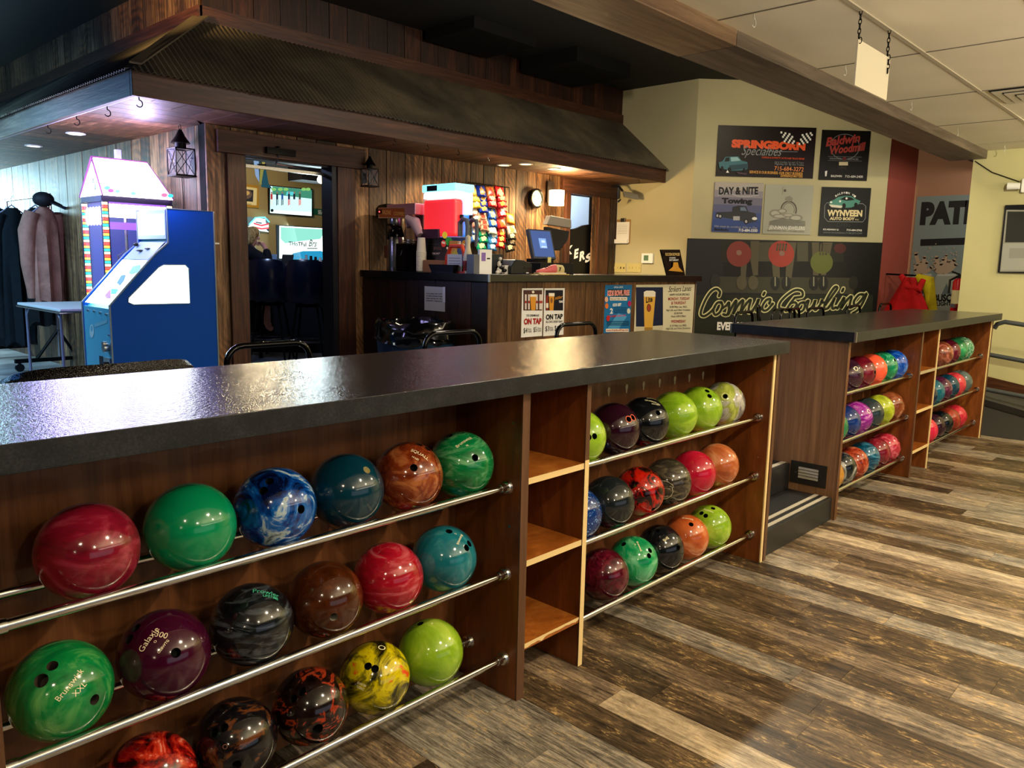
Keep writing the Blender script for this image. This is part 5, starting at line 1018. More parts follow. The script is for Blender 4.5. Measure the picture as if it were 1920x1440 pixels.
# ---- snack rack with chip bags
t = thing('snack_rack', 'black wire rack on the wall hung with chip bags', 'rack', (5.95, 5.88, 1.6))
b = B(); xa, xb_ = 5.60, 6.20
tube(b, [(xa, 5.88, 2.30), (xb_, 5.88, 2.30)], .006, 6); tube(b, [(xb_, 5.88, 2.30), (xb_, 5.88, 1.62)], .004, 6); tube(b, [(xa, 5.88, 2.30), (xa, 5.88, 1.62)], .004, 6)
for k in range(6): x = xa+.03+.1*k; tube(b, [(x, 5.875, 2.30), (x, 5.84, 1.65)], .0035, 5)
build('wire_frame', b, IRON, t)
crs = (870, 330, 9.6)
def bag(cx_, cy_, w, h, col1, col2, tiltz=.0, nm='', y=5.80):
    p = hit(crs[0]+cx_/crs[2], crs[1]+cy_/crs[2], 1, y); k = 8.4/F/crs[2]*1.5; W_, H_ = w*k*1.12, h*k*.95
    o_ = B(); n1, n2 = 7, 6; g = []
    for sgn in (1, -1):
        gr = []
        for j in range(n2+1):
            row = []
            for i in range(n1+1):
                a, c = i/n1*2-1, j/n2*2-1; th = .016*(1-a*a)**.5*(1-abs(c)**3)*(1+.12*math.sin(5*a+3*c)); ww = W_/2*(1-.08*(1-abs(c)))
                row.append(o_.verts.new((a*ww, -sgn*th, c*H_/2+.004*math.sin(9*a))))
            gr.append(row)
        for j in range(n2):
            for i in range(n1): 
                f = o_.faces.new((gr[j][i], gr[j][i+1], gr[j+1][i+1], gr[j+1][i])); 
                f.material_index = 1 if (sgn == 1 and (i-3.2)**2+(j-2.2)**2 < 3.5) else 0
    bmesh.ops.remove_doubles(o_, verts=o_.verts[:], dist=1e-5)
    bmesh.ops.recalc_face_normals(o_, faces=o_.faces[:]); me = bpy.data.meshes.new('snack_bag'); o_.to_mesh(me); o_.free(); me.materials.append(flat(col1, .3)); me.materials.append(flat(col2, .3)); me.shade_smooth()
    o = bpy.data.objects.new('snack_bag', me); COL.objects.link(o); o.location = p; o.rotation_euler = (-.35, tiltz, 0); return setp(o, nm, 'snack bag', 'snack bags on the wire rack')
R_ = random.Random(9)
BAGS = [(180, 270, '#c8a832', '#e0c860', 'yellow', 'top of the left column'), (190, 370, '#c8a832', '#e0c860', 'yellow', 'second in the left column'), (195, 480, '#c8a832', '#e8d888', 'yellow', 'third in the left column'),
 (175, 620, '#b9705a', '#e8d4bc', 'tan red', 'fourth in the left column'), (190, 730, '#b9705a', '#e8d4bc', 'tan red', 'fifth in the left column'), (195, 830, '#b9705a', '#e8d4bc', 'tan red', 'sixth in the left column'),
 (175, 960, '#3a6cb8', '#e8dcc4', 'blue and white', 'seventh in the left column'), (170, 1080, '#3a6cb8', '#e8dcc4', 'blue and white', 'bottom of the left column'),
 (305, 270, '#0c2fa0', '#d89a50', 'deep blue', 'top of the second column'), (320, 370, '#0c2fa0', '#d89a50', 'deep blue', 'second in the second column'), (325, 460, '#0c2fa0', '#d89a50', 'deep blue', 'third in the second column'), (335, 560, '#0c2fa0', '#d89a50', 'deep blue', 'fourth in the second column'),
 (320, 690, '#c8a088', '#a84030', 'tan', 'fifth in the second column'), (345, 800, '#c8a088', '#a84030', 'tan', 'sixth in the second column'), (360, 890, '#c8a088', '#a84030', 'tan', 'seventh in the second column'),
 (320, 990, '#0c9a6c', '#ecdca4', 'green', 'eighth in the second column'), (325, 1100, '#0c9a6c', '#ecdca4', 'green', 'ninth in the second column'), (290, 1230, '#0c9a6c', '#ecdca4', 'green', 'bottom of the second column'),
 (470, 290, '#b8642c', '#a81c20', 'orange and red', 'top of the third column'), (490, 370, '#a81c20', '#d8a890', 'red', 'second in the third column'), (500, 460, '#a81c20', '#d8a890', 'red', 'third in the third column'),
 (495, 680, '#1c58b8', '#e8d890', 'blue', 'fourth in the third column'), (505, 820, '#1c58b8', '#e8d890', 'blue', 'fifth in the third column'), (505, 950, '#d8dcc8', '#f0ecc8', 'cream', 'sixth in the third column'), (510, 1040, '#3a88c8', '#e0e8e0', 'light blue', 'seventh in the third column'), (505, 1130, '#3a88c8', '#c8d8e0', 'light blue', 'eighth in the third column'), (490, 1240, '#2c78bc', '#d8e0dc', 'light blue', 'bottom of the third column'),
 (640, 290, '#b4141c', '#c8b478', 'red', 'top of the fourth column'), (660, 370, '#b4141c', '#a8a070', 'red', 'second in the fourth column'), (665, 470, '#c01824', '#d88c40', 'red', 'third in the fourth column'), (665, 560, '#c01824', '#e8c8c0', 'red', 'fourth in the fourth column'), (665, 640, '#c01824', '#f0d8d0', 'red', 'fifth in the fourth column'),
 (665, 850, '#b4141c', '#d85c20', 'red', 'sixth in the fourth column'), (660, 1000, '#b4141c', '#e0a040', 'red', 'seventh in the fourth column'), (650, 1100, '#b4141c', '#e8c860', 'red', 'eighth in the fourth column'), (645, 1200, '#b4141c', '#f0d070', 'red', 'bottom of the fourth column'),
 (830, 770, '#d8741c', '#f0c060', 'orange', 'top of the right column'), (840, 950, '#d8d0b8', '#b8905c', 'white and tan', 'second in the right column'), (840, 1050, '#2a2824', '#e0c8a0', 'black and cream', 'third in the right column'), (835, 1150, '#2a2824', '#e0c8a0', 'black and cream', 'fourth in the right column'), (800, 1260, '#2a2824', '#d8b48c', 'black and cream', 'bottom of the right column')]
for i, (cx_, cy_, c1, c2, nm, pos) in enumerate(BAGS):
    bag(cx_, cy_, 140, 150, c1, c2, R_.uniform(-.2, .2), '%s snack bag, %s of the wall rack' % (nm, pos), 5.815-.008*(i % 3))
# clock, sconce
p = hit(1003, 372, 1, YW-.03)
t = thing('wall_clock', 'small round black clock with a yellowish face on the plank wall', 'clock', (p.x, YW-.02, p.z-.11))
b = B(); lathe(b, [(.105, -.0), (.11, -.02), (.105, -.045), (.086, -.045), (.086, -.03)], (p.x, YW-.021, p.z), 32, ax=1); build('rim', b, BLACKG, t, True)
b = B(); cyl(b, (p.x, YW-.022, p.z), (p.x, YW-.052, p.z), .086, n=32); build('face', b, flat('#d8cf9c', .5), t)
b = B(); box(b, p.x-.05, p.x+.055, YW-.056, YW-.0525, p.z+.0, p.z+.035); box(b, p.x-.05, p.x+.05, YW-.056, YW-.0525, p.z-.045, p.z-.02); build('print', b, flat('#7c785c', .5), t)
p = hit(1039, 372, 1, YW-.09)
t = thing('wall_sconce', 'glowing cylinder wall sconce between the clock and the office door', 'wall lamp', (p.x, YW-.02, p.z-.1))
b = B(); box(b, p.x-.05, p.x+.05, YW-.035, YW-.021, p.z-.05, p.z+.19); build('back_plate', b, flat('#3a332c', .5), t)
b = B(); lathe(b, [(.085, p.z-.08), (.085, p.z+.085)], (p.x, YW-.125, 0), 24); build('shade', b, glow('#ffcf90', 5, '#ffffff', 'sconce_glass'), t, True)
point('sconce_light', (p.x, YW-.24, p.z), 42, (1, .68, .3), .07)
# beige wall: camera, clipboard, switches, thermostat
p = hit(1160, 356, 0, 8.0)
t = thing('security_camera', 'small dark grey security camera at the top corner by the office door', 'security camera', (8.1, 5.8, 2.35))
b = B(); obox(b, (7.98, 5.66, 2.33), (.14, -.12, -.03), (.035, .04, 0), (0, .02, .07)); build('housing', b, flat('#6c6a60', .45), t, bevel=.006)
b = B(); tube(b, [(8.03, 5.72, 2.4), (8.03, 5.78, 2.46), (8.0, 5.86, 2.46)], .014, 8); tube(b, [(7.99, 5.72, 2.30), (7.97, 5.74, 2.28), (8.0, 5.76, 2.27), (8.02, 5.74, 2.30)], .008, 6, True); build('bracket', b, BLACK, t, True)
XB = 8.218; UY = (0, -1, 0); crb = (1100, 320, 4.8)
s = sign('clipboard', 'wooden clipboard with white papers hanging on the beige wall', 'clipboard', (XB, 5.9, 1.8), UY, crb, [(272, 440), (398, 440), (390, 655), (268, 655)], flat('#9a7440', .5), .006)
a0, a1, b0, b1 = s.box; b = B(); obox(b, s.P3(a0+.008, b0+.01, .008), s.u*(a1-a0-.02), s.v*(b1-b0-.04), s.n*.006); build('papers', b, WHITE, s.root)
b = B(); obox(b, s.P3(a0-.01, b0-.0, .015), s.u*(a1-a0-.01), s.v*.05, s.n*.02); build('curled_sheet', b, WHITE, s.root); b = B(); obox(b, s.P3((a0+a1)/2-.035, b1-.03, .008), s.u*.07, s.v*.045, s.n*.018); build('clip', b, flat('#55524c', .3, .8), s.root, bevel=.004)
s.h = .0145
for k in range(6): s.rect2('print_lines', a0+.03, a1-.04, b1-.07-.02*k, b1-.067-.02*k, flat('#a0a098'))
s.done()
IV = flat('#c4b576', .45)
for k, (c4_, lab) in enumerate((([(240, 833), (355, 833), (352, 915), (236, 915)], 'ivory switch plate beside the office door'), ([(372, 835), (492, 835), (488, 915), (368, 915)], 'ivory four-switch plate left of the thermostat'))):
    s = sign('switch_plate', lab, 'light switch', (XB, 5.9, 1.4), UY, crb, c4_, IV, .005, part='plate'); a0, a1, b0, b1 = s.box
    for j in range(4):
        b = B(); aa = a0+(a1-a0)*(j+.5)/4; obox(b, s.P3(aa-.004, (b0+b1)/2-.012, .006), s.u*.008, s.v*.024, s.n*.008); build('toggle', b, BLACK if (k == 0 and j > 1) else IV, s.root)
s = sign('thermostat', 'white square thermostat with a green display on the beige wall', 'thermostat', (XB, 5.9, 1.5), UY, crb, [(503, 745), (604, 745), (602, 832), (503, 832)], WHITE, .022, part='case'); a0, a1, b0, b1 = s.box
s.rect2('display', a0+(a1-a0)*.2, a0+(a1-a0)*.62, b0+(b1-b0)*.25, b0+(b1-b0)*.8, flat('#5c7a60', .3)); s.done()
p = hit(1225, 515, 1, 4.8)
# trash can
tx, ty = 4.03, 4.82
t = thing('trash_can', 'dark blue ribbed trash can with a black liner against the bar side', 'trash can', (tx, ty, UF)); 
b = B(); n = 28; rs = []
for z, r, sq in ((UF, .20, .1), (.9, .255, .1)):
    rs.append([b.verts.new((tx+r*math.cos(a)*(1+.05*abs(math.sin(2*a))), ty+(r+.09)*math.sin(a)*(1+.05*abs(math.sin(2*a))), z)) for a in [2*PI*i/n for i in range(n)]])
loft(b, rs); build('bin', b, flat('#14304a', .35), t, True)
b = B()
for i in range(0, 28, 2):
    a = 2*PI*(i+.5)/28; d = Vector((math.cos(a), math.sin(a), 0)); p0 = Vector((tx+.212*d.x, ty+.302*d.y, UF+.12)); p1 = Vector((tx+.255*d.x, ty+.345*d.y, .84)); tube(b, [p0, p1], .008, 6)
build('ribs', b, flat('#14304a', .35), t)
b = B(); rn = random.Random(2); rs = []; n = 56
for k, (z, r) in enumerate(((.865, .268), (.885, .285), (.91, .275), (.93, .286), (.96, .275), (.985, .285), (1.03, .275), (1.045, .255), (1.02, .235), (.95, .225))):
    rs.append([b.verts.new((tx+(r+rn.uniform(-.009, .009))*math.cos(a), ty+(r+.085+rn.uniform(-.009, .009))*math.sin(a), z+rn.uniform(-.008, .008)+.012*math.sin(3*a+k))) for a in [2*PI*i/n for i in range(n)]])
loft(b, rs, cap=False); build('bin_liner', b, flat('#050506', .12, name='bin_bag', spec=.8), t, True)
def dpt(px, py, d): return EYE+ray(px, py)*d            # point at a given depth
def skin(name, pts, edges, rad, mat, parent, sub=2):
    me = bpy.data.meshes.new(name); me.from_pydata([tuple(p) for p in pts], edges, []); me.materials.append(mat)
    o = bpy.data.objects.new(name, me); COL.objects.link(o)
    md = o.modifiers.new('skin', 'SKIN'); md.use_smooth_shade = True
    for v, r in zip(me.skin_vertices[0].data, rad): v.radius = r if isinstance(r, tuple) else (r, r)
    me.skin_vertices[0].data[0].use_root = True
    sb = o.modifiers.new('sub', 'SUBSURF'); sb.levels = sb.render_levels = sub
    if parent: o.parent = parent; o.location = -wloc(parent)
    return o
# ================================================================== ARCADE MACHINES
YS = 5.65; SB = (140, 280, 1440/280); SB2 = (140, 500, 1833/280)
def sp(px, py, y=YS): q = hit(px, py, 1, y); return (q.x, q.z)
t = thing('arcade_cabinet', 'royal blue coin pusher cabinet with glowing white windows and sloped glass', 'arcade machine', (2.45, 5.93, UF))
prof = [(2.80, UF+.02), (2.80, 1.835), (2.457, 1.835), (2.457, 1.60), (2.36, 1.515), (2.042, 1.165), (2.042, UF+.02)]
hole = [(2.598, 1.168), (2.20, 1.168), (2.165, 1.185), (2.17, 1.215), (2.385, 1.425), (2.42, 1.443), (2.575, 1.443), (2.598, 1.42)]
NAVYB = M_('cabinet_blue'); NAVYB.col('#0448a8'); NAVYB.set(rough=.6, spec=.12); NAVYB = NAVYB.m; TM_ = flat('#a9bfc0', .3, .5, 'edge_moulding')
def side(y0, y1, nm):
    b = B(); vo = [[b.verts.new((x, y, z)) for x, z in prof] for y in (y0, y1)]; vh = [[b.verts.new((x, y, z)) for x, z in hole] for y in (y0, y1)]
    import mathutils
    for k in (0, 1):
        tri = mathutils.geometry.tessellate_polygon([[Vector((x, z, 0)) for x, z in prof], [Vector((x, z, 0)) for x, z in hole]]); al = vo[k]+vh[k]
        for f in tri: b.faces.new([al[i] for i in f])
    for L_ in (vo, vh):
        n = len(L_[0])
        for i in range(n): b.faces.new((L_[0][i], L_[0][(i+1) % n], L_[1][(i+1) % n], L_[1][i]))
    return build(nm, b, NAVYB, t)
side(5.65, 5.67, 'side_panel'); side(6.15, 6.17, 'side_panel')
for y in (5.648, 6.168):
    b = B(); tube(b, [(x, y, z) for x, z in prof], .006, 6, True); build('edge_moulding', b, TM_, t, True)
b = B(); tube(b, [(x, 5.649, z) for x, z in hole], .004, 6, True); build('window_rim', b, TM_, t, True)
GW = glow('#f4fff0', 5.5, '#ffffff', 'cabinet_glow')
b = B(); prism(b, [(x, 5.662, z) for x, z in hole], (0, .003, 0)); build('side_window', b, GW, t)
b = B(); prism(b, [(x, 5.67, z) for x, z in [(2.79, UF+.04), (2.79, 1.82), (2.48, 1.82), (2.48, 1.62), (2.38, 1.5), (2.06, 1.13), (2.06, UF+.04)]], (0, .48, 0)); build('carcass', b, flat('#2f7490', .4), t)
b = B(); box(b, 2.044, 2.058, 5.672, 6.148, UF+.03, 1.14); build('front_door', b, flat('#4c98ae', .35), t)
pg = [(2.05, 1.168), (2.338, 1.49)]
b = B(); quad(b, [(2.05, 5.69, 1.165), (2.05, 6.13, 1.165), (2.325, 6.13, 1.472), (2.325, 5.69, 1.472)]); build('glass_slope', b, GW, t)
sl = Sheet(t, (2.05, 6.13, 1.165), (0, -1, 0), (.275, 0, .307), SB); sl.h = .002
sl.poly('prizes', [(405, 1290), (450, 1215), (500, 1210), (480, 1270), (440, 1320)], flat('#5a86c0', .4)); sl.poly('prizes', [(520, 1200), (560, 1130), (640, 1110), (640, 1180), (560, 1210)], flat('#7ab4cc', .4))
sl.poly('prizes', [(290, 1410), (340, 1355), (350, 1350), (352, 1440), (310, 1440)], flat('#b86a9c', .4)); sl.poly('prizes', [(352, 1345), (430, 1350), (400, 1400), (352, 1400)], flat('#5cc0b8', .4)); sl.done()
b = B(); quad(b, [(2.33, 5.69, 1.477), (2.33, 6.13, 1.477), (2.455, 6.13, 1.606), (2.455, 5.69, 1.606)]); build('control_ledge', b, flat('#8fa4c8', .35), t)
b = B(); ball(b, (2.41, 6.09, 1.585), .018, sc=(1, 1.3, .8)); ball(b, (2.385, 5.95, 1.54), .016, sc=(2, 1.8, .5)); ball(b, (2.40, 5.86, 1.555), .013, sc=(1.5, 2.5, .5)); build('control_buttons', b, BLACK, t, True)
b = B(); box(b, 2.452, 2.459, 5.67, 6.15, 1.625, 1.83); build('marquee_frame', b, flat('#b8c8d4', .3), t); b = B(); box(b, 2.449, 2.452, 5.69, 6.13, 1.655, 1.80); build('marquee', b, glow('#dffaff', 3.2, '#ffffff', 'marquee'), t)
for y, z in ((5.72, 1.10), (5.83, 1.105), (5.94, 1.11), (6.06, 1.11), (5.69, .96)):
    b = B(); cyl(b, (2.044, y, z), (2.036, y, z), .008, n=10); build('bolt', b, STEEL, t)
b = B(); box(b, 2.030, 2.044, 5.68, 5.78, .66, .80); box(b, 2.02, 2.044, 5.68, 5.76, .56, .62); cyl(b, (2.044, 5.72, .87), (2.01, 5.72, .87), .03, n=14); cyl(b, (2.03, 5.70, .90), (2.0, 5.70, .90), .018, n=12); build('coin_lock', b, STEEL, t)
b = B(); cyl(b, (2.03, 5.71, .755), (2.0, 5.71, .755), .024, n=14); build('coin_button', b, BLACK, t)
b = B(); box(b, 2.040, 2.0445, 5.83, 5.89, .64, .80); build('return_slot', b, BLACK, t)
s = Sheet(t, (2.0435, 6.13, .5), (0, -1, 0), (0, 0, 1), SB2); s.h = .001; s.disc('faded_logo', (212, 790), 27, 82, flat('#9db4b4', .5)); s.disc('faded_logo', (212, 760), 15, 36, flat('#5d98a8', .4)); s.poly('faded_logo', [(245, 700), (400, 650), (400, 690), (250, 745)], flat('#6f9ca8', .4)); s.done()
b = B(); box(b, 2.80, 2.86, 5.69, 5.72, 1.60, 1.612); build('wall_stay', b, WHITE, t)
# candy crane
t = thing('candy_crane', 'glowing white house-roofed candy crane with striped light posts, behind the blue cabinet', 'arcade machine', (2.6, 6.9, UF))
x0, x1, y0, y1 = 2.31, 2.85, 6.44, 6.86; zr = 1.95; zk = 2.24
PURP = glow('#8a50ff', 1.6, '#201040', 'purple_glow'); DKF = flat('#241c38', .4)
b = B(); box(b, x0, x1, y0, y1, UF, 1.10); build('cabinet', b, flat('#2a2a6a', .4), t, bevel=.01)
b = B(); box(b, x0, x1, y0, y1, zr-.045, zr); build('roof_beam', b, DKF, t)
b = B(); prism(b, [(x0, y0-.02, zr), (x0, y1+.02, zr), (x0+.03, (y0+y1)/2, zk)], (.012, 0, 0)); build('gable', b, glow('#ffd8f4', .95, '#ffffff', 'gable_glow'), t)
b = B(); prism(b, [(x0+.012, y0-.03, zr), (x1-.005, y0-.03, zr), (x1-.10, (y0+y1)/2-.01, zk), (x0+.035, (y0+y1)/2-.01, zk)], (0, .012, .004)); build('roof_slope', b, glow('#fff4ff', 5, '#ffffff', 'roof_glow'), t)
b = B(); prism(b, [(x0+.012, y1+.03, zr), (x1-.005, y1+.03, zr), (x1-.10, (y0+y1)/2+.01, zk), (x0+.035, (y0+y1)/2+.01, zk)], (0, -.012, .004)); build('roof_slope', b, glow('#fff4ff', 5, '#ffffff', 'roof_glow'), t)
b = B(); prism(b, [(x1-.005, y0-.02, zr), (x1-.005, y1+.02, zr), (x1-.09, (y0+y1)/2, zk)], (-.008, 0, 0)); build('gable', b, glow('#ffb0c8', 1.2, '#ffffff', 'gable_pink'), t)
s = Sheet(t, (x0, y1, zr), (0, -1, 0), (0, 0, 1), SB); s.h = .002
s.ribbon('smile_mark', [(180, 285), (178, 325)], 9, flat('#3c6a80', .5)); s.ribbon('smile_mark', [(204, 342), (202, 385)], 10, flat('#3c6a80', .5)); s.ribbon('smile_mark', [(182, 400), (190, 418), (205, 418), (213, 402)], 4, flat('#a0b8c0', .5)); s.done()
s = Sheet(t, (x0, y0-.03, zr), (1, 0, 0), (0, .27, .29), SB); s.h = .014
for c_, r_, cc in (((310, 385), 26, '#60c0f0'), ((345, 412), 24, '#e050c0'), ((410, 418), 20, '#60d0f0'), ((560, 440), 22, '#58c8f0'), ((600, 435), 16, '#90e8f8'), ((860, 455), 26, '#ff5a80'), ((918, 462), 22, '#2ac0f0'), ((700, 455), 14, '#f0b0f0')): s.disc('roof_candies', c_, r_*1.2, r_*.8, glow(cc, 2))
s.done()
b = B(); box(b, 2.53, 2.57, 6.69, 6.73, 2.2, 2.33); build('chimney', b, flat('#8a90c8', .5), t)
b = B()
for e_ in ([(x0, y0-.03, zr), (x0+.02, (y0+y1)/2, zk+.01), (x0, y1+.03, zr)], [(x0+.02, (y0+y1)/2, zk+.01), (x1-.10, (y0+y1)/2, zk+.01), (x1, y0-.03, zr)]): tube(b, e_, .006, 6)
build('roof_trim', b, flat('#7a3a6c', .5), t)
tb_cols = [glow('#ff4038', 2.4, name='candy_red'), glow('#ffe890', 3.2, name='candy_cream'), glow('#30c8c8', 2, name='candy_teal'), glow('#ffb040', 2.4, name='candy_amber')]
for px_, py_ in ((x0+.02, y0-.0), (x0+.02, y1), (x1-.03, y0)):
    b = B(); box(b, px_-.02, px_+.025, py_-.022, py_+.022, 1.10, zr-.04); build('post', b, DKF, t)
    for k in range(4):
        b = B()
        for j in range(k, 34, 4): cyl(b, (px_-.003, py_-.016, 1.115+.0232*j), (px_-.003, py_-.016, 1.115+.0232*j+.018), .02, n=12)
        build('candy_lights', b, tb_cols[k], t, True)
b = B(); box(b, x0+.05, x1-.04, y0+.42, y0+.44, 1.15, 1.9); build('back_mirror', b, glow('#5060c8', .35, '#202860', 'mirror_glow'), t)
b = B(); box(b, x0+.03, x1-.02, y0+.03, y1-.03, 1.10, 1.13); build('bin_floor', b, glow('#c8c8ff', .8, '#8888cc', 'bin_glow'), t)
b = B(); 
for k in range(9): ball(b, (x0+.09+.05*k, y0+.02, 1.855-.0*k), .045, 10, 8, sc=(1, .25, 1.2))
box(b, x0+.05, x1-.05, y0+.008, y0+.02, 1.79, 1.89); build('icing_valance', b, glow('#fff4ff', 4, '#ffffff', 'icing'), t, True)
b = B()
for k in range(5): ball(b, (x0+.012, y0+.08+.062*k, 1.80), .045, 10, 8, sc=(.2, 1, 1.6))
build('icing_valance', b, glow('#fbe8ff', 3.4, '#ffffff', 'icing2'), t, True)
b = B(); box(b, x0+.06, x1-.05, y0+.012, y0+.022, 1.885, 1.905); box(b, x0+.05, x1-.05, y0+.008, y0+.014, 1.70, 1.755); build('purple_band', b, PURP, t)
b = B(); tube(b, [(2.58, 6.70, 1.9), (2.58, 6.70, 1.55)], .012, 8)
for k in range(3): a = 2*PI*k/3; tube(b, [(2.58, 6.70, 1.55), (2.58+.09*math.cos(a), 6.70+.09*math.sin(a), 1.50), (2.58+.06*math.cos(a), 6.70+.06*math.sin(a), 1.40)], .007, 6)
build('claw', b, STEEL, t, True)
b = B(); rn = random.Random(5)
for k in range(60): ball(b, (rn.uniform(x0+.08, x1-.08), rn.uniform(y0+.06, y0+.38), 1.145+rn.uniform(0, .06)), .022, 8, 6)
o = build('candy_heap', b, flat('#b8b8f0', .4), t, True); setp(o, kind='stuff')
gp = M_('crane_glass'); gp.col('#e0e8ff'); gp.set(rough=.05, alpha=.1)
b = B(); quad(b, [(x0+.004, y0+.02, 1.13), (x0+.004, y1-.02, 1.13), (x0+.004, y1-.02, zr-.05), (x0+.004, y0+.02, zr-.05)]); quad(b, [(x0+.03, y0+.002, 1.13), (x1-.02, y0+.002, 1.13), (x1-.02, y0+.002, zr-.05), (x0+.03, y0+.002, zr-.05)]); build('glass', b, gp.m, t)
point('crane_light', (2.0, 6.4, 2.1), 46, (.5, .45, 1), .15); point('crane_light', (2.6, 6.3, 2.3), 12, (.55, .45, 1), .08)
point('cabinet_light', (1.95, 5.9, 1.6), 4, (.8, .9, 1), .1); point('marquee_light', (2.4, 5.5, 1.98), 5, (.5, .45, 1), .1)

# step in the side wall beyond the machines, far end wall with a bright window
o = planks('wall_bar_side_far', (3.10, 8.25, UF), (0, 7.9, 0), (0, 0, 2.3), (-1, 0, 0), .2, .006, .02, 31, WALLW)
o = setp(o, kind='structure')
b = B(); box(b, -5, 3.2, 15.9, 16, UF, 3.62); struct('wall_far', b, plaster('far_wall', '#3c4a52'))
q0, q1 = hit(-30, 340, 1, 14.5), hit(50, 366, 1, 14.5)
t = thing('bright_window', 'small bright white window glowing behind the coat rails at the far left', 'window', ((q0.x+q1.x)/2, 14.5, q1.z))
b = B(); box(b, 1.9, 3.06, 14.5, 14.52, 2.15, 2.42); build('pane', b, glow('#e8fbff', 8, '#ffffff', 'window_glow'), t); b = B(); box(b, 1.86, 3.08, 14.515, 14.56, 2.11, 2.46); box(b, 2.45, 2.5, 14.49, 14.5, 2.15, 2.42); build('frame', b, BLACK, t)
b = B(); box(b, 1.7, 3.1, 14.6, 14.7, UF, 2.5); build('partition', b, flat('#5a6468', .6), t)
# folding table
tc = [hit(64.7, 561.5, 2, 1.04), hit(158, 556, 2, 1.04), hit(153, 573, 2, 1.04)]
t = thing('folding_table', 'grey folding table between the coat rails and the blue cabinet', 'table', (2.45, 8.2, UF))
P4 = [Vector((2.26, 8.55, 1.02)), Vector((2.85, 8.55, 1.02)), Vector((2.85, 7.35, 1.02)), Vector((2.26, 7.35, 1.02))]
b = B(); prism(b, P4, (0, 0, .022)); build('top', b, flat('#9a9ca0', .4), t, bevel=.006)
b = B(); tube(b, [p+Vector((0, 0, -.008)) for p in P4], .012, 8, True); build('rim', b, STEEL, t, True)
for lx, ly in ((2.30, 8.42), (2.8, 8.42), (2.30, 7.48), (2.8, 7.48)):
    b = B(); tube(b, [(lx, ly, 1.02), (lx, ly, UF+.01)], .013, 8); tube(b, [(lx, ly, .93), (lx, ly+(.1 if ly < 8 else -.1), 1.02)], .006, 6); build('leg', b, flat('#8c8ea8', .3, .7), t, True)
# coat rails
def coat_rail(x, y, L_, lab):
    t = thing('coat_rail', lab, 'coat rack', (x, y+L_/2, UF))
    for yy in (y, y+L_):
        b = B(); cyl(b, (x, yy, UF+.13), (x, yy, 2.12), .016, n=12); o = build('upright', b, CHROME, t, True)
        b = B(); box(b, x-.42, x+.30, yy-.02, yy+.02, UF+.09, UF+.13); build('foot_bar', b, IRON, t)
        b = B(); tube(b, [(x-.22, yy, UF+.12), (x, yy, UF+.42)], .016, 6); tube(b, [(x+.16, yy, UF+.12), (x, yy, UF+.42)], .016, 6); build('brace', b, IRON, t)
        for dx in (-.38, .26):
            b = B(); cyl(b, (x+dx, yy-.015, UF+.042), (x+dx, yy+.015, UF+.042), .042, n=16); box(b, x+dx-.012, x+dx+.012, yy-.02, yy+.02, UF+.05, UF+.09); build('caster', b, BLACK, t)
    b = B(); cyl(b, (x, y, 2.10), (x, y+L_, 2.10), .014, n=10); build('top_rail', b, CHROME, t, True); return t
coat_rail(2.78, 9.15, 1.5, 'chrome coat rail on casters holding the brown jacket')
coat_rail(2.05, 10.3, 1.5, 'second coat rail on casters at the far left, hung with dark coats')
def garment(c, w, h, d, mat, nm, lab, seed=0, taper=.75, cat='coat', sleeves=True, ang=PI/2):
    """hanging garment; c = neck point, hangs down h; body + sleeves; ang = heading of the shoulder line"""
    c = Vector(c); u = Vector((math.cos(ang), math.sin(ang), 0)); n = Vector((-u.y, u.x, 0)); rn = random.Random(seed); b = B(); rs = []; N = 28
    for k in range(13):
        f = k/12; ww = w/2*(.35+.65*min(1, f*6)**.5)*(1-.0*f); dd = d/2*(.5+.5*min(1, f*5)); z = c.z-h*f
        rs.append([b.verts.new(c+Vector((0, 0, z-c.z-(.03 if k == 12 else 0)*math.sin(i)))+u*(ww*math.cos(a)*(1+.04*math.sin(5*a+k*.3)))+n*(dd*math.sin(a)*(1+.22*math.sin(7*a+seed)*min(1, f*2)))) for i, a in enumerate([2*PI*i/N for i in range(N)])])
    loft(b, rs); t = thing(nm, lab, cat, c-Vector((0, 0, h))); build('body', b, mat, t, True)
    if sleeves:
        for sg in (-1, 1):
            b = B(); tube(b, [c+u*sg*w*.42-Vector((0, 0, .06)), c+u*sg*w*.56-Vector((0, 0, .25))+n*.03, c+u*sg*w*.55-Vector((0, 0, h*.6))+n*.05, c+u*sg*w*.48-Vector((0, 0, h*.88))+n*.05], [.07, .085, .07, .05], 10); build('sleeve', b, mat, t, True)
            b = B(); tube(b, [c+u*sg*w*.48-Vector((0, 0, h*.87))+n*.05, c+u*sg*w*.475-Vector((0, 0, h*.95))+n*.05], [.052, .048], 10); build('cuff', b, mat, t, True)
    b = B(); hk = c+Vector((0, 0, .04)); tube(b, [c-u*w*.4-Vector((0, 0, .06)), c+Vector((0, 0, .03)), c+u*w*.4-Vector((0, 0, .06))], .007, 6); tube(b, [c+Vector((0, 0, .03)), c+Vector((0, 0, .10)), c+u*.02+Vector((0, 0, .13))], .003, 5); build('hanger', b, flat('#7c8296', .4), t, True)
    return t
def cloth(name, c, bump=.5):
    q = M_(name); v = q.coord((1, 1, 1)); n1 = q.noise(v, 9, 4, .6); n2 = q.noise(v, 200, 2); c4 = C4(c); q.col(q.ramp(n1, [(.3, tuple(x*.6 for x in c4[:3])), (.7, c4[:3])])); q.set(rough=.85, spec=.2); q.bump(n1, bump, .03); return q.m
garment((2.72, 9.16, 1.98), .30, .98, .20, cloth('brown_canvas', '#8a5f52'), 'jacket', 'brown canvas jacket hanging at the near end of the coat rail', 3, ang=.35)
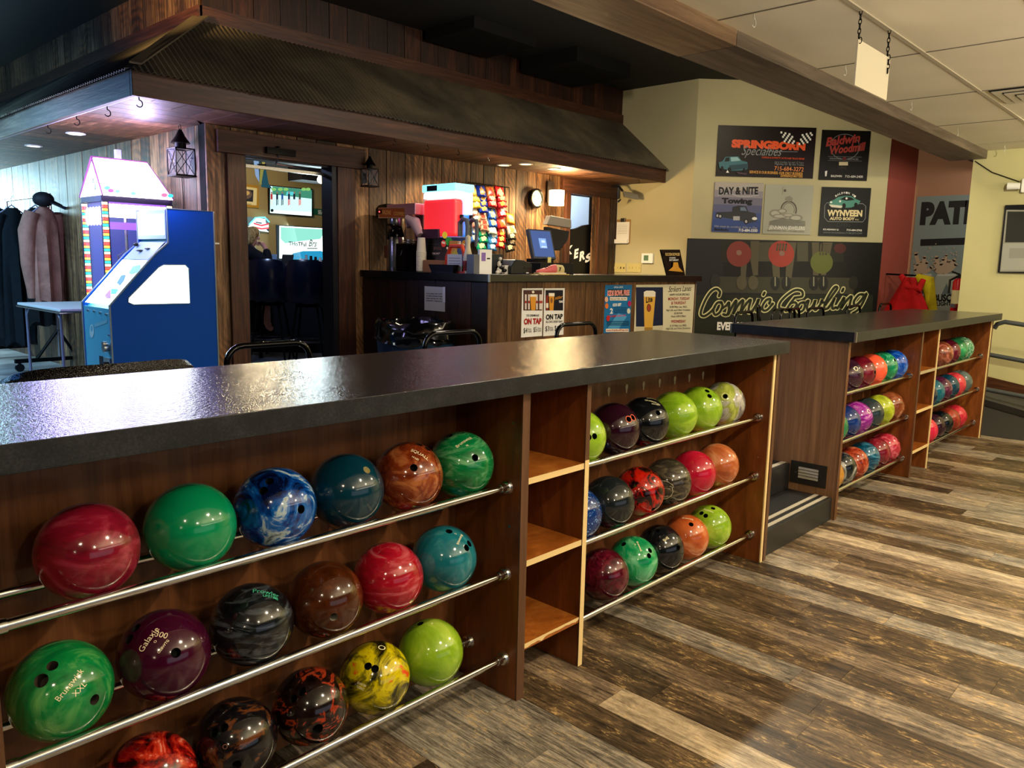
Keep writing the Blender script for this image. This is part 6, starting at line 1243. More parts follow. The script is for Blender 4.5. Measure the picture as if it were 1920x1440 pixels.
garment((2.74, 9.48, 1.98), .30, 1.22, .20, cloth('black_cloth', '#05070a'), 'coat', 'long black coat hanging right behind the brown jacket', 5, sleeves=False, ang=.25)
garment((2.60, 9.78, 1.98), .32, 1.45, .22, cloth('dark_teal_cloth', '#030c12'), 'coat', 'long dark teal coat in the middle of the near coat rail', 8, sleeves=True, ang=.25)
garment((2.55, 10.12, 1.98), .32, 1.50, .22, cloth('navy_cloth', '#04070f'), 'coat', 'long navy coat at the left of the near coat rail', 9, ang=.25)
garment((1.95, 10.6, 1.98), .50, 1.2, .24, cloth('darkgrey_cloth', '#08090c'), 'coat', 'dark grey coat on the second coat rail', 11, ang=.3)
for k in range(5):
    c_ = Vector((2.79, 9.14-.012*k, 2.0)); q = c_+Vector((.17+.02*k, -.10, -.07)); b = B(); tube(b, [c_+Vector((0, 0, .09)), c_+Vector((0, 0, .02)), q], .006, 6); tube(b, [c_+Vector((0, 0, .02)), c_+Vector((-.10, .08, -.04))], .006, 6); tube(b, [q, q+Vector((.02, 0, -.03)), q+Vector((.03, 0, -.01))], .005, 5)
    o = build('clothes_hanger', b, flat('#20243a', .35), None, True); setp(o, 'empty black clothes hanger at the near end of the coat rail', 'hanger', 'empty hangers on the coat rail')
t = thing('baseball_cap', 'black cap hanging on the upright of the coat rail', 'cap', (2.72, 9.08, 2.02)); b = B(); ball(b, (2.70, 9.08, 2.05), .10, 16, 10, sc=(1, 1, .75)); build('crown', b, flat('#0c0e14', .7), t, True); b = B(); prism(b, [(2.78, 9.07, 2.04), (2.86, 9.02, 1.99), (2.83, 8.96, 1.97), (2.74, 9.0, 2.01)], (0, 0, .012)); build('brim', b, flat('#0c0e14', .7), t)

# ================================================================== PUB ROOM BEHIND THE DOORWAY
PY = 12.0
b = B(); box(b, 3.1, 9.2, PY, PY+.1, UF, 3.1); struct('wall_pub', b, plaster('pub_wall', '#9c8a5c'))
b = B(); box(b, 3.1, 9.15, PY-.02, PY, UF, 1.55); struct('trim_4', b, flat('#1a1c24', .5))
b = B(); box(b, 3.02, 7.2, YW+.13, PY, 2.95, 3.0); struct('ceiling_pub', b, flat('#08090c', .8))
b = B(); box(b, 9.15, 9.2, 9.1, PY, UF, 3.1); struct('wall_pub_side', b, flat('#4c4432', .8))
b = B(); box(b, 6.85, 9.0, 10.9, 11.3, 2.72, 2.94); o = build('ceiling_bulkhead', b, flat('#0a0c14', .7)); setp(o, kind='structure')
cp = (400, 200, 4.8)
s = sign('stadium_picture', 'gold framed stadium picture on the yellow pub wall', 'picture', (6, PY-.021, 2.3), FX, cp, [(215, 690), (402, 715), (398, 915), (215, 898)], flat('#b8862c', .35, .3), .03, part='frame')
s.poly('mount', [(215, 712), (385, 735), (380, 890), (215, 875)], flat('#d8c890')); s.poly('picture', [(215, 735), (352, 752), (348, 858), (215, 845)], flat('#22242c')); s.disc('picture', (285, 790), 55, 42, flat('#6a5448')); s.disc('picture', (280, 778), 38, 22, flat('#c8a868')); s.text('lettering', 'STADIUM', (262, 880), (330, 886), 12, DK); s.done()
s = sign('television', 'wall television showing a bright street race with runners', 'television', (7, PY-.03, 2.2), FX, cp, [(490, 705), (882, 745), (880, 995), (488, 965)], BLACKG, .04, part='bezel')
s.poly('screen', [(500, 715), (874, 752), (873, 985), (498, 957)], glow('#c8f4f0', .95, name='tv_picture'))
s.poly('screen', [(520, 718), (874, 752), (873, 830), (700, 810), (520, 790)], glow('#3f8a70', .8, name='tv_trees')); s.poly('screen', [(650, 765), (720, 768), (720, 800), (640, 798)], glow('#50b8c0', 1)); s.poly('screen', [(500, 930), (873, 950), (873, 985), (498, 957)], glow('#eafcf4', 1.2))
for cx_, c1_, c2_ in ((512, '#c02828', '#e8e0d0'), (562, '#182840', '#203050'), (608, '#2050a0', '#182040'), (668, '#202840', '#e02828'), (715, '#182030', '#d8e8f0'), (765, '#405040', '#e84030')):
    s.rect('runners', cx_-9, 785, cx_+9, 835, glow(c1_, .7)); s.rect('runners', cx_-9, 835, cx_-2, 890, glow(c2_, .8)); s.rect('runners', cx_+2, 835, cx_+9, 885, glow(c2_, .8)); s.disc('runners', (cx_, 775), 7, 9, glow('#a87860', .6))
for cx_ in (530, 590, 640, 800, 840): s.disc('screen_foliage', (cx_, 745), 22, 14, glow('#78b060', 1))
s.disc('network_logo', (515, 935), 14, 14, glow('#10202c', .3)); s.done()
s = sign('street_sign', 'long green sign reading SEASONAL beside the television', 'sign', (8, PY-.021, 2.3), FX, cp, [(885, 915), (1095, 930), (1095, 985), (885, 972)], flat('#1c5a44', .4), .006)
s.text('lettering', 'SEASONAL', (940, 966), (1085, 978), 36, WHITE, .02); s.done()
s = sign('neon_sign', 'white flag-shaped neon sign with red stripes and cyan halo, behind the person', 'neon sign', (6.5, PY-.06, 2), FX, cp, [(300, 985), (495, 1010), (495, 1135), (300, 1110)], flat('#6c8ca0', .5), .01)
s.poly('lit_area', [(310, 1080), (385, 1000), (465, 1010), (470, 1050), (495, 1060), (495, 1130), (330, 1105)], glow('#e8fcff', 1.2, name='neon_white'))
for a in ([(360, 1050), (430, 1070), (495, 1055)], [(350, 1080), (430, 1100), (495, 1092)]): s.ribbon('red_stripes', a, 12, glow('#d82838', 1.6), cap=False)
s.poly('dark_marks', [(375, 1035), (435, 1045), (430, 1055), (380, 1045)], flat('#283048')); s.poly('dark_marks', [(470, 1105), (495, 1098), (495, 1125)], flat('#283048')); s.ribbon('halo_tube', [(320, 1060), (375, 1000), (460, 995), (500, 1040)], 8, glow('#40e0ff', 5), cap=False); s.done()
# window with the street outside
s = sign('window_1', 'bright pub window with backwards window lettering and a parked car outside', 'window', (7.5, PY-.03, 1.5), FX, cp, [(565, 1062), (1095, 1095), (1095, 1405), (565, 1380)], flat('#24303c', .4), .02, part='window_frame'); s.root['kind'] = 'structure'
del s.root['label']; del s.root['category']
s.poly('pane', [(588, 1072), (1090, 1102), (1090, 1390), (588, 1365)], glow('#eafff8', 1.5, name='daylight')); s.poly('street_trees', [(600, 1085), (1000, 1105), (960, 1190), (780, 1210), (640, 1230), (600, 1190)], glow('#8fe0cc', .85, name='outdoor_trees'))
s.poly('parked_car', [(690, 1350), (710, 1320), (800, 1300), (960, 1298), (1040, 1330), (1075, 1345), (1075, 1385), (700, 1375)], glow('#1f86b0', 1, name='outdoor_car')); s.poly('parked_car', [(690, 1375), (1085, 1382), (1085, 1400), (690, 1395)], flat('#0f1c2c'))
s.text('lettering', 'THoTFul', (672, 1248), (830, 1256), 36, flat('#0a3c38'), .03); s.text('lettering', 'Brs', (850, 1255), (925, 1262), 60, flat('#0a3c38'), .01, .4); s.rect('lettering', 838, 1272, 930, 1280, flat('#0a3c38')); s.done()
t = thing('wall_speaker', 'small black speaker on a bracket beside the street sign', 'speaker', (8.05, 11.9, 2.35)); b = B(); p = hit(616, 382, 1, 11.85); box(b, p.x-.06, p.x+.10, 11.8, 11.92, p.z-.08, p.z+.09); build('case', b, BLACK, t); b = B(); tube(b, [(p.x, 11.92, p.z+.08), (p.x+.02, 11.96, p.z+.16), (p.x+.02, 11.99, p.z+.18)], .012, 6); build('bracket', b, STEEL, t)
t = thing('track_spotlight', 'small lit spotlight under the dark pub ceiling', 'spotlight', (7.5, 10.8, 2.7)); p = dpt(604, 331, 11.4); b = B(); cyl(b, p, p+Vector((-.05, -.05, -.06)), .045, .06, 14); build('lens', b, glow('#ffe8b0', 10), t); b = B(); cyl(b, p+Vector((.08, .08, .08)), p, .05, .05, 14); tube(b, [p+Vector((.04, .04, .04)), p+Vector((.04, .04, .5))], .01, 6); build('housing', b, BLACK, t)
# green and yellow pennant flags hanging by the lintel
p = dpt(488, 297, 8.9); t = thing('team_flag', 'green, yellow and white team flag hanging at the top left of the doorway', 'flag', p)
for nm, pts, mc in (('white_panel', [(360, 460), (412, 462), (418, 690), (408, 670), (378, 620)], '#a8b4b0'), ('yellow_panel', [(425, 470), (465, 475), (438, 700), (412, 700)], '#b89a30'), ('green_panel', [(440, 600), (470, 550), (495, 690), (525, 735), (432, 722)], '#1a5048'), ('green_edge', [(408, 462), (428, 466), (416, 660), (412, 690)], '#123a34')):
    b = B(); prism(b, [dpt(400+x/4.8, 200+y/4.8, 8.9+.0004*(x-400)) for x, y in pts], FW*.012); build(nm, b, flat(mc, .7), t)
b = B(); tube(b, [dpt(452, 308, 8.95), dpt(500, 309, 8.88)], .008, 6); tube(b, [dpt(490, 309, 8.9), dpt(490, 309, 8.9)+Vector((0, 0, 2.95-dpt(490, 309, 8.9).z))], .006, 6); build('pole', b, IRON, t)
# pub counter with small things
UD = Vector((.707, -.707, 0)); ND = Vector((-.707, -.707, 0)); PC = Vector((5.62, 8.92, 0))
t = thing('pub_counter', 'dark counter behind the two bar stools in the pub room', 'counter', PC+Vector((0, 0, UF)))
b = B(); obox(b, PC-UD*1.5+Vector((0, 0, UF)), UD*2.7, ND*-.45, (0, 0, 1.04)); build('body', b, flat('#0d0f16', .5), t)
b = B(); obox(b, PC-UD*1.55+ND*.12+Vector((0, 0, UF+1.041)), UD*2.8, ND*-.65, (0, 0, .05)); build('top', b, flat('#2c3238', .25), t); CT = UF+1.0915
def onc(px, back=.15): 
    d = ray(px, 495); q = PC-ND*back; tt = (q-EYE).dot(ND)/d.dot(ND); v_ = EYE+d*tt; v_.z = CT; return v_
p = onc(536); t = thing('napkin_holder', 'open dark menu folder standing on the pub counter', 'menu', p); b = B(); obox(b, p-UD*.07, UD*.14, ND*-.03, (.02, -.02, .17)); build('folder', b, flat('#2b2a30', .5), t)
p = onc(513); t = thing('table_card', 'small blue table card in front of the person', 'card', p); b = B(); obox(b, p-UD*.03, UD*.07, ND*-.02, (0, 0, .17)); build('card', b, flat('#8fb4d8', .4), t)
p = onc(567, .05); t = thing('black_cap', 'black cap lying on the pub counter', 'cap', p); b = B(); ball(b, p+Vector((0, 0, .06)), .075, sc=(1, 1, .8)); build('crown', b, BLACK, t, True)
p = onc(586); t = thing('condiment_caddy', 'dark caddy with bottles and napkins on the pub counter', 'caddy', p); b = B(); obox(b, p-UD*.13, UD*.26, ND*-.12, (0, 0, .07)); build('tray', b, BLACK, t)
for k, (c_, h_) in enumerate((('#cfd8dc', .17), ('#1a1a1c', .16), ('#301818', .15), ('#dfe8ec', .14))):
    b = B(); q = p-UD*(.09-.06*k)-ND*.05; cyl(b, q+Vector((0, 0, .01)), q+Vector((0, 0, h_)), .024, .016, 12); build('bottle', b, flat(c_, .3), t)
p = onc(615); t = thing('dark_bag', 'low dark bag on the right of the pub counter', 'bag', p); b = B(); ball(b, p+Vector((0, 0, .035)), .1, sc=(1.1, 1, .35)); build('body', b, flat('#0b1430', .6), t, True)
# bar stools
VIN = flat('#070c1c', .25, name='blue_vinyl', spec=.6); CHRD = flat('#55555c', .2, .9)
def stool(p, az, lab):
    t = thing('bar_stool', lab, 'stool', p); p = Vector(p); f = Vector((math.cos(az), math.sin(az), 0)); r = Vector((f.y, -f.x, 0)); up = Vector((0, 0, 1)); sz = .70
    b = B(); lathe(b, [(.19, sz), (.215, sz+.02), (.215, sz+.07), (.18, sz+.09)], p, 28); build('seat', b, VIN, t, True)
    b = B(); rs = []
    for k in range(13):
        a = -1.15+2.3*k/12; d = -f*math.cos(a)+r*math.sin(a); cr_ = abs(a)/1.15; ht = sz+.50-.10*cr_**4; lo = sz+.02
        c0 = p+d*.235
        rs.append([b.verts.new(c0+d*dd+up*(lo+(ht-lo)*zz)) for dd, zz in ((-.02, 0), (.012, 0), (.032, .1), (.05, .5), (.045, .93), (.03, 1), (.0, 1), (-.018, .93), (-.01, .5), (-.022, .1))])
    loft(b, rs); build('backrest', b, VIN, t, True)
    fr = .27
    for i in range(4):
        a = PI/4+PI/2*i; d = f*math.cos(a)+r*math.sin(a); b = B(); cyl(b, p+d*.16+up*sz, p+d*(fr+.02)+up*.005, .014, .012, 10); build('leg', b, IRON, t, True)
    b = B(); tube(b, [p+f*(.235*math.cos(a))+r*(.235*math.sin(a))+up*.27 for a in [2*PI*i/20 for i in range(20)]], .011, 8, True); build('foot_ring', b, CHRD, t, True)
    b = B(); cyl(b, p+up*(sz-.04), p+up*sz, .15, n=16); build('swivel', b, IRON, t); return t
vdir = YAW
def atfl(px, d): q = dpt(px, 600, d); return Vector((q.x, q.y, UF))
stool(atfl(509, 9.35), .78, 'dark blue vinyl bar stool with round back, left of the pair seen through the doorway')
stool(atfl(580, 9.15), .80, 'dark blue vinyl bar stool with round back, right of the pair by the door jamb')
stool(atfl(462, 9.7), -.65, 'dark blue vinyl bar stool under the seated person')
# the seated person
D0 = 9.62
t = thing('person', 'seated person with blond hair, dark sweatshirt and denim shorts, hand at mouth', 'person', atfl(462, 9.7)+Vector((0, 0, .79)))
SKIN_ = M_('skin_tone'); SKIN_.col('#c98e78'); SKIN_.set(rough=.5); SKIN_ = SKIN_.m
SW = cloth('dark_sweatshirt', '#15161c', .25); DEN = cloth('denim', '#2c4468', .2)
J = dict(pel=dpt(463, 541, 9.68), bel=dpt(463, 520, 9.68), che=dpt(466, 488, 9.66), neckb=dpt(469, 468, 9.64), neck=dpt(471, 461, 9.63), skull=dpt(472, 446, 9.62), top=dpt(471, 436, 9.62),
  sn=dpt(464, 472, 9.46), en=dpt(506, 490, 9.42), wn=dpt(497, 463, 9.46), hn=dpt(490, 455, 9.50),
  sf=dpt(467, 472, 9.82), ef=dpt(492, 500, 9.85), wf=dpt(512, 491, 9.85), hf=dpt(518, 490, 9.85),
  hipn=dpt(463, 546, 9.58), kn=dpt(497, 548, 9.50), an=dpt(502, 612, 9.50), fn=dpt(511, 618, 9.48),
  hipf=dpt(464, 546, 9.78), kf=dpt(499, 548, 9.84), af=dpt(497, 604, 9.84), ff=dpt(508, 610, 9.82))
ks = list(J); ix = {k: i for i, k in enumerate(ks)}
E_ = [('pel', 'bel'), ('bel', 'che'), ('che', 'neckb'), ('neckb', 'neck'), ('neck', 'skull'), ('skull', 'top'), ('neckb', 'sn'), ('sn', 'en'), ('en', 'wn'), ('wn', 'hn'), ('neckb', 'sf'), ('sf', 'ef'), ('ef', 'wf'), ('wf', 'hf'), ('pel', 'hipn'), ('hipn', 'kn'), ('kn', 'an'), ('an', 'fn'), ('pel', 'hipf'), ('hipf', 'kf'), ('kf', 'af'), ('af', 'ff')]
RB = dict(pel=.15, bel=.13, che=.14, neckb=.075, neck=.05, skull=.085, top=.07, sn=.06, en=.042, wn=.028, hn=.03, sf=.06, ef=.042, wf=.028, hf=.03, hipn=.095, kn=.06, an=.038, fn=.035, hipf=.095, kf=.06, af=.038, ff=.035)
skin('body', [J[k] for k in ks], [(ix[a], ix[b_]) for a, b_ in E_], [RB[k] for k in ks], SKIN_, t)
def sub(nm, keys, edges, rr, m): k2 = {k: i for i, k in enumerate(keys)}; return skin(nm, [J[k] for k in keys], [(k2[a], k2[b_]) for a, b_ in edges], rr, m, t)
J['wn2'] = J['wn'].lerp(J['en'], .12); J['wf2'] = J['wf'].lerp(J['ef'], .12)
sub('sweatshirt', ['pel', 'bel', 'che', 'neckb', 'sn', 'en', 'wn2', 'sf', 'ef', 'wf2'], [('pel', 'bel'), ('bel', 'che'), ('che', 'neckb'), ('neckb', 'sn'), ('sn', 'en'), ('en', 'wn2'), ('neckb', 'sf'), ('sf', 'ef'), ('ef', 'wf2')], [.165, .155, .165, .09, .085, .065, .045, .085, .065, .045], SW)
J['kn2'] = J['kn'].lerp(J['hipn'], .35); J['kf2'] = J['kf'].lerp(J['hipf'], .35)
sub('denim_shorts', ['pel', 'hipn', 'kn2', 'hipf', 'kf2'], [('pel', 'hipn'), ('hipn', 'kn2'), ('pel', 'hipf'), ('hipf', 'kf2')], [.16, .115, .095, .115, .095], DEN)
r_ = RT.copy(); hd = J['skull']
b = B(); ball(b, hd+r_*.085+Vector((0, 0, -.005)), .016, 10, 8, sc=(1, 1, 1.3)); build('nose', b, SKIN_, t, True)
b = B(); ball(b, hd+r_*.07+Vector((0, 0, -.048))-FW*.0, .013, 10, 8, sc=(1, 1.5, .6)); build('mouth', b, flat('#a04a48', .5), t, True)
b = B()
for s_ in (-1, 1): ball(b, hd+r_*.068-FW*.032*s_+Vector((0, 0, .014)), .009, 8, 6)
build('eyes', b, flat('#2a1c18', .3), t, True)
b = B(); ball(b, hd-FW*.083-r_*.008, .018, 10, 8, sc=(1, .5, 1.5)); build('ear', b, SKIN_, t, True)
hair = M_('blond_hair'); v = hair.coord((30, 30, 8)); n1 = hair.noise(v, 3, 5, .6, 1); hair.col(hair.ramp(n1, [(.35, '#6a4c28'), (.5, '#b08c4c'), (.65, '#e0c888')])); hair.set(rough=.5); hair.bump(n1, .8, .02)
b = B()
for dx, dz, rr in ((-.02, .035, .10), (-.045, -.01, .10), (-.05, -.06, .085), (-.035, -.10, .065), (.02, .065, .075)): ball(b, hd+r_*dx+Vector((0, 0, dz)), rr, 16, 12)
for k in range(8): ball(b, hd+r_*(-.09+.018*k)-FW*.075+Vector((0, 0, -.02-.012*(7-k)+.01*math.sin(3*k))), .034, 10, 8, sc=(1, .7, 1.4))
build('hair', b, hair.m, t, True)
def fingers(h, dirv, side, nm):
    dirv = dirv.normalized(); side = side.normalized()
    for k in range(4):
        o_ = h+side*(.024-.016*k); L_ = (.065, .075, .07, .055)[k]; pts = [o_, o_+dirv*L_*.5, o_+dirv*L_*.8-UP0*.02, o_+dirv*L_*.75-UP0*.04]
        skin('finger', pts, [(0, 1), (1, 2), (2, 3)], [.0095, .009, .008, .007], SKIN_, t, 1)
    skin('thumb', [h-UP0*.01, h+dirv*.03-UP0*.03, h+dirv*.05-UP0*.035], [(0, 1), (1, 2)], [.012, .010, .008], SKIN_, t, 1)
fingers(J['hn'], -r_*1+UP0*.15, FW*1, 'n'); fingers(J['hf'], r_, FW, 'f')

# ================================================================== CHAIRS BEHIND THE RACKS
def mk_glit():
    q = M_('glitter_vinyl'); v = q.n('ShaderNodeTexVoronoi', i_Scale=260); q.l(q.coord((1, 1, 1)), v.inputs['Vector']); q.col(q.ramp(v.outputs['Distance'], [(0, '#8c8478'), (.25, '#2a2724'), (.5, '#0b0a0a')])); q.set(rough=.25); q.bump(v.outputs['Distance'], .6, .004); return q.m
GLIT = mk_glit(); PAD = flat('#101012', .4)
def chair_parts():
    t = thing('tube_chair', '', 'chair', (0, 0, 0)); zs = .46; w = .19
    def add(nm, b, m, sm=True): o = build(nm, b, m, t, sm); return o
    b = B(); tube(b, [(-w, .20, zs-.03), (-w, .215, .62)]+arc((-w+.07, .235, .78), (-1, 0, 0), (0, 0, 1), .07, 0, PI/2, 5)+arc((w-.07, .235, .78), (0, 0, 1), (1, 0, 0), .07, 0, PI/2, 5)+[(w, .215, .62), (w, .20, zs-.03)], .0125, 10); add('back_frame', b, BLACKG)
    b = B(); box(b, -w+.02, w-.02, .205, .235, .52, .68); o = build('back_pad', b, PAD, t, bevel=.01)
    b = B(); box(b, -w-.01, w+.01, -.20, .20, zs-.02, zs+.03); build('seat', b, PAD, t, bevel=.015)
    for sx in (-1, 1):
        b = B(); cyl(b, (sx*w, -.18, zs-.02), (sx*(w+.02), -.22, .0), .0125, .011, 10); add('leg', b, BLACKG)
        b = B(); cyl(b, (sx*w, .20, zs-.03), (sx*(w+.02), .26, .0), .0125, .011, 10); add('leg', b, BLACKG)
    return t
ch0 = chair_parts(); first = True
def place_chair(px, y, lab, rz=0, dz=0, ztop=1.15):
    global first
    x = hit(px, 630, 1, y+.235).x
    if first: r = ch0; first = False
    else:
        r = ch0.copy(); COL.objects.link(r)
        for c in list(ch0.children):
            k = c.copy(); COL.objects.link(k); k.parent = r
    r.location = (x, y, UF+dz); r.rotation_euler = (0, 0, rz); setp(r, lab, 'chair', 'black tube-framed chairs behind the counters'); return r
place_chair(505, 2.72, 'black tube-framed chair behind the near counter, below the open doorway')
place_chair(850, 2.72, 'black tube-framed chair behind the near counter, in front of the trash can')
place_chair(1081, 2.74, 'black tube-framed chair behind the near counter, right of the ON TAP posters')
place_chair(1395, 2.80, 'black tube-framed chair just left of the far countertop corner', .1)
place_chair(1424, 3.25, 'black tube-framed chair behind the far counter, second from its left corner', .5)
for k in range(3): place_chair(1462+k*14, 2.82, 'black tube-framed chair of the tight nested group behind the far counter, %s' % ['nearest', 'middle', 'farthest'][k], .1*k)
place_chair(1526, 2.76, 'black tube-framed chair right of the nested group, under the letters of the poster')
place_chair(1596, 2.74, 'black tube-framed chair behind the far counter below the end of the poster lettering')
place_chair(1655, 2.74, 'black tube-framed chair behind the far counter, rightmost by the red wall')
t = thing('round_back_chair', 'wide round-backed chair in black glitter vinyl behind the near counter, far left', 'chair', (1.0, 2.95, UF))
b = B(); rs = []; cx_, cy_ = 1.02, 2.98
for k in range(25):
    a = PI*1.08+(PI*.84)*k/24; d = Vector((math.cos(a), math.sin(a), 0)); c0 = Vector((cx_, cy_, 0))+Vector((d.x*.30, d.y*.22, 0)); zt = .845-.05*abs((k-12)/12)**3
    rs.append([b.verts.new(c0+d*dd+Vector((0, 0, UF+zz))) for dd, zz in ((-.02, .55), (.03, .55), (.04, zt-.10), (.038, zt-.02), (.02, zt), (-.005, zt-.005), (-.025, zt-.03), (-.03, zt-.1))])
loft(b, rs); build('backrest', b, GLIT, t, True)
b = B(); lathe(b, [(.22, .43), (.25, .45), (.25, .49), (.21, .51)], (cx_, cy_+.05, UF), 28); build('seat', b, GLIT, t, True)
for i in range(4):
    a = PI/4+PI/2*i; b = B(); cyl(b, (cx_+.16*math.cos(a), cy_+.05+.16*math.sin(a), UF+.44), (cx_+.23*math.cos(a), cy_+.05+.23*math.sin(a), UF+.002), .014, n=10); build('leg', b, BLACKG, t, True)
for s_ in (-1, 1): b = B(); tube(b, [(cx_+s_*.18, cy_+.0, UF+.45), (cx_+s_*.28, cy_-.02, UF+.60)], .012, 8); build('back_support', b, BLACKG, t, True)
# ================================================================== SIGNS ON THE DIAGONAL WALL
DU = (1, -1, 0); DO = Vector((8.22, 4.87, 0))+Vector((-.707, -.707, 0))*.002; cd = (1280, 200, 1920/420); UPZ = (0, 0, 1)
SILV = flat('#a8a8ac', .4); GREY = flat('#7f8486', .5); BLK2 = flat('#0b0a0c', .45, name='sign_black'); FIRE = flat('#e0562a', .4); AMB = flat('#d8a04a', .45)
s = sign('advert_board', 'wide black wall board with orange block lettering, checkered flags and a car', 'advertising sign', DO, DU, cd, [(312, 152), (1148, 190), (1106, 622), (275, 590)], flat('#16090a', .4), .012)
s.text('lettering', 'SPRINGBORN', (414, 346), (1046, 372), 66, FIRE, .07); s.text('lettering', 'Specialties', (500, 414), (846, 424), 78, GREY, .0, .45); s.ribbon('underline', [(700, 385), (980, 388)], 4, GREY)
for cx_, cy_, sg in ((893, 262, 1), (1045, 268, -1)):
    for i in range(6):
        for j in range(5):
            x, y = cx_-45+i*17+sg*(j-2)*7, cy_-48+j*19+(i*4 if sg > 0 else -i*4+18)
            s.rect('checkered_flags', x, y, x+16, y+17, WHITE if (i+j) % 2 == 0 else BLK2)
s.text('small_print', 'FOREIGN & DOMESTIC AUTO AND TRUCK REPAIR', (672, 444), (1036, 458), 15, FIRE); s.text('small_print', 'Jerry London 1st and 17 Years', (782, 482), (1030, 490), 14, GREY); s.text('small_print', 'Highway 63  By the Tracks', (782, 500), (1030, 510), 18, GREY)
s.text('phone_number', '715-684-3272', (778, 548), (1028, 558), 36, flat('#d88a50'), .01); s.text('small_print', 'SERVICE IS OUR BUSINESS. OUR ONLY BUSINESS', (565, 572), (1020, 588), 22, AMB, .02); s.text('small_print', 'EXPERIENCE MATTERS', (832, 604), (1020, 610), 20, AMB, .02)
CAR = flat('#3f6c76', .3)
s.poly('car_picture', [(302, 480), (335, 470), (360, 432), (470, 428), (500, 465), (548, 478), (552, 530), (530, 548), (420, 552), (310, 530)], CAR); s.poly('car_picture', [(365, 440), (395, 436), (395, 470), (352, 474)], BLK2); s.poly('car_picture', [(405, 436), (462, 434), (490, 465), (410, 472)], flat('#8ab4b8', .3)); s.poly('car_picture', [(395, 505), (545, 492), (550, 530), (420, 548), (395, 540)], flat('#22404a', .4))
for c_, r_ in (((395, 545), 24), ((332, 530), 18), ((520, 545), 16)): s.disc('car_picture', c_, r_*.7, r_, BLK2)
s.poly('car_picture', [(365, 568), (378, 545), (392, 568)], WHITE); s.poly('car_picture', [(450, 560), (545, 572), (540, 588), (470, 580)], flat('#4a3440')); s.done()
s = sign('advert_board', 'square black wall board with red slanted script inside a thin circle', 'advertising sign', DO, DU, cd, [(1200, 198), (1612, 212), (1570, 640), (1155, 625)], flat('#12100f', .4), .012)
RS = flat('#9c3a34', .45); s.ribbon('circle', [(1385+125*math.cos(2*PI*i/40), 345+108*math.sin(2*PI*i/40)) for i in range(40)], 4, GREY, closed=True)
s.text('lettering', 'Baldwin', (1222, 340), (1520, 300), 72, RS, .04, .3); s.text('lettering', 'Woodmill', (1262, 408), (1568, 372), 68, RS, .04, .3); s.text('small_print', 'INSURANCE', (1256, 452), (1355, 455), 14, GREY, .01); s.text('small_print', 'SERVICES', (1410, 457), (1500, 459), 14, GREY, .01); s.disc('crest', (1382, 446), 15, 18, flat('#5c1c20'))
s.ribbon('rules', [(1240, 428), (1530, 434)], 2, GREY); s.ribbon('rules', [(1240, 462), (1530, 468)], 2, GREY); s.rect('plate', 1335, 475, 1412, 505, flat('#c8bc98')); s.text('small_print', '11PM2', (1330, 538), (1398, 540), 26, flat('#44403c')); s.poly('tree_logo', [(1215, 555), (1235, 550), (1228, 598), (1216, 598)], WHITE); s.text('phone_number', 'BALDWIN', (1266, 604), (1358, 606), 18, WHITE, .01); s.text('phone_number', '715-684-2400', (1386, 608), (1538, 612), 20, WHITE, .0); s.done()
s = sign('advert_board', 'square grey-blue wall board with a dark tow truck and black heading', 'advertising sign', DO, DU, cd, [(278, 645), (692, 660), (658, 1085), (243, 1070)], flat('#7c7884', .4), .012)
gr = [('#a8a098', 0), ('#8c8690', .16), ('#6f6c80', .3), ('#55587c', .45), ('#3c4c84', .6), ('#2c4484', .75), ('#27407e', .88)]
for i, (c_, f) in enumerate(gr):
    f2 = gr[i+1][1] if i < 6 else 1; x0_, x1_ = 278-35*f, 692-34*f; s.poly('backdrop', [(278-35*f2, 645+425*f2), (692-34*f2, 660+425*f2), (692-34*f, 660+425*f), (278-35*f, 645+425*f)], flat(c_, .4))
s.ribbon('banner_edge', [(302, 760), (380, 740), (480, 770), (560, 770), (645, 760)], 8, SILV); s.ribbon('banner_edge', [(310, 690), (400, 705), (490, 690), (560, 678), (645, 700)], 8, SILV)
s.text('lettering', 'DAY & NITE', (306, 752), (642, 750), 62, BLK2, .04); s.text('lettering', 'Towing', (330, 826), (592, 832), 44, BLK2, .06)
TRK = flat('#11131c', .3); s.poly('tow_truck', [(285, 905), (420, 900), (425, 860), (480, 848), (540, 855), (560, 900), (620, 915), (635, 960), (630, 985), (560, 1000), (430, 965), (285, 940)], TRK); s.rect('tow_truck', 430, 940, 486, 975, SILV)
for c_, r_ in (((295, 935), 22), ((318, 940), 22), ((540, 985), 24)): s.disc('tow_truck', c_, r_*.8, r_, BLK2); s.disc('tow_truck', c_, r_*.45, r_*.55, SILV)
s.disc('tow_truck', (612, 960), 22, 13, WHITE); s.poly('tow_truck', [(490, 862), (530, 862), (548, 895), (490, 892)], flat('#5c7088', .2)); s.text('small_print', 'We meet by accident, Nite or Day', (268, 1032), (636, 1046), 16, SILV, 0, .2); s.text('phone_number', 'Baldwin', (266, 1060), (388, 1066), 20, BLK2, .04); s.text('phone_number', '715-684-3350', (474, 1070), (636, 1074), 24, WHITE, .03); s.done()
s = sign('advert_board', 'pale square wall board with a pencil sketch of rings and stones', 'advertising sign', DO, DU, cd, [(714, 662), (1122, 680), (1086, 1102), (675, 1086)], flat('#a5a595', .45), .012)
SK = flat('#5c5a50', .6); s.ribbon('ring_sketch', [(905+65*math.cos(a), 885+72*math.sin(a)) for a in [PI*.95+PI*1.2*i/20 for i in range(21)]], 12, SK, cap=False); s.ribbon('ring_sketch', [(905+48*math.cos(a), 885+58*math.sin(a)) for a in [PI*.95+PI*1.2*i/20 for i in range(21)]], 4, SK, cap=False)
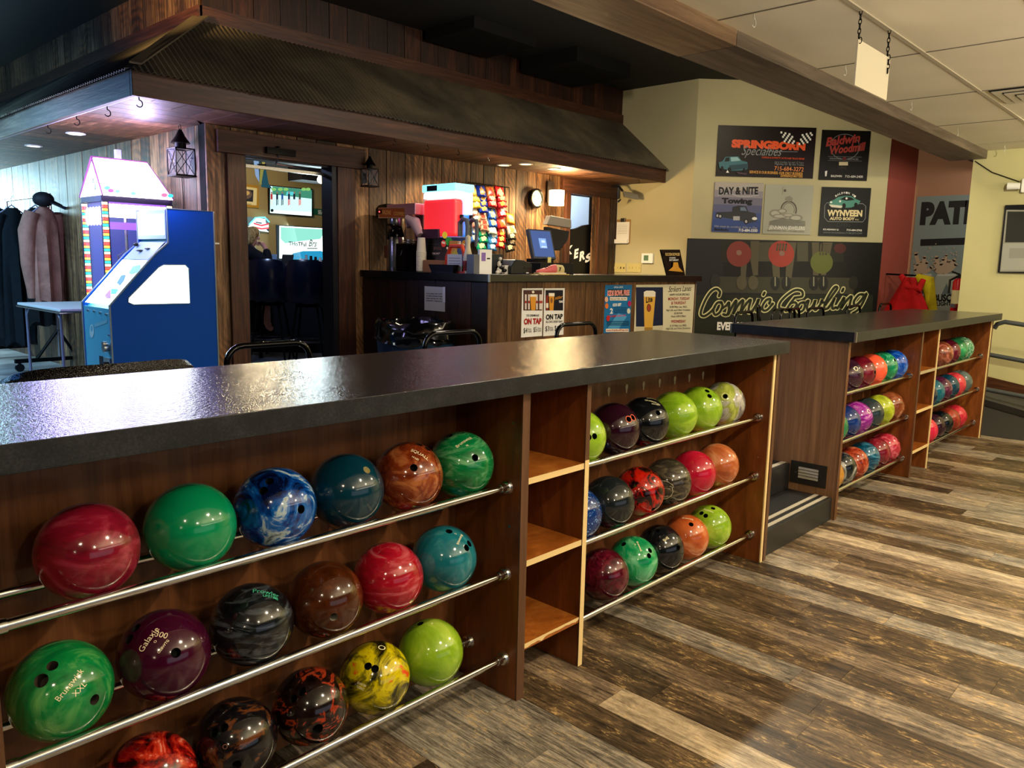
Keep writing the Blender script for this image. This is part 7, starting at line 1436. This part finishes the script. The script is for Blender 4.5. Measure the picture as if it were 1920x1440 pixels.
s.poly('ring_sketch', [(868, 800), (880, 775), (915, 765), (940, 785), (935, 810), (900, 815)], flat('#8c8a7c')); 
for c_, rx, ry in (((790, 915), 52, 34), ((850, 895), 40, 22), ((830, 940), 70, 20), ((965, 955), 60, 30), ((900, 930), 50, 14)): s.disc('stones', c_, rx, ry, flat('#8a887c')); s.disc('stones', c_, rx*.7, ry*.6, flat('#b4b2a4'))
for k in range(5): s.ribbon('sketch_lines', [(745+8*k, 985+4*k), (850, 960+12*k), (1045, 985+9*k)], 4, SK)
s.poly('sketch_lines', [(740, 985), (860, 965), (1045, 1000), (1040, 1030), (735, 1035)], flat('#7c7b70')); s.disc('gem', (872, 720), 12, 12, SK); s.ribbon('gem', [(850, 755), (852, 695), (865, 688)], 2, SK)
s.text('lettering', 'JENNMAN JEWELERS', (735, 1048), (1040, 1058), 30, WHITE, .01); s.text('small_print', 'BALDWIN, WI  715-684-2652', (722, 1066), (1035, 1078), 12, SK); s.done()
s = sign('advert_board', 'black wall board with a teal classic car over cream lettering in a badge', 'advertising sign', DO, DU, cd, [(1196, 686), (1616, 700), (1572, 1120), (1156, 1104)], flat('#121616', .4), .012)
rr = [(1210, 950), (1214, 850), (1230, 825), (1540, 832), (1565, 855), (1560, 960), (1540, 988), (1240, 985)]; s.ribbon('badge_outline', rr, 5, GREY, closed=True)
TEAL = flat('#4c8a7c', .3); s.poly('classic_car', [(1255, 812), (1290, 800), (1330, 775), (1390, 765), (1440, 768), (1485, 795), (1520, 810), (1500, 840), (1440, 865), (1380, 868), (1300, 855), (1255, 835)], TEAL); s.poly('classic_car', [(1345, 795), (1385, 772), (1440, 778), (1470, 800), (1400, 808)], BLK2); s.poly('classic_car', [(1248, 838), (1370, 850), (1355, 870), (1270, 862)], flat('#d8d4c0', .3)); s.disc('classic_car', (1345, 812), 9, 9, WHITE); s.disc('classic_car', (1268, 820), 10, 8, WHITE); s.disc('classic_car', (1400, 787), 9, 10, WHITE)
for c_ in ((1378, 850), (1480, 845)): s.disc('classic_car', c_, 15, 22, BLK2)
for i, ch in enumerate('BALDWIN WI'):
    if ch != ' ': a = PI*(.72-.047*i*1.05); x, y = 1388-118*math.cos(PI-a), 858-118*math.sin(a)
    if ch != ' ': s.text('small_print', ch, (x-6, y+6+(4-i)*.6), (x+8, y+6-(4-i)*1.2), 16, WHITE, .02)
CRM = flat('#e0cfa0', .45); s.text('lettering', 'WYNVEEN', (1232, 936), (1532, 940), 52, CRM, .05); s.text('lettering', 'AUTO BODY', (1254, 970), (1468, 974), 24, CRM, .05); s.text('lettering', 'INC', (1472, 974), (1504, 976), 12, CRM)
s.text('small_print', '812 HIGHWAY 63', (1198, 1058), (1330, 1062), 13, WHITE, .03); s.text('small_print', '715-684-2762', (1398, 1064), (1530, 1068), 15, WHITE, .03); s.text('small_print', 'WWW.WYNVEENAUTOBODY.COM', (1198, 1086), (1530, 1094), 14, GREY); s.text('small_print', 'OPEN', (1310, 1030), (1426, 1034), 30, flat('#3a3d3c')); s.done()
# cosmic bowling banner
cb_ = (1260, 420, 1920/440)
s = sign('bowling_banner', 'large dark wall banner with cream outlined script below bowlers legs and balls', 'banner', DO, DU, cb_, [(145, 112), (1712, 158), (1655, 960), (60, 960)], flat('#0a0a08', .4), .01)
D1, D2, D3 = flat('#3c3a2c', .5), flat('#232218', .5), flat('#4c4938', .5)
s.poly('backdrop', [(180, 580), (1640, 580), (1630, 940), (160, 940)], flat('#1c2013', .5)); s.poly('backdrop', [(400, 140), (1400, 150), (1400, 310), (400, 310)], D2); s.poly('backdrop', [(360, 430), (1500, 440), (1480, 575), (330, 560)], D1); s.poly('backdrop', [(420, 310), (1420, 312), (1420, 430), (420, 428)], flat('#141410', .5)); s.poly('backdrop', [(700, 150), (800, 150), (800, 305), (700, 305)], D3); s.poly('backdrop', [(1020, 150), (1110, 150), (1110, 305), (1020, 305)], D3)
SKN, SK2 = flat('#57503c', .5), flat('#3a3428', .5)
for P_ in ([(640, 140), (710, 140), (700, 420), (660, 420), (640, 300)], [(560, 330), (610, 330), (600, 440), (560, 440)], [(800, 150), (870, 150), (880, 440), (825, 440)], [(940, 150), (1015, 150), (975, 440), (925, 440)], [(1140, 150), (1200, 150), (1195, 420), (1150, 420)], [(1230, 150), (1310, 150), (1255, 420), (1215, 420)]): s.poly('legs', P_, SKN)
for c_, rx, ry, m_ in (((545, 245), 102, 105, '#7c2a1e'), ((890, 245), 106, 108, '#9c3020'), ((1220, 315), 92, 92, '#5f6426'), ((1370, 200), 50, 40, '#4a1812')): s.disc('ball_picture', c_, rx, ry, flat(m_, .4))
for c_ in ((545, 235), (895, 240)): s.disc('ball_picture', c_, 22, 22, flat('#8c6a5c', .5))
for x in (862, 885, 908, 932): s.ribbon('hands', [(x, 165), (x-8, 215)], 14, SKN)
for x in (1215, 1238, 1262): s.ribbon('hands', [(x, 165), (x-6, 250)], 15, SKN)
for c_ in ((840, 485), (932, 485), (1155, 485), (1235, 485)): s.disc('shoes', c_, 38, 58, flat('#15150f', .4)); s.ribbon('shoes', [(c_[0], c_[1]-50), (c_[0], c_[1]+20)], 10, flat('#8c8a70', .5))
for c_ in ((565, 480), (660, 480)): s.disc('shoes', c_, 42, 58, SKN)
s.disc('shoes', (350, 470), 40, 60, flat('#1c1b14', .4)); s.disc('shoes', (1480, 480), 36, 55, flat('#24221a', .4))
CL = flat('#d6cf98', .5, name='cream_outline'); IN = flat('#22260f', .5, name='letter_fill')
LET = [[(380, 590), (388, 555), (360, 530), (318, 550), (275, 610), (240, 690), (232, 740), (262, 752), (310, 720), (345, 680)], [(400, 640), (365, 645), (335, 700), (348, 742), (385, 722), (408, 672), (400, 640)], [(405, 690), (440, 665), (462, 640), (460, 700), (445, 742), (415, 738)], [(455, 740), (500, 650), (522, 625), (508, 690), (495, 735), (545, 650), (578, 622), (562, 690), (552, 732), (605, 648), (640, 618), (625, 680), (622, 722), (650, 715)], [(650, 715), (688, 650), (706, 612), (690, 670), (686, 712), (720, 700)], [(790, 650), (800, 615), (768, 620), (735, 670), (742, 705), (775, 700), (820, 650)],
 [(1010, 600), (1060, 590), (1055, 548), (1000, 540), (930, 585), (880, 640), (872, 685), (905, 695)], [(1000, 600), (955, 660), (925, 710)], [(960, 650), (1000, 640), (1012, 665), (975, 705), (935, 705)], [(1072, 640), (1040, 650), (1020, 690), (1038, 718), (1070, 700), (1082, 655), (1072, 640)], [(1090, 640), (1112, 625), (1098, 680), (1112, 708), (1150, 660), (1168, 620), (1155, 680), (1170, 702), (1208, 655), (1225, 615), (1215, 640), (1240, 640)], [(1250, 660), (1300, 590), (1345, 525), (1325, 515), (1285, 570), (1245, 650), (1240, 695), (1268, 690)], [(1268, 690), (1310, 630), (1325, 600), (1305, 660), (1308, 692), (1335, 680)], [(1345, 690), (1385, 625), (1402, 600), (1390, 650), (1375, 690), (1425, 620), (1462, 590), (1448, 650), (1448, 684), (1480, 670)], [(1555, 575), (1520, 580), (1482, 630), (1488, 665), (1525, 640), (1585, 565), (1555, 640), (1515, 700), (1470, 730)], [(752, 560), (742, 580)], [(1395, 528), (1385, 550)]]
def smooth(P_, n=5):
    out = []; Q = [P_[0]]+P_+[P_[-1]]
    for i in range(1, len(Q)-2):
        for k in range(n):
            u = k/n; out.append(tuple(.5*((2*Q[i][j])+(-Q[i-1][j]+Q[i+1][j])*u+(2*Q[i-1][j]-5*Q[i][j]+4*Q[i+1][j]-Q[i+2][j])*u*u+(-Q[i-1][j]+3*Q[i][j]-3*Q[i+1][j]+Q[i+2][j])*u**3) for j in (0, 1)))
    return out+[P_[-1]]
SL = [smooth(l) for l in LET]; h0 = s.h
for l in SL: s.ribbon('script_outline', l, 37, CL)
s.h += .002
for l in SL: s.ribbon('script_fill', l, 19, IN)
s.text('lettering', 'EVERY FRIDAY', (362, 862), (760, 868), 62, WHITE, .05); s.done()
# ================================================================== RIGHT-HAND WALLS
PXO = (xr-.002, 3.26, 0); cq = (1660, 250, 3.2)
s = sign('patio_banner', 'pale grey-blue banner reading PATIO above splashing beer cans', 'banner', PXO, UY, cq, [(185, 384), (560, 362), (560, 1090), (132, 1090)], flat('#7c8c8a', .5), .004)
s.text('lettering', 'PATIO', (207, 540), (640, 530), 128, BLK2, .07); s.poly('black_bar', [(212, 636), (600, 622), (600, 665), (210, 676)], BLK2)
rn = random.Random(12); SPL = flat('#b09c84', .5)
for cx_ in (215, 345):
    for k in range(9): a = PI*(.15+.7*k/8); L_ = rn.uniform(60, 120); s.ribbon('beer_splash', [(cx_, 850), (cx_+L_*.5*math.cos(a), 850-L_*.6*math.sin(a)), (cx_+L_*.75*math.cos(a)+rn.uniform(-8, 8), 850-L_*1.15*math.sin(a))], rn.uniform(12, 26), SPL)
    for k in range(26): s.disc('beer_splash', (cx_+rn.uniform(-85, 95), 850-rn.uniform(20, 190)), rn.uniform(2, 6), rn.uniform(2, 6), SPL, 8)
for x0_, x1_, tx in ((160, 292, 'BUSCH'), (300, 440, 'BUSCH')):
    s.poly('beer_cans', [(x0_, 870), (x0_+12, 845), (x1_-12, 843), (x1_, 868), (x1_, 1090), (x0_, 1090)], flat('#9aa294', .35)); s.poly('beer_cans', [(x0_+12, 845), (x1_-12, 843), (x1_-18, 855), (x0_+18, 857)], flat('#b8beb4', .3)); s.poly('beer_cans', [(x0_+40, 965), (x0_+70, 900), (x0_+100, 965)], flat('#5c6c6c', .4))
s.text('can_lettering', 'BUSCH', (205, 990), (290, 990), 38, BLK2, .04); s.text('can_lettering', 'BUSCH', (292, 1008), (430, 1006), 42, BLK2, .05); s.text('can_lettering', 'LIGHT', (310, 1034), (398, 1032), 22, BLK2, .04); s.done()
def dpx(px, py, x): return hit(px, py, 0, x)
# jackets on a hook, extinguisher
t = thing('red_rain_jacket', 'bright red jacket hanging in front of the red wall behind the far counter', 'jacket', dpx(1712, 590, 9.9))
q = dpx(1706, 520, 9.9); b = B(); N = 24; rs = []
for k in range(9):
    f = k/8; w_ = .06+.20*min(1, f*1.5)+.05*f; z = q.z-.75*f; rs.append([b.verts.new(Vector((q.x, q.y, z))+Vector((.0, -1, 0))*(w_*math.cos(a))*(1+.10*math.sin(6*a)*f)+Vector((1, 0, 0))*(.07*math.sin(a)*(1+.3*math.sin(5*a)))) for a in [2*PI*i/N for i in range(N)]])
loft(b, rs); build('body', b, cloth('red_nylon', '#a80c10', .3), t, True)
b = B(); tube(b, [q+Vector((0, .1, .02)), q+Vector((-.03, .0, -.1)), q+Vector((-.03, -.12, -.13)), q+Vector((0, -.15, -.02))], [.03, .05, .05, .03], 10); build('hood', b, cloth('red_nylon2', '#b81418', .3), t, True)
t = thing('yellow_rain_jacket', 'yellow jacket sleeve beside the bright red jacket', 'jacket', dpx(1740, 590, 9.95)); q = dpx(1718, 520, 9.98); e_ = dpx(1748, 582, 9.98)
b = B(); tube(b, [q, q+Vector((0, -.12, -.05)), (q+e_)/2+Vector((0, -.06, 0)), e_+Vector((0, -.05, -.3))], [.05, .09, .06, .06], 10); build('body', b, cloth('yellow_nylon', '#b8a414', .3), t, True); b = B(); tube(b, [q+Vector((.08, 0, .02)), Vector((q.x+.08, 3.255, q.z+.03))], .012, 6); build('hook', b, IRON, t)
p = dpx(1796, 545, 9.6); t = thing('fire_extinguisher', 'red fire extinguisher with white label at the edge of the yellow wall', 'fire extinguisher', (9.32, p.y, p.z-.3)); ex_ = Vector((9.3, dpx(1797, 545, 9.3).y, 0)); z0 = dpx(1797, 580, 9.3).z; z1 = dpx(1797, 522, 9.3).z
b = B(); lathe(b, [(.05, z0-.1), (.06, z0-.08), (.06, z1-.04), (.045, z1-.01), (.02, z1)], ex_, 20); build('cylinder', b, flat('#b8101a', .3), t, True); b = B(); lathe(b, [(.0605, z0+.06), (.0605, z0+.2)], ex_, 20, cap=False); build('label', b, flat('#d8d0a0', .5), t, True)
b = B(); cyl(b, ex_+Vector((0, 0, z1)), ex_+Vector((0, 0, z1+.04)), .018, n=10); tube(b, [ex_+Vector((0, 0, z1+.04)), ex_+Vector((0, .08, z1+.07))], .01, 6); tube(b, [ex_+Vector((0, 0, z1+.03)), ex_+Vector((0, .09, z1-.02)), ex_+Vector((0, .09, z1-.16))], .012, 8); build('valve', b, BLACK, t, True)
b = B(); box(b, 9.14, 9.25, ex_.y-.02, ex_.y+.02, z0+.02, z0+.06); box(b, 9.2, 9.36, ex_.y-.07, ex_.y+.07, z0-.12, z0-.1); build('wall_bracket', b, STEEL, t)
# framed board on the yellow wall
cf = (1660, 250, 3.2); YO = (8.998, 2, 0)
s = sign('framed_board', 'black framed notice board with dark upper photo and pale lower half on the yellow wall', 'notice board', YO, UY, cf, [(722, 428), (1000, 428), (1000, 838), (680, 838)], BLK2, .03, part='frame')
s.poly('mount', [(730, 460), (1000, 462), (1000, 830), (692, 830)], flat('#8c8c80', .4)); s.poly('picture', [(738, 470), (1000, 472), (1000, 655), (722, 655)], flat('#33332f', .2)); s.poly('picture', [(712, 662), (1000, 662), (1000, 818), (698, 820)], flat('#9a9a90', .3)); s.poly('picture', [(750, 690), (850, 690), (845, 750), (745, 750)], flat('#8a8a80', .3)); s.done()
t = thing('emergency_light', 'white emergency lamp head on the yellow wall above the framed board', 'emergency light', (8.95, 1.85, 2.3)); p = hit(1912, 349, 0, 8.93)
b = B(); cyl(b, p+Vector((0, .0, 0)), p+Vector((0, .10, .005)), .03, .035, 16); build('lamp_head', b, WHITE, t, True); b = B(); box(b, 8.93, 8.995, p.y-.25, p.y-.01, p.z-.06, p.z+.07); build('case', b, WHITE, t, bevel=.01)
b = B(); P0, P1 = hit(1828, 302, 0, 8.99), hit(1912, 341, 0, 8.985); tube(b, [P0, P0.lerp(P1, .4)+Vector((0, 0, -.03)), P1], .005, 6); o = build('power_cable', b, BLACK, None, True); setp(o, 'thin black cable drooping from the beam end to the emergency lamp', 'cable')
# ramp, baseboard, rails
def rz_(y): return .02+.21*(y+.0)                         # ramp surface height
CARP = plaster('dark_carpet', '#3a3833', .95, 40, .4)
b = B(); prism(b, [(8.36, .0, 0), (8.36, 0, .01), (8.36, 2.05, .40), (8.36, 3.2, .40), (8.36, 3.2, 0)], (.62, 0, 0)); o = build('ramp', b, CARP); setp(o, 'dark grey ramp rising along the yellow wall behind the far rack', 'ramp')
b = B(); prism(b, [(8.355, .0, .012), (8.355, 2.05, .402), (8.355, 3.4, .402), (8.355, 3.4, .345), (8.355, 2.05, .345), (8.355, .3, .012)], (-.006, 0, 0)); o = build('ramp_edge', b, flat('#1d1c1a', .5)); setp(o, kind='structure')
b = B(); prism(b, [(8.998, -.6, 0), (8.998, -.6, .08), (8.998, 2.18, .54), (8.998, 2.18, .44), (8.998, 0, .0)], (-.014, 0, 0)); struct('baseboard_right', b, wood('base_brown', [(.3, '#2e180c'), (.5, '#4d2c18'), (.7, '#6b432a')], (8, .8, 8), .4, 3, .2, attr=False))
t = thing('handrail', 'grey painted three-bar steel handrail beside the ramp at the right edge', 'handrail', (8.4, 1.2, 0)); RG = flat('#45484a', .4, .2)
A_ = [hit(1868, 612, 0, 8.42), hit(1884, 604, 0, 8.42), hit(1920, 609, 0, 8.42)]
sl_ = (A_[2].z-A_[1].z)/(A_[2].y-A_[1].y)
for (pa, pb) in (((1884, 603.5), (1920, 609)), ((1850, 664), (1920, 677)), ((1844, 729), (1920, 743.5))):
    a_, c_ = hit(*pa, 0, 8.42), hit(*pb, 0, 8.42); d_ = (c_-a_)/(c_-a_).length; b = B(); e1 = c_+d_*.9; pts = [a_, c_, e1]
    if pa[0] == 1884: pts = [hit(1864, 616, 0, 8.42), hit(1870, 607.5, 0, 8.42), a_, c_, e1]
    else: pts[0] = a_-d_*.06
    tube(b, pts, .021, 12); build('rail_bar', b, RG, t, True)
e1 = hit(1920, 609, 0, 8.42); b = B(); yy = e1.y-.85
tube(b, [(8.42, yy, 0.0), (8.42, yy, 1.04)], .021, 12); build('rail_post', b, RG, t, True)
b = B(); tube(b, [(8.42, 1.95, .36), (8.42, 1.95, 1.0)], .021, 12); build('rail_post', b, RG, t, True)
# ================================================================== CEILING THINGS
t = thing('hanging_sign', 'blank white square panel hanging on two black chains from the tiled ceiling', 'sign', (3.4, 1.48, 2.2))
yS = 1.485; q = [hit(px, py, 1, yS) for px, py in ((1609, 74), (1667, 109), (1661, 190), (1600, 158))]
b = B(); x0_, x1_, z1_, z0_ = (q[0].x+q[3].x)/2, (q[1].x+q[2].x)/2, (q[0].z+q[1].z)/2, (q[2].z+q[3].z)/2; box(b, x0_, x1_, yS-.004, yS+.004, z0_, z1_); build('panel', b, flat('#d8d0b4', .6), t)
for px, py in ((1613, 76), (1665, 125)):
    p = hit(px, py, 1, yS-.008); zb_ = p.z-.02 if px > 1640 else z1_-.02; b = B(); k = 0; z = 2.69
    while z > zb_:
        rr_ = .011; c_ = Vector((p.x, yS-.008 if z < z1_ else yS, z)); u_ = Vector((1, 0, 0)) if k % 2 else Vector((0, 1, 0)); sc_ = .55
        tube(b, [c_+u_*(rr_*.6*math.cos(a))+Vector((0, 0, 1))*(rr_*1.3*math.sin(a)) for a in [2*PI*i/10 for i in range(10)]], .0022, 5, True); z -= .021; k += 1
    build('chain', b, IRON, t, True)
p = hit(1905, 178, 2, 2.69); t = thing('ceiling_vent', 'square stepped white air vent in the tiled ceiling at the right edge', 'vent', (p.x, p.y, 2.68)); vx0, vx1, vy0, vy1 = 6.13, 6.70, .92, 1.46
vc = flat('#c8c2ac', .5)
a_ = hit(1843, 171, 2, 2.695); vx0 = a_.x; vy1 = min(a_.y, 1.46); vx1 = vx0+.56; vy0 = vy1-.56
for k in range(4):
    i0 = .035+.062*k; i1 = i0+.045; zt_ = 2.692-.008*k
    b = B()
    for (ax0, ax1, ay0, ay1) in ((vx0+i0, vx1-i0, vy0+i0, vy0+i1), (vx0+i0, vx1-i0, vy1-i1, vy1-i0), (vx0+i0, vx0+i1, vy0+i1, vy1-i1), (vx1-i1, vx1-i0, vy0+i1, vy1-i1)): box(b, ax0, ax1, ay0, ay1, zt_-.006, zt_)
    build('louvre_ring', b, vc, t)
b = B(); box(b, vx0+.02, vx1-.02, vy0+.02, vy1-.02, 2.696, 2.699); build('duct_opening', b, flat('#14130f', .8), t)
for i, (px, py) in enumerate(((1414, 30), (1585, 125), (1709, 193), (1796, 243), (1884, 275))):
    p = hit(px, py, 2, 2.69); b = B(); tube(b, [(p.x, p.y, 2.70), (p.x, p.y, 2.68)]+[(p.x+.02*math.sin(a), p.y, 2.66+.02*math.cos(a)) for a in [PI*1.3*k/8 for k in range(9)]], .003, 6); o = build('ceiling_hook', b, flat('#c8c4b4', .4), None, True); setp(o, 'small clear plastic hook clipped to the white tile ceiling near the beam', 'hook', 'clear hooks on the tiled ceiling')
# dark ducts under the dark ceiling, above the bar
for x0_, x1_, y0_, y1_, z_ in ((5.0, 5.8, 5.2, 5.85, 3.52), (6.3, 7.2, 5.1, 5.85, 3.48)):
    b = B(); box(b, x0_, x1_, y0_, y1_, z_, 3.62); o = build('duct_box', b, flat('#050506', .9)); setp(o, kind='structure')
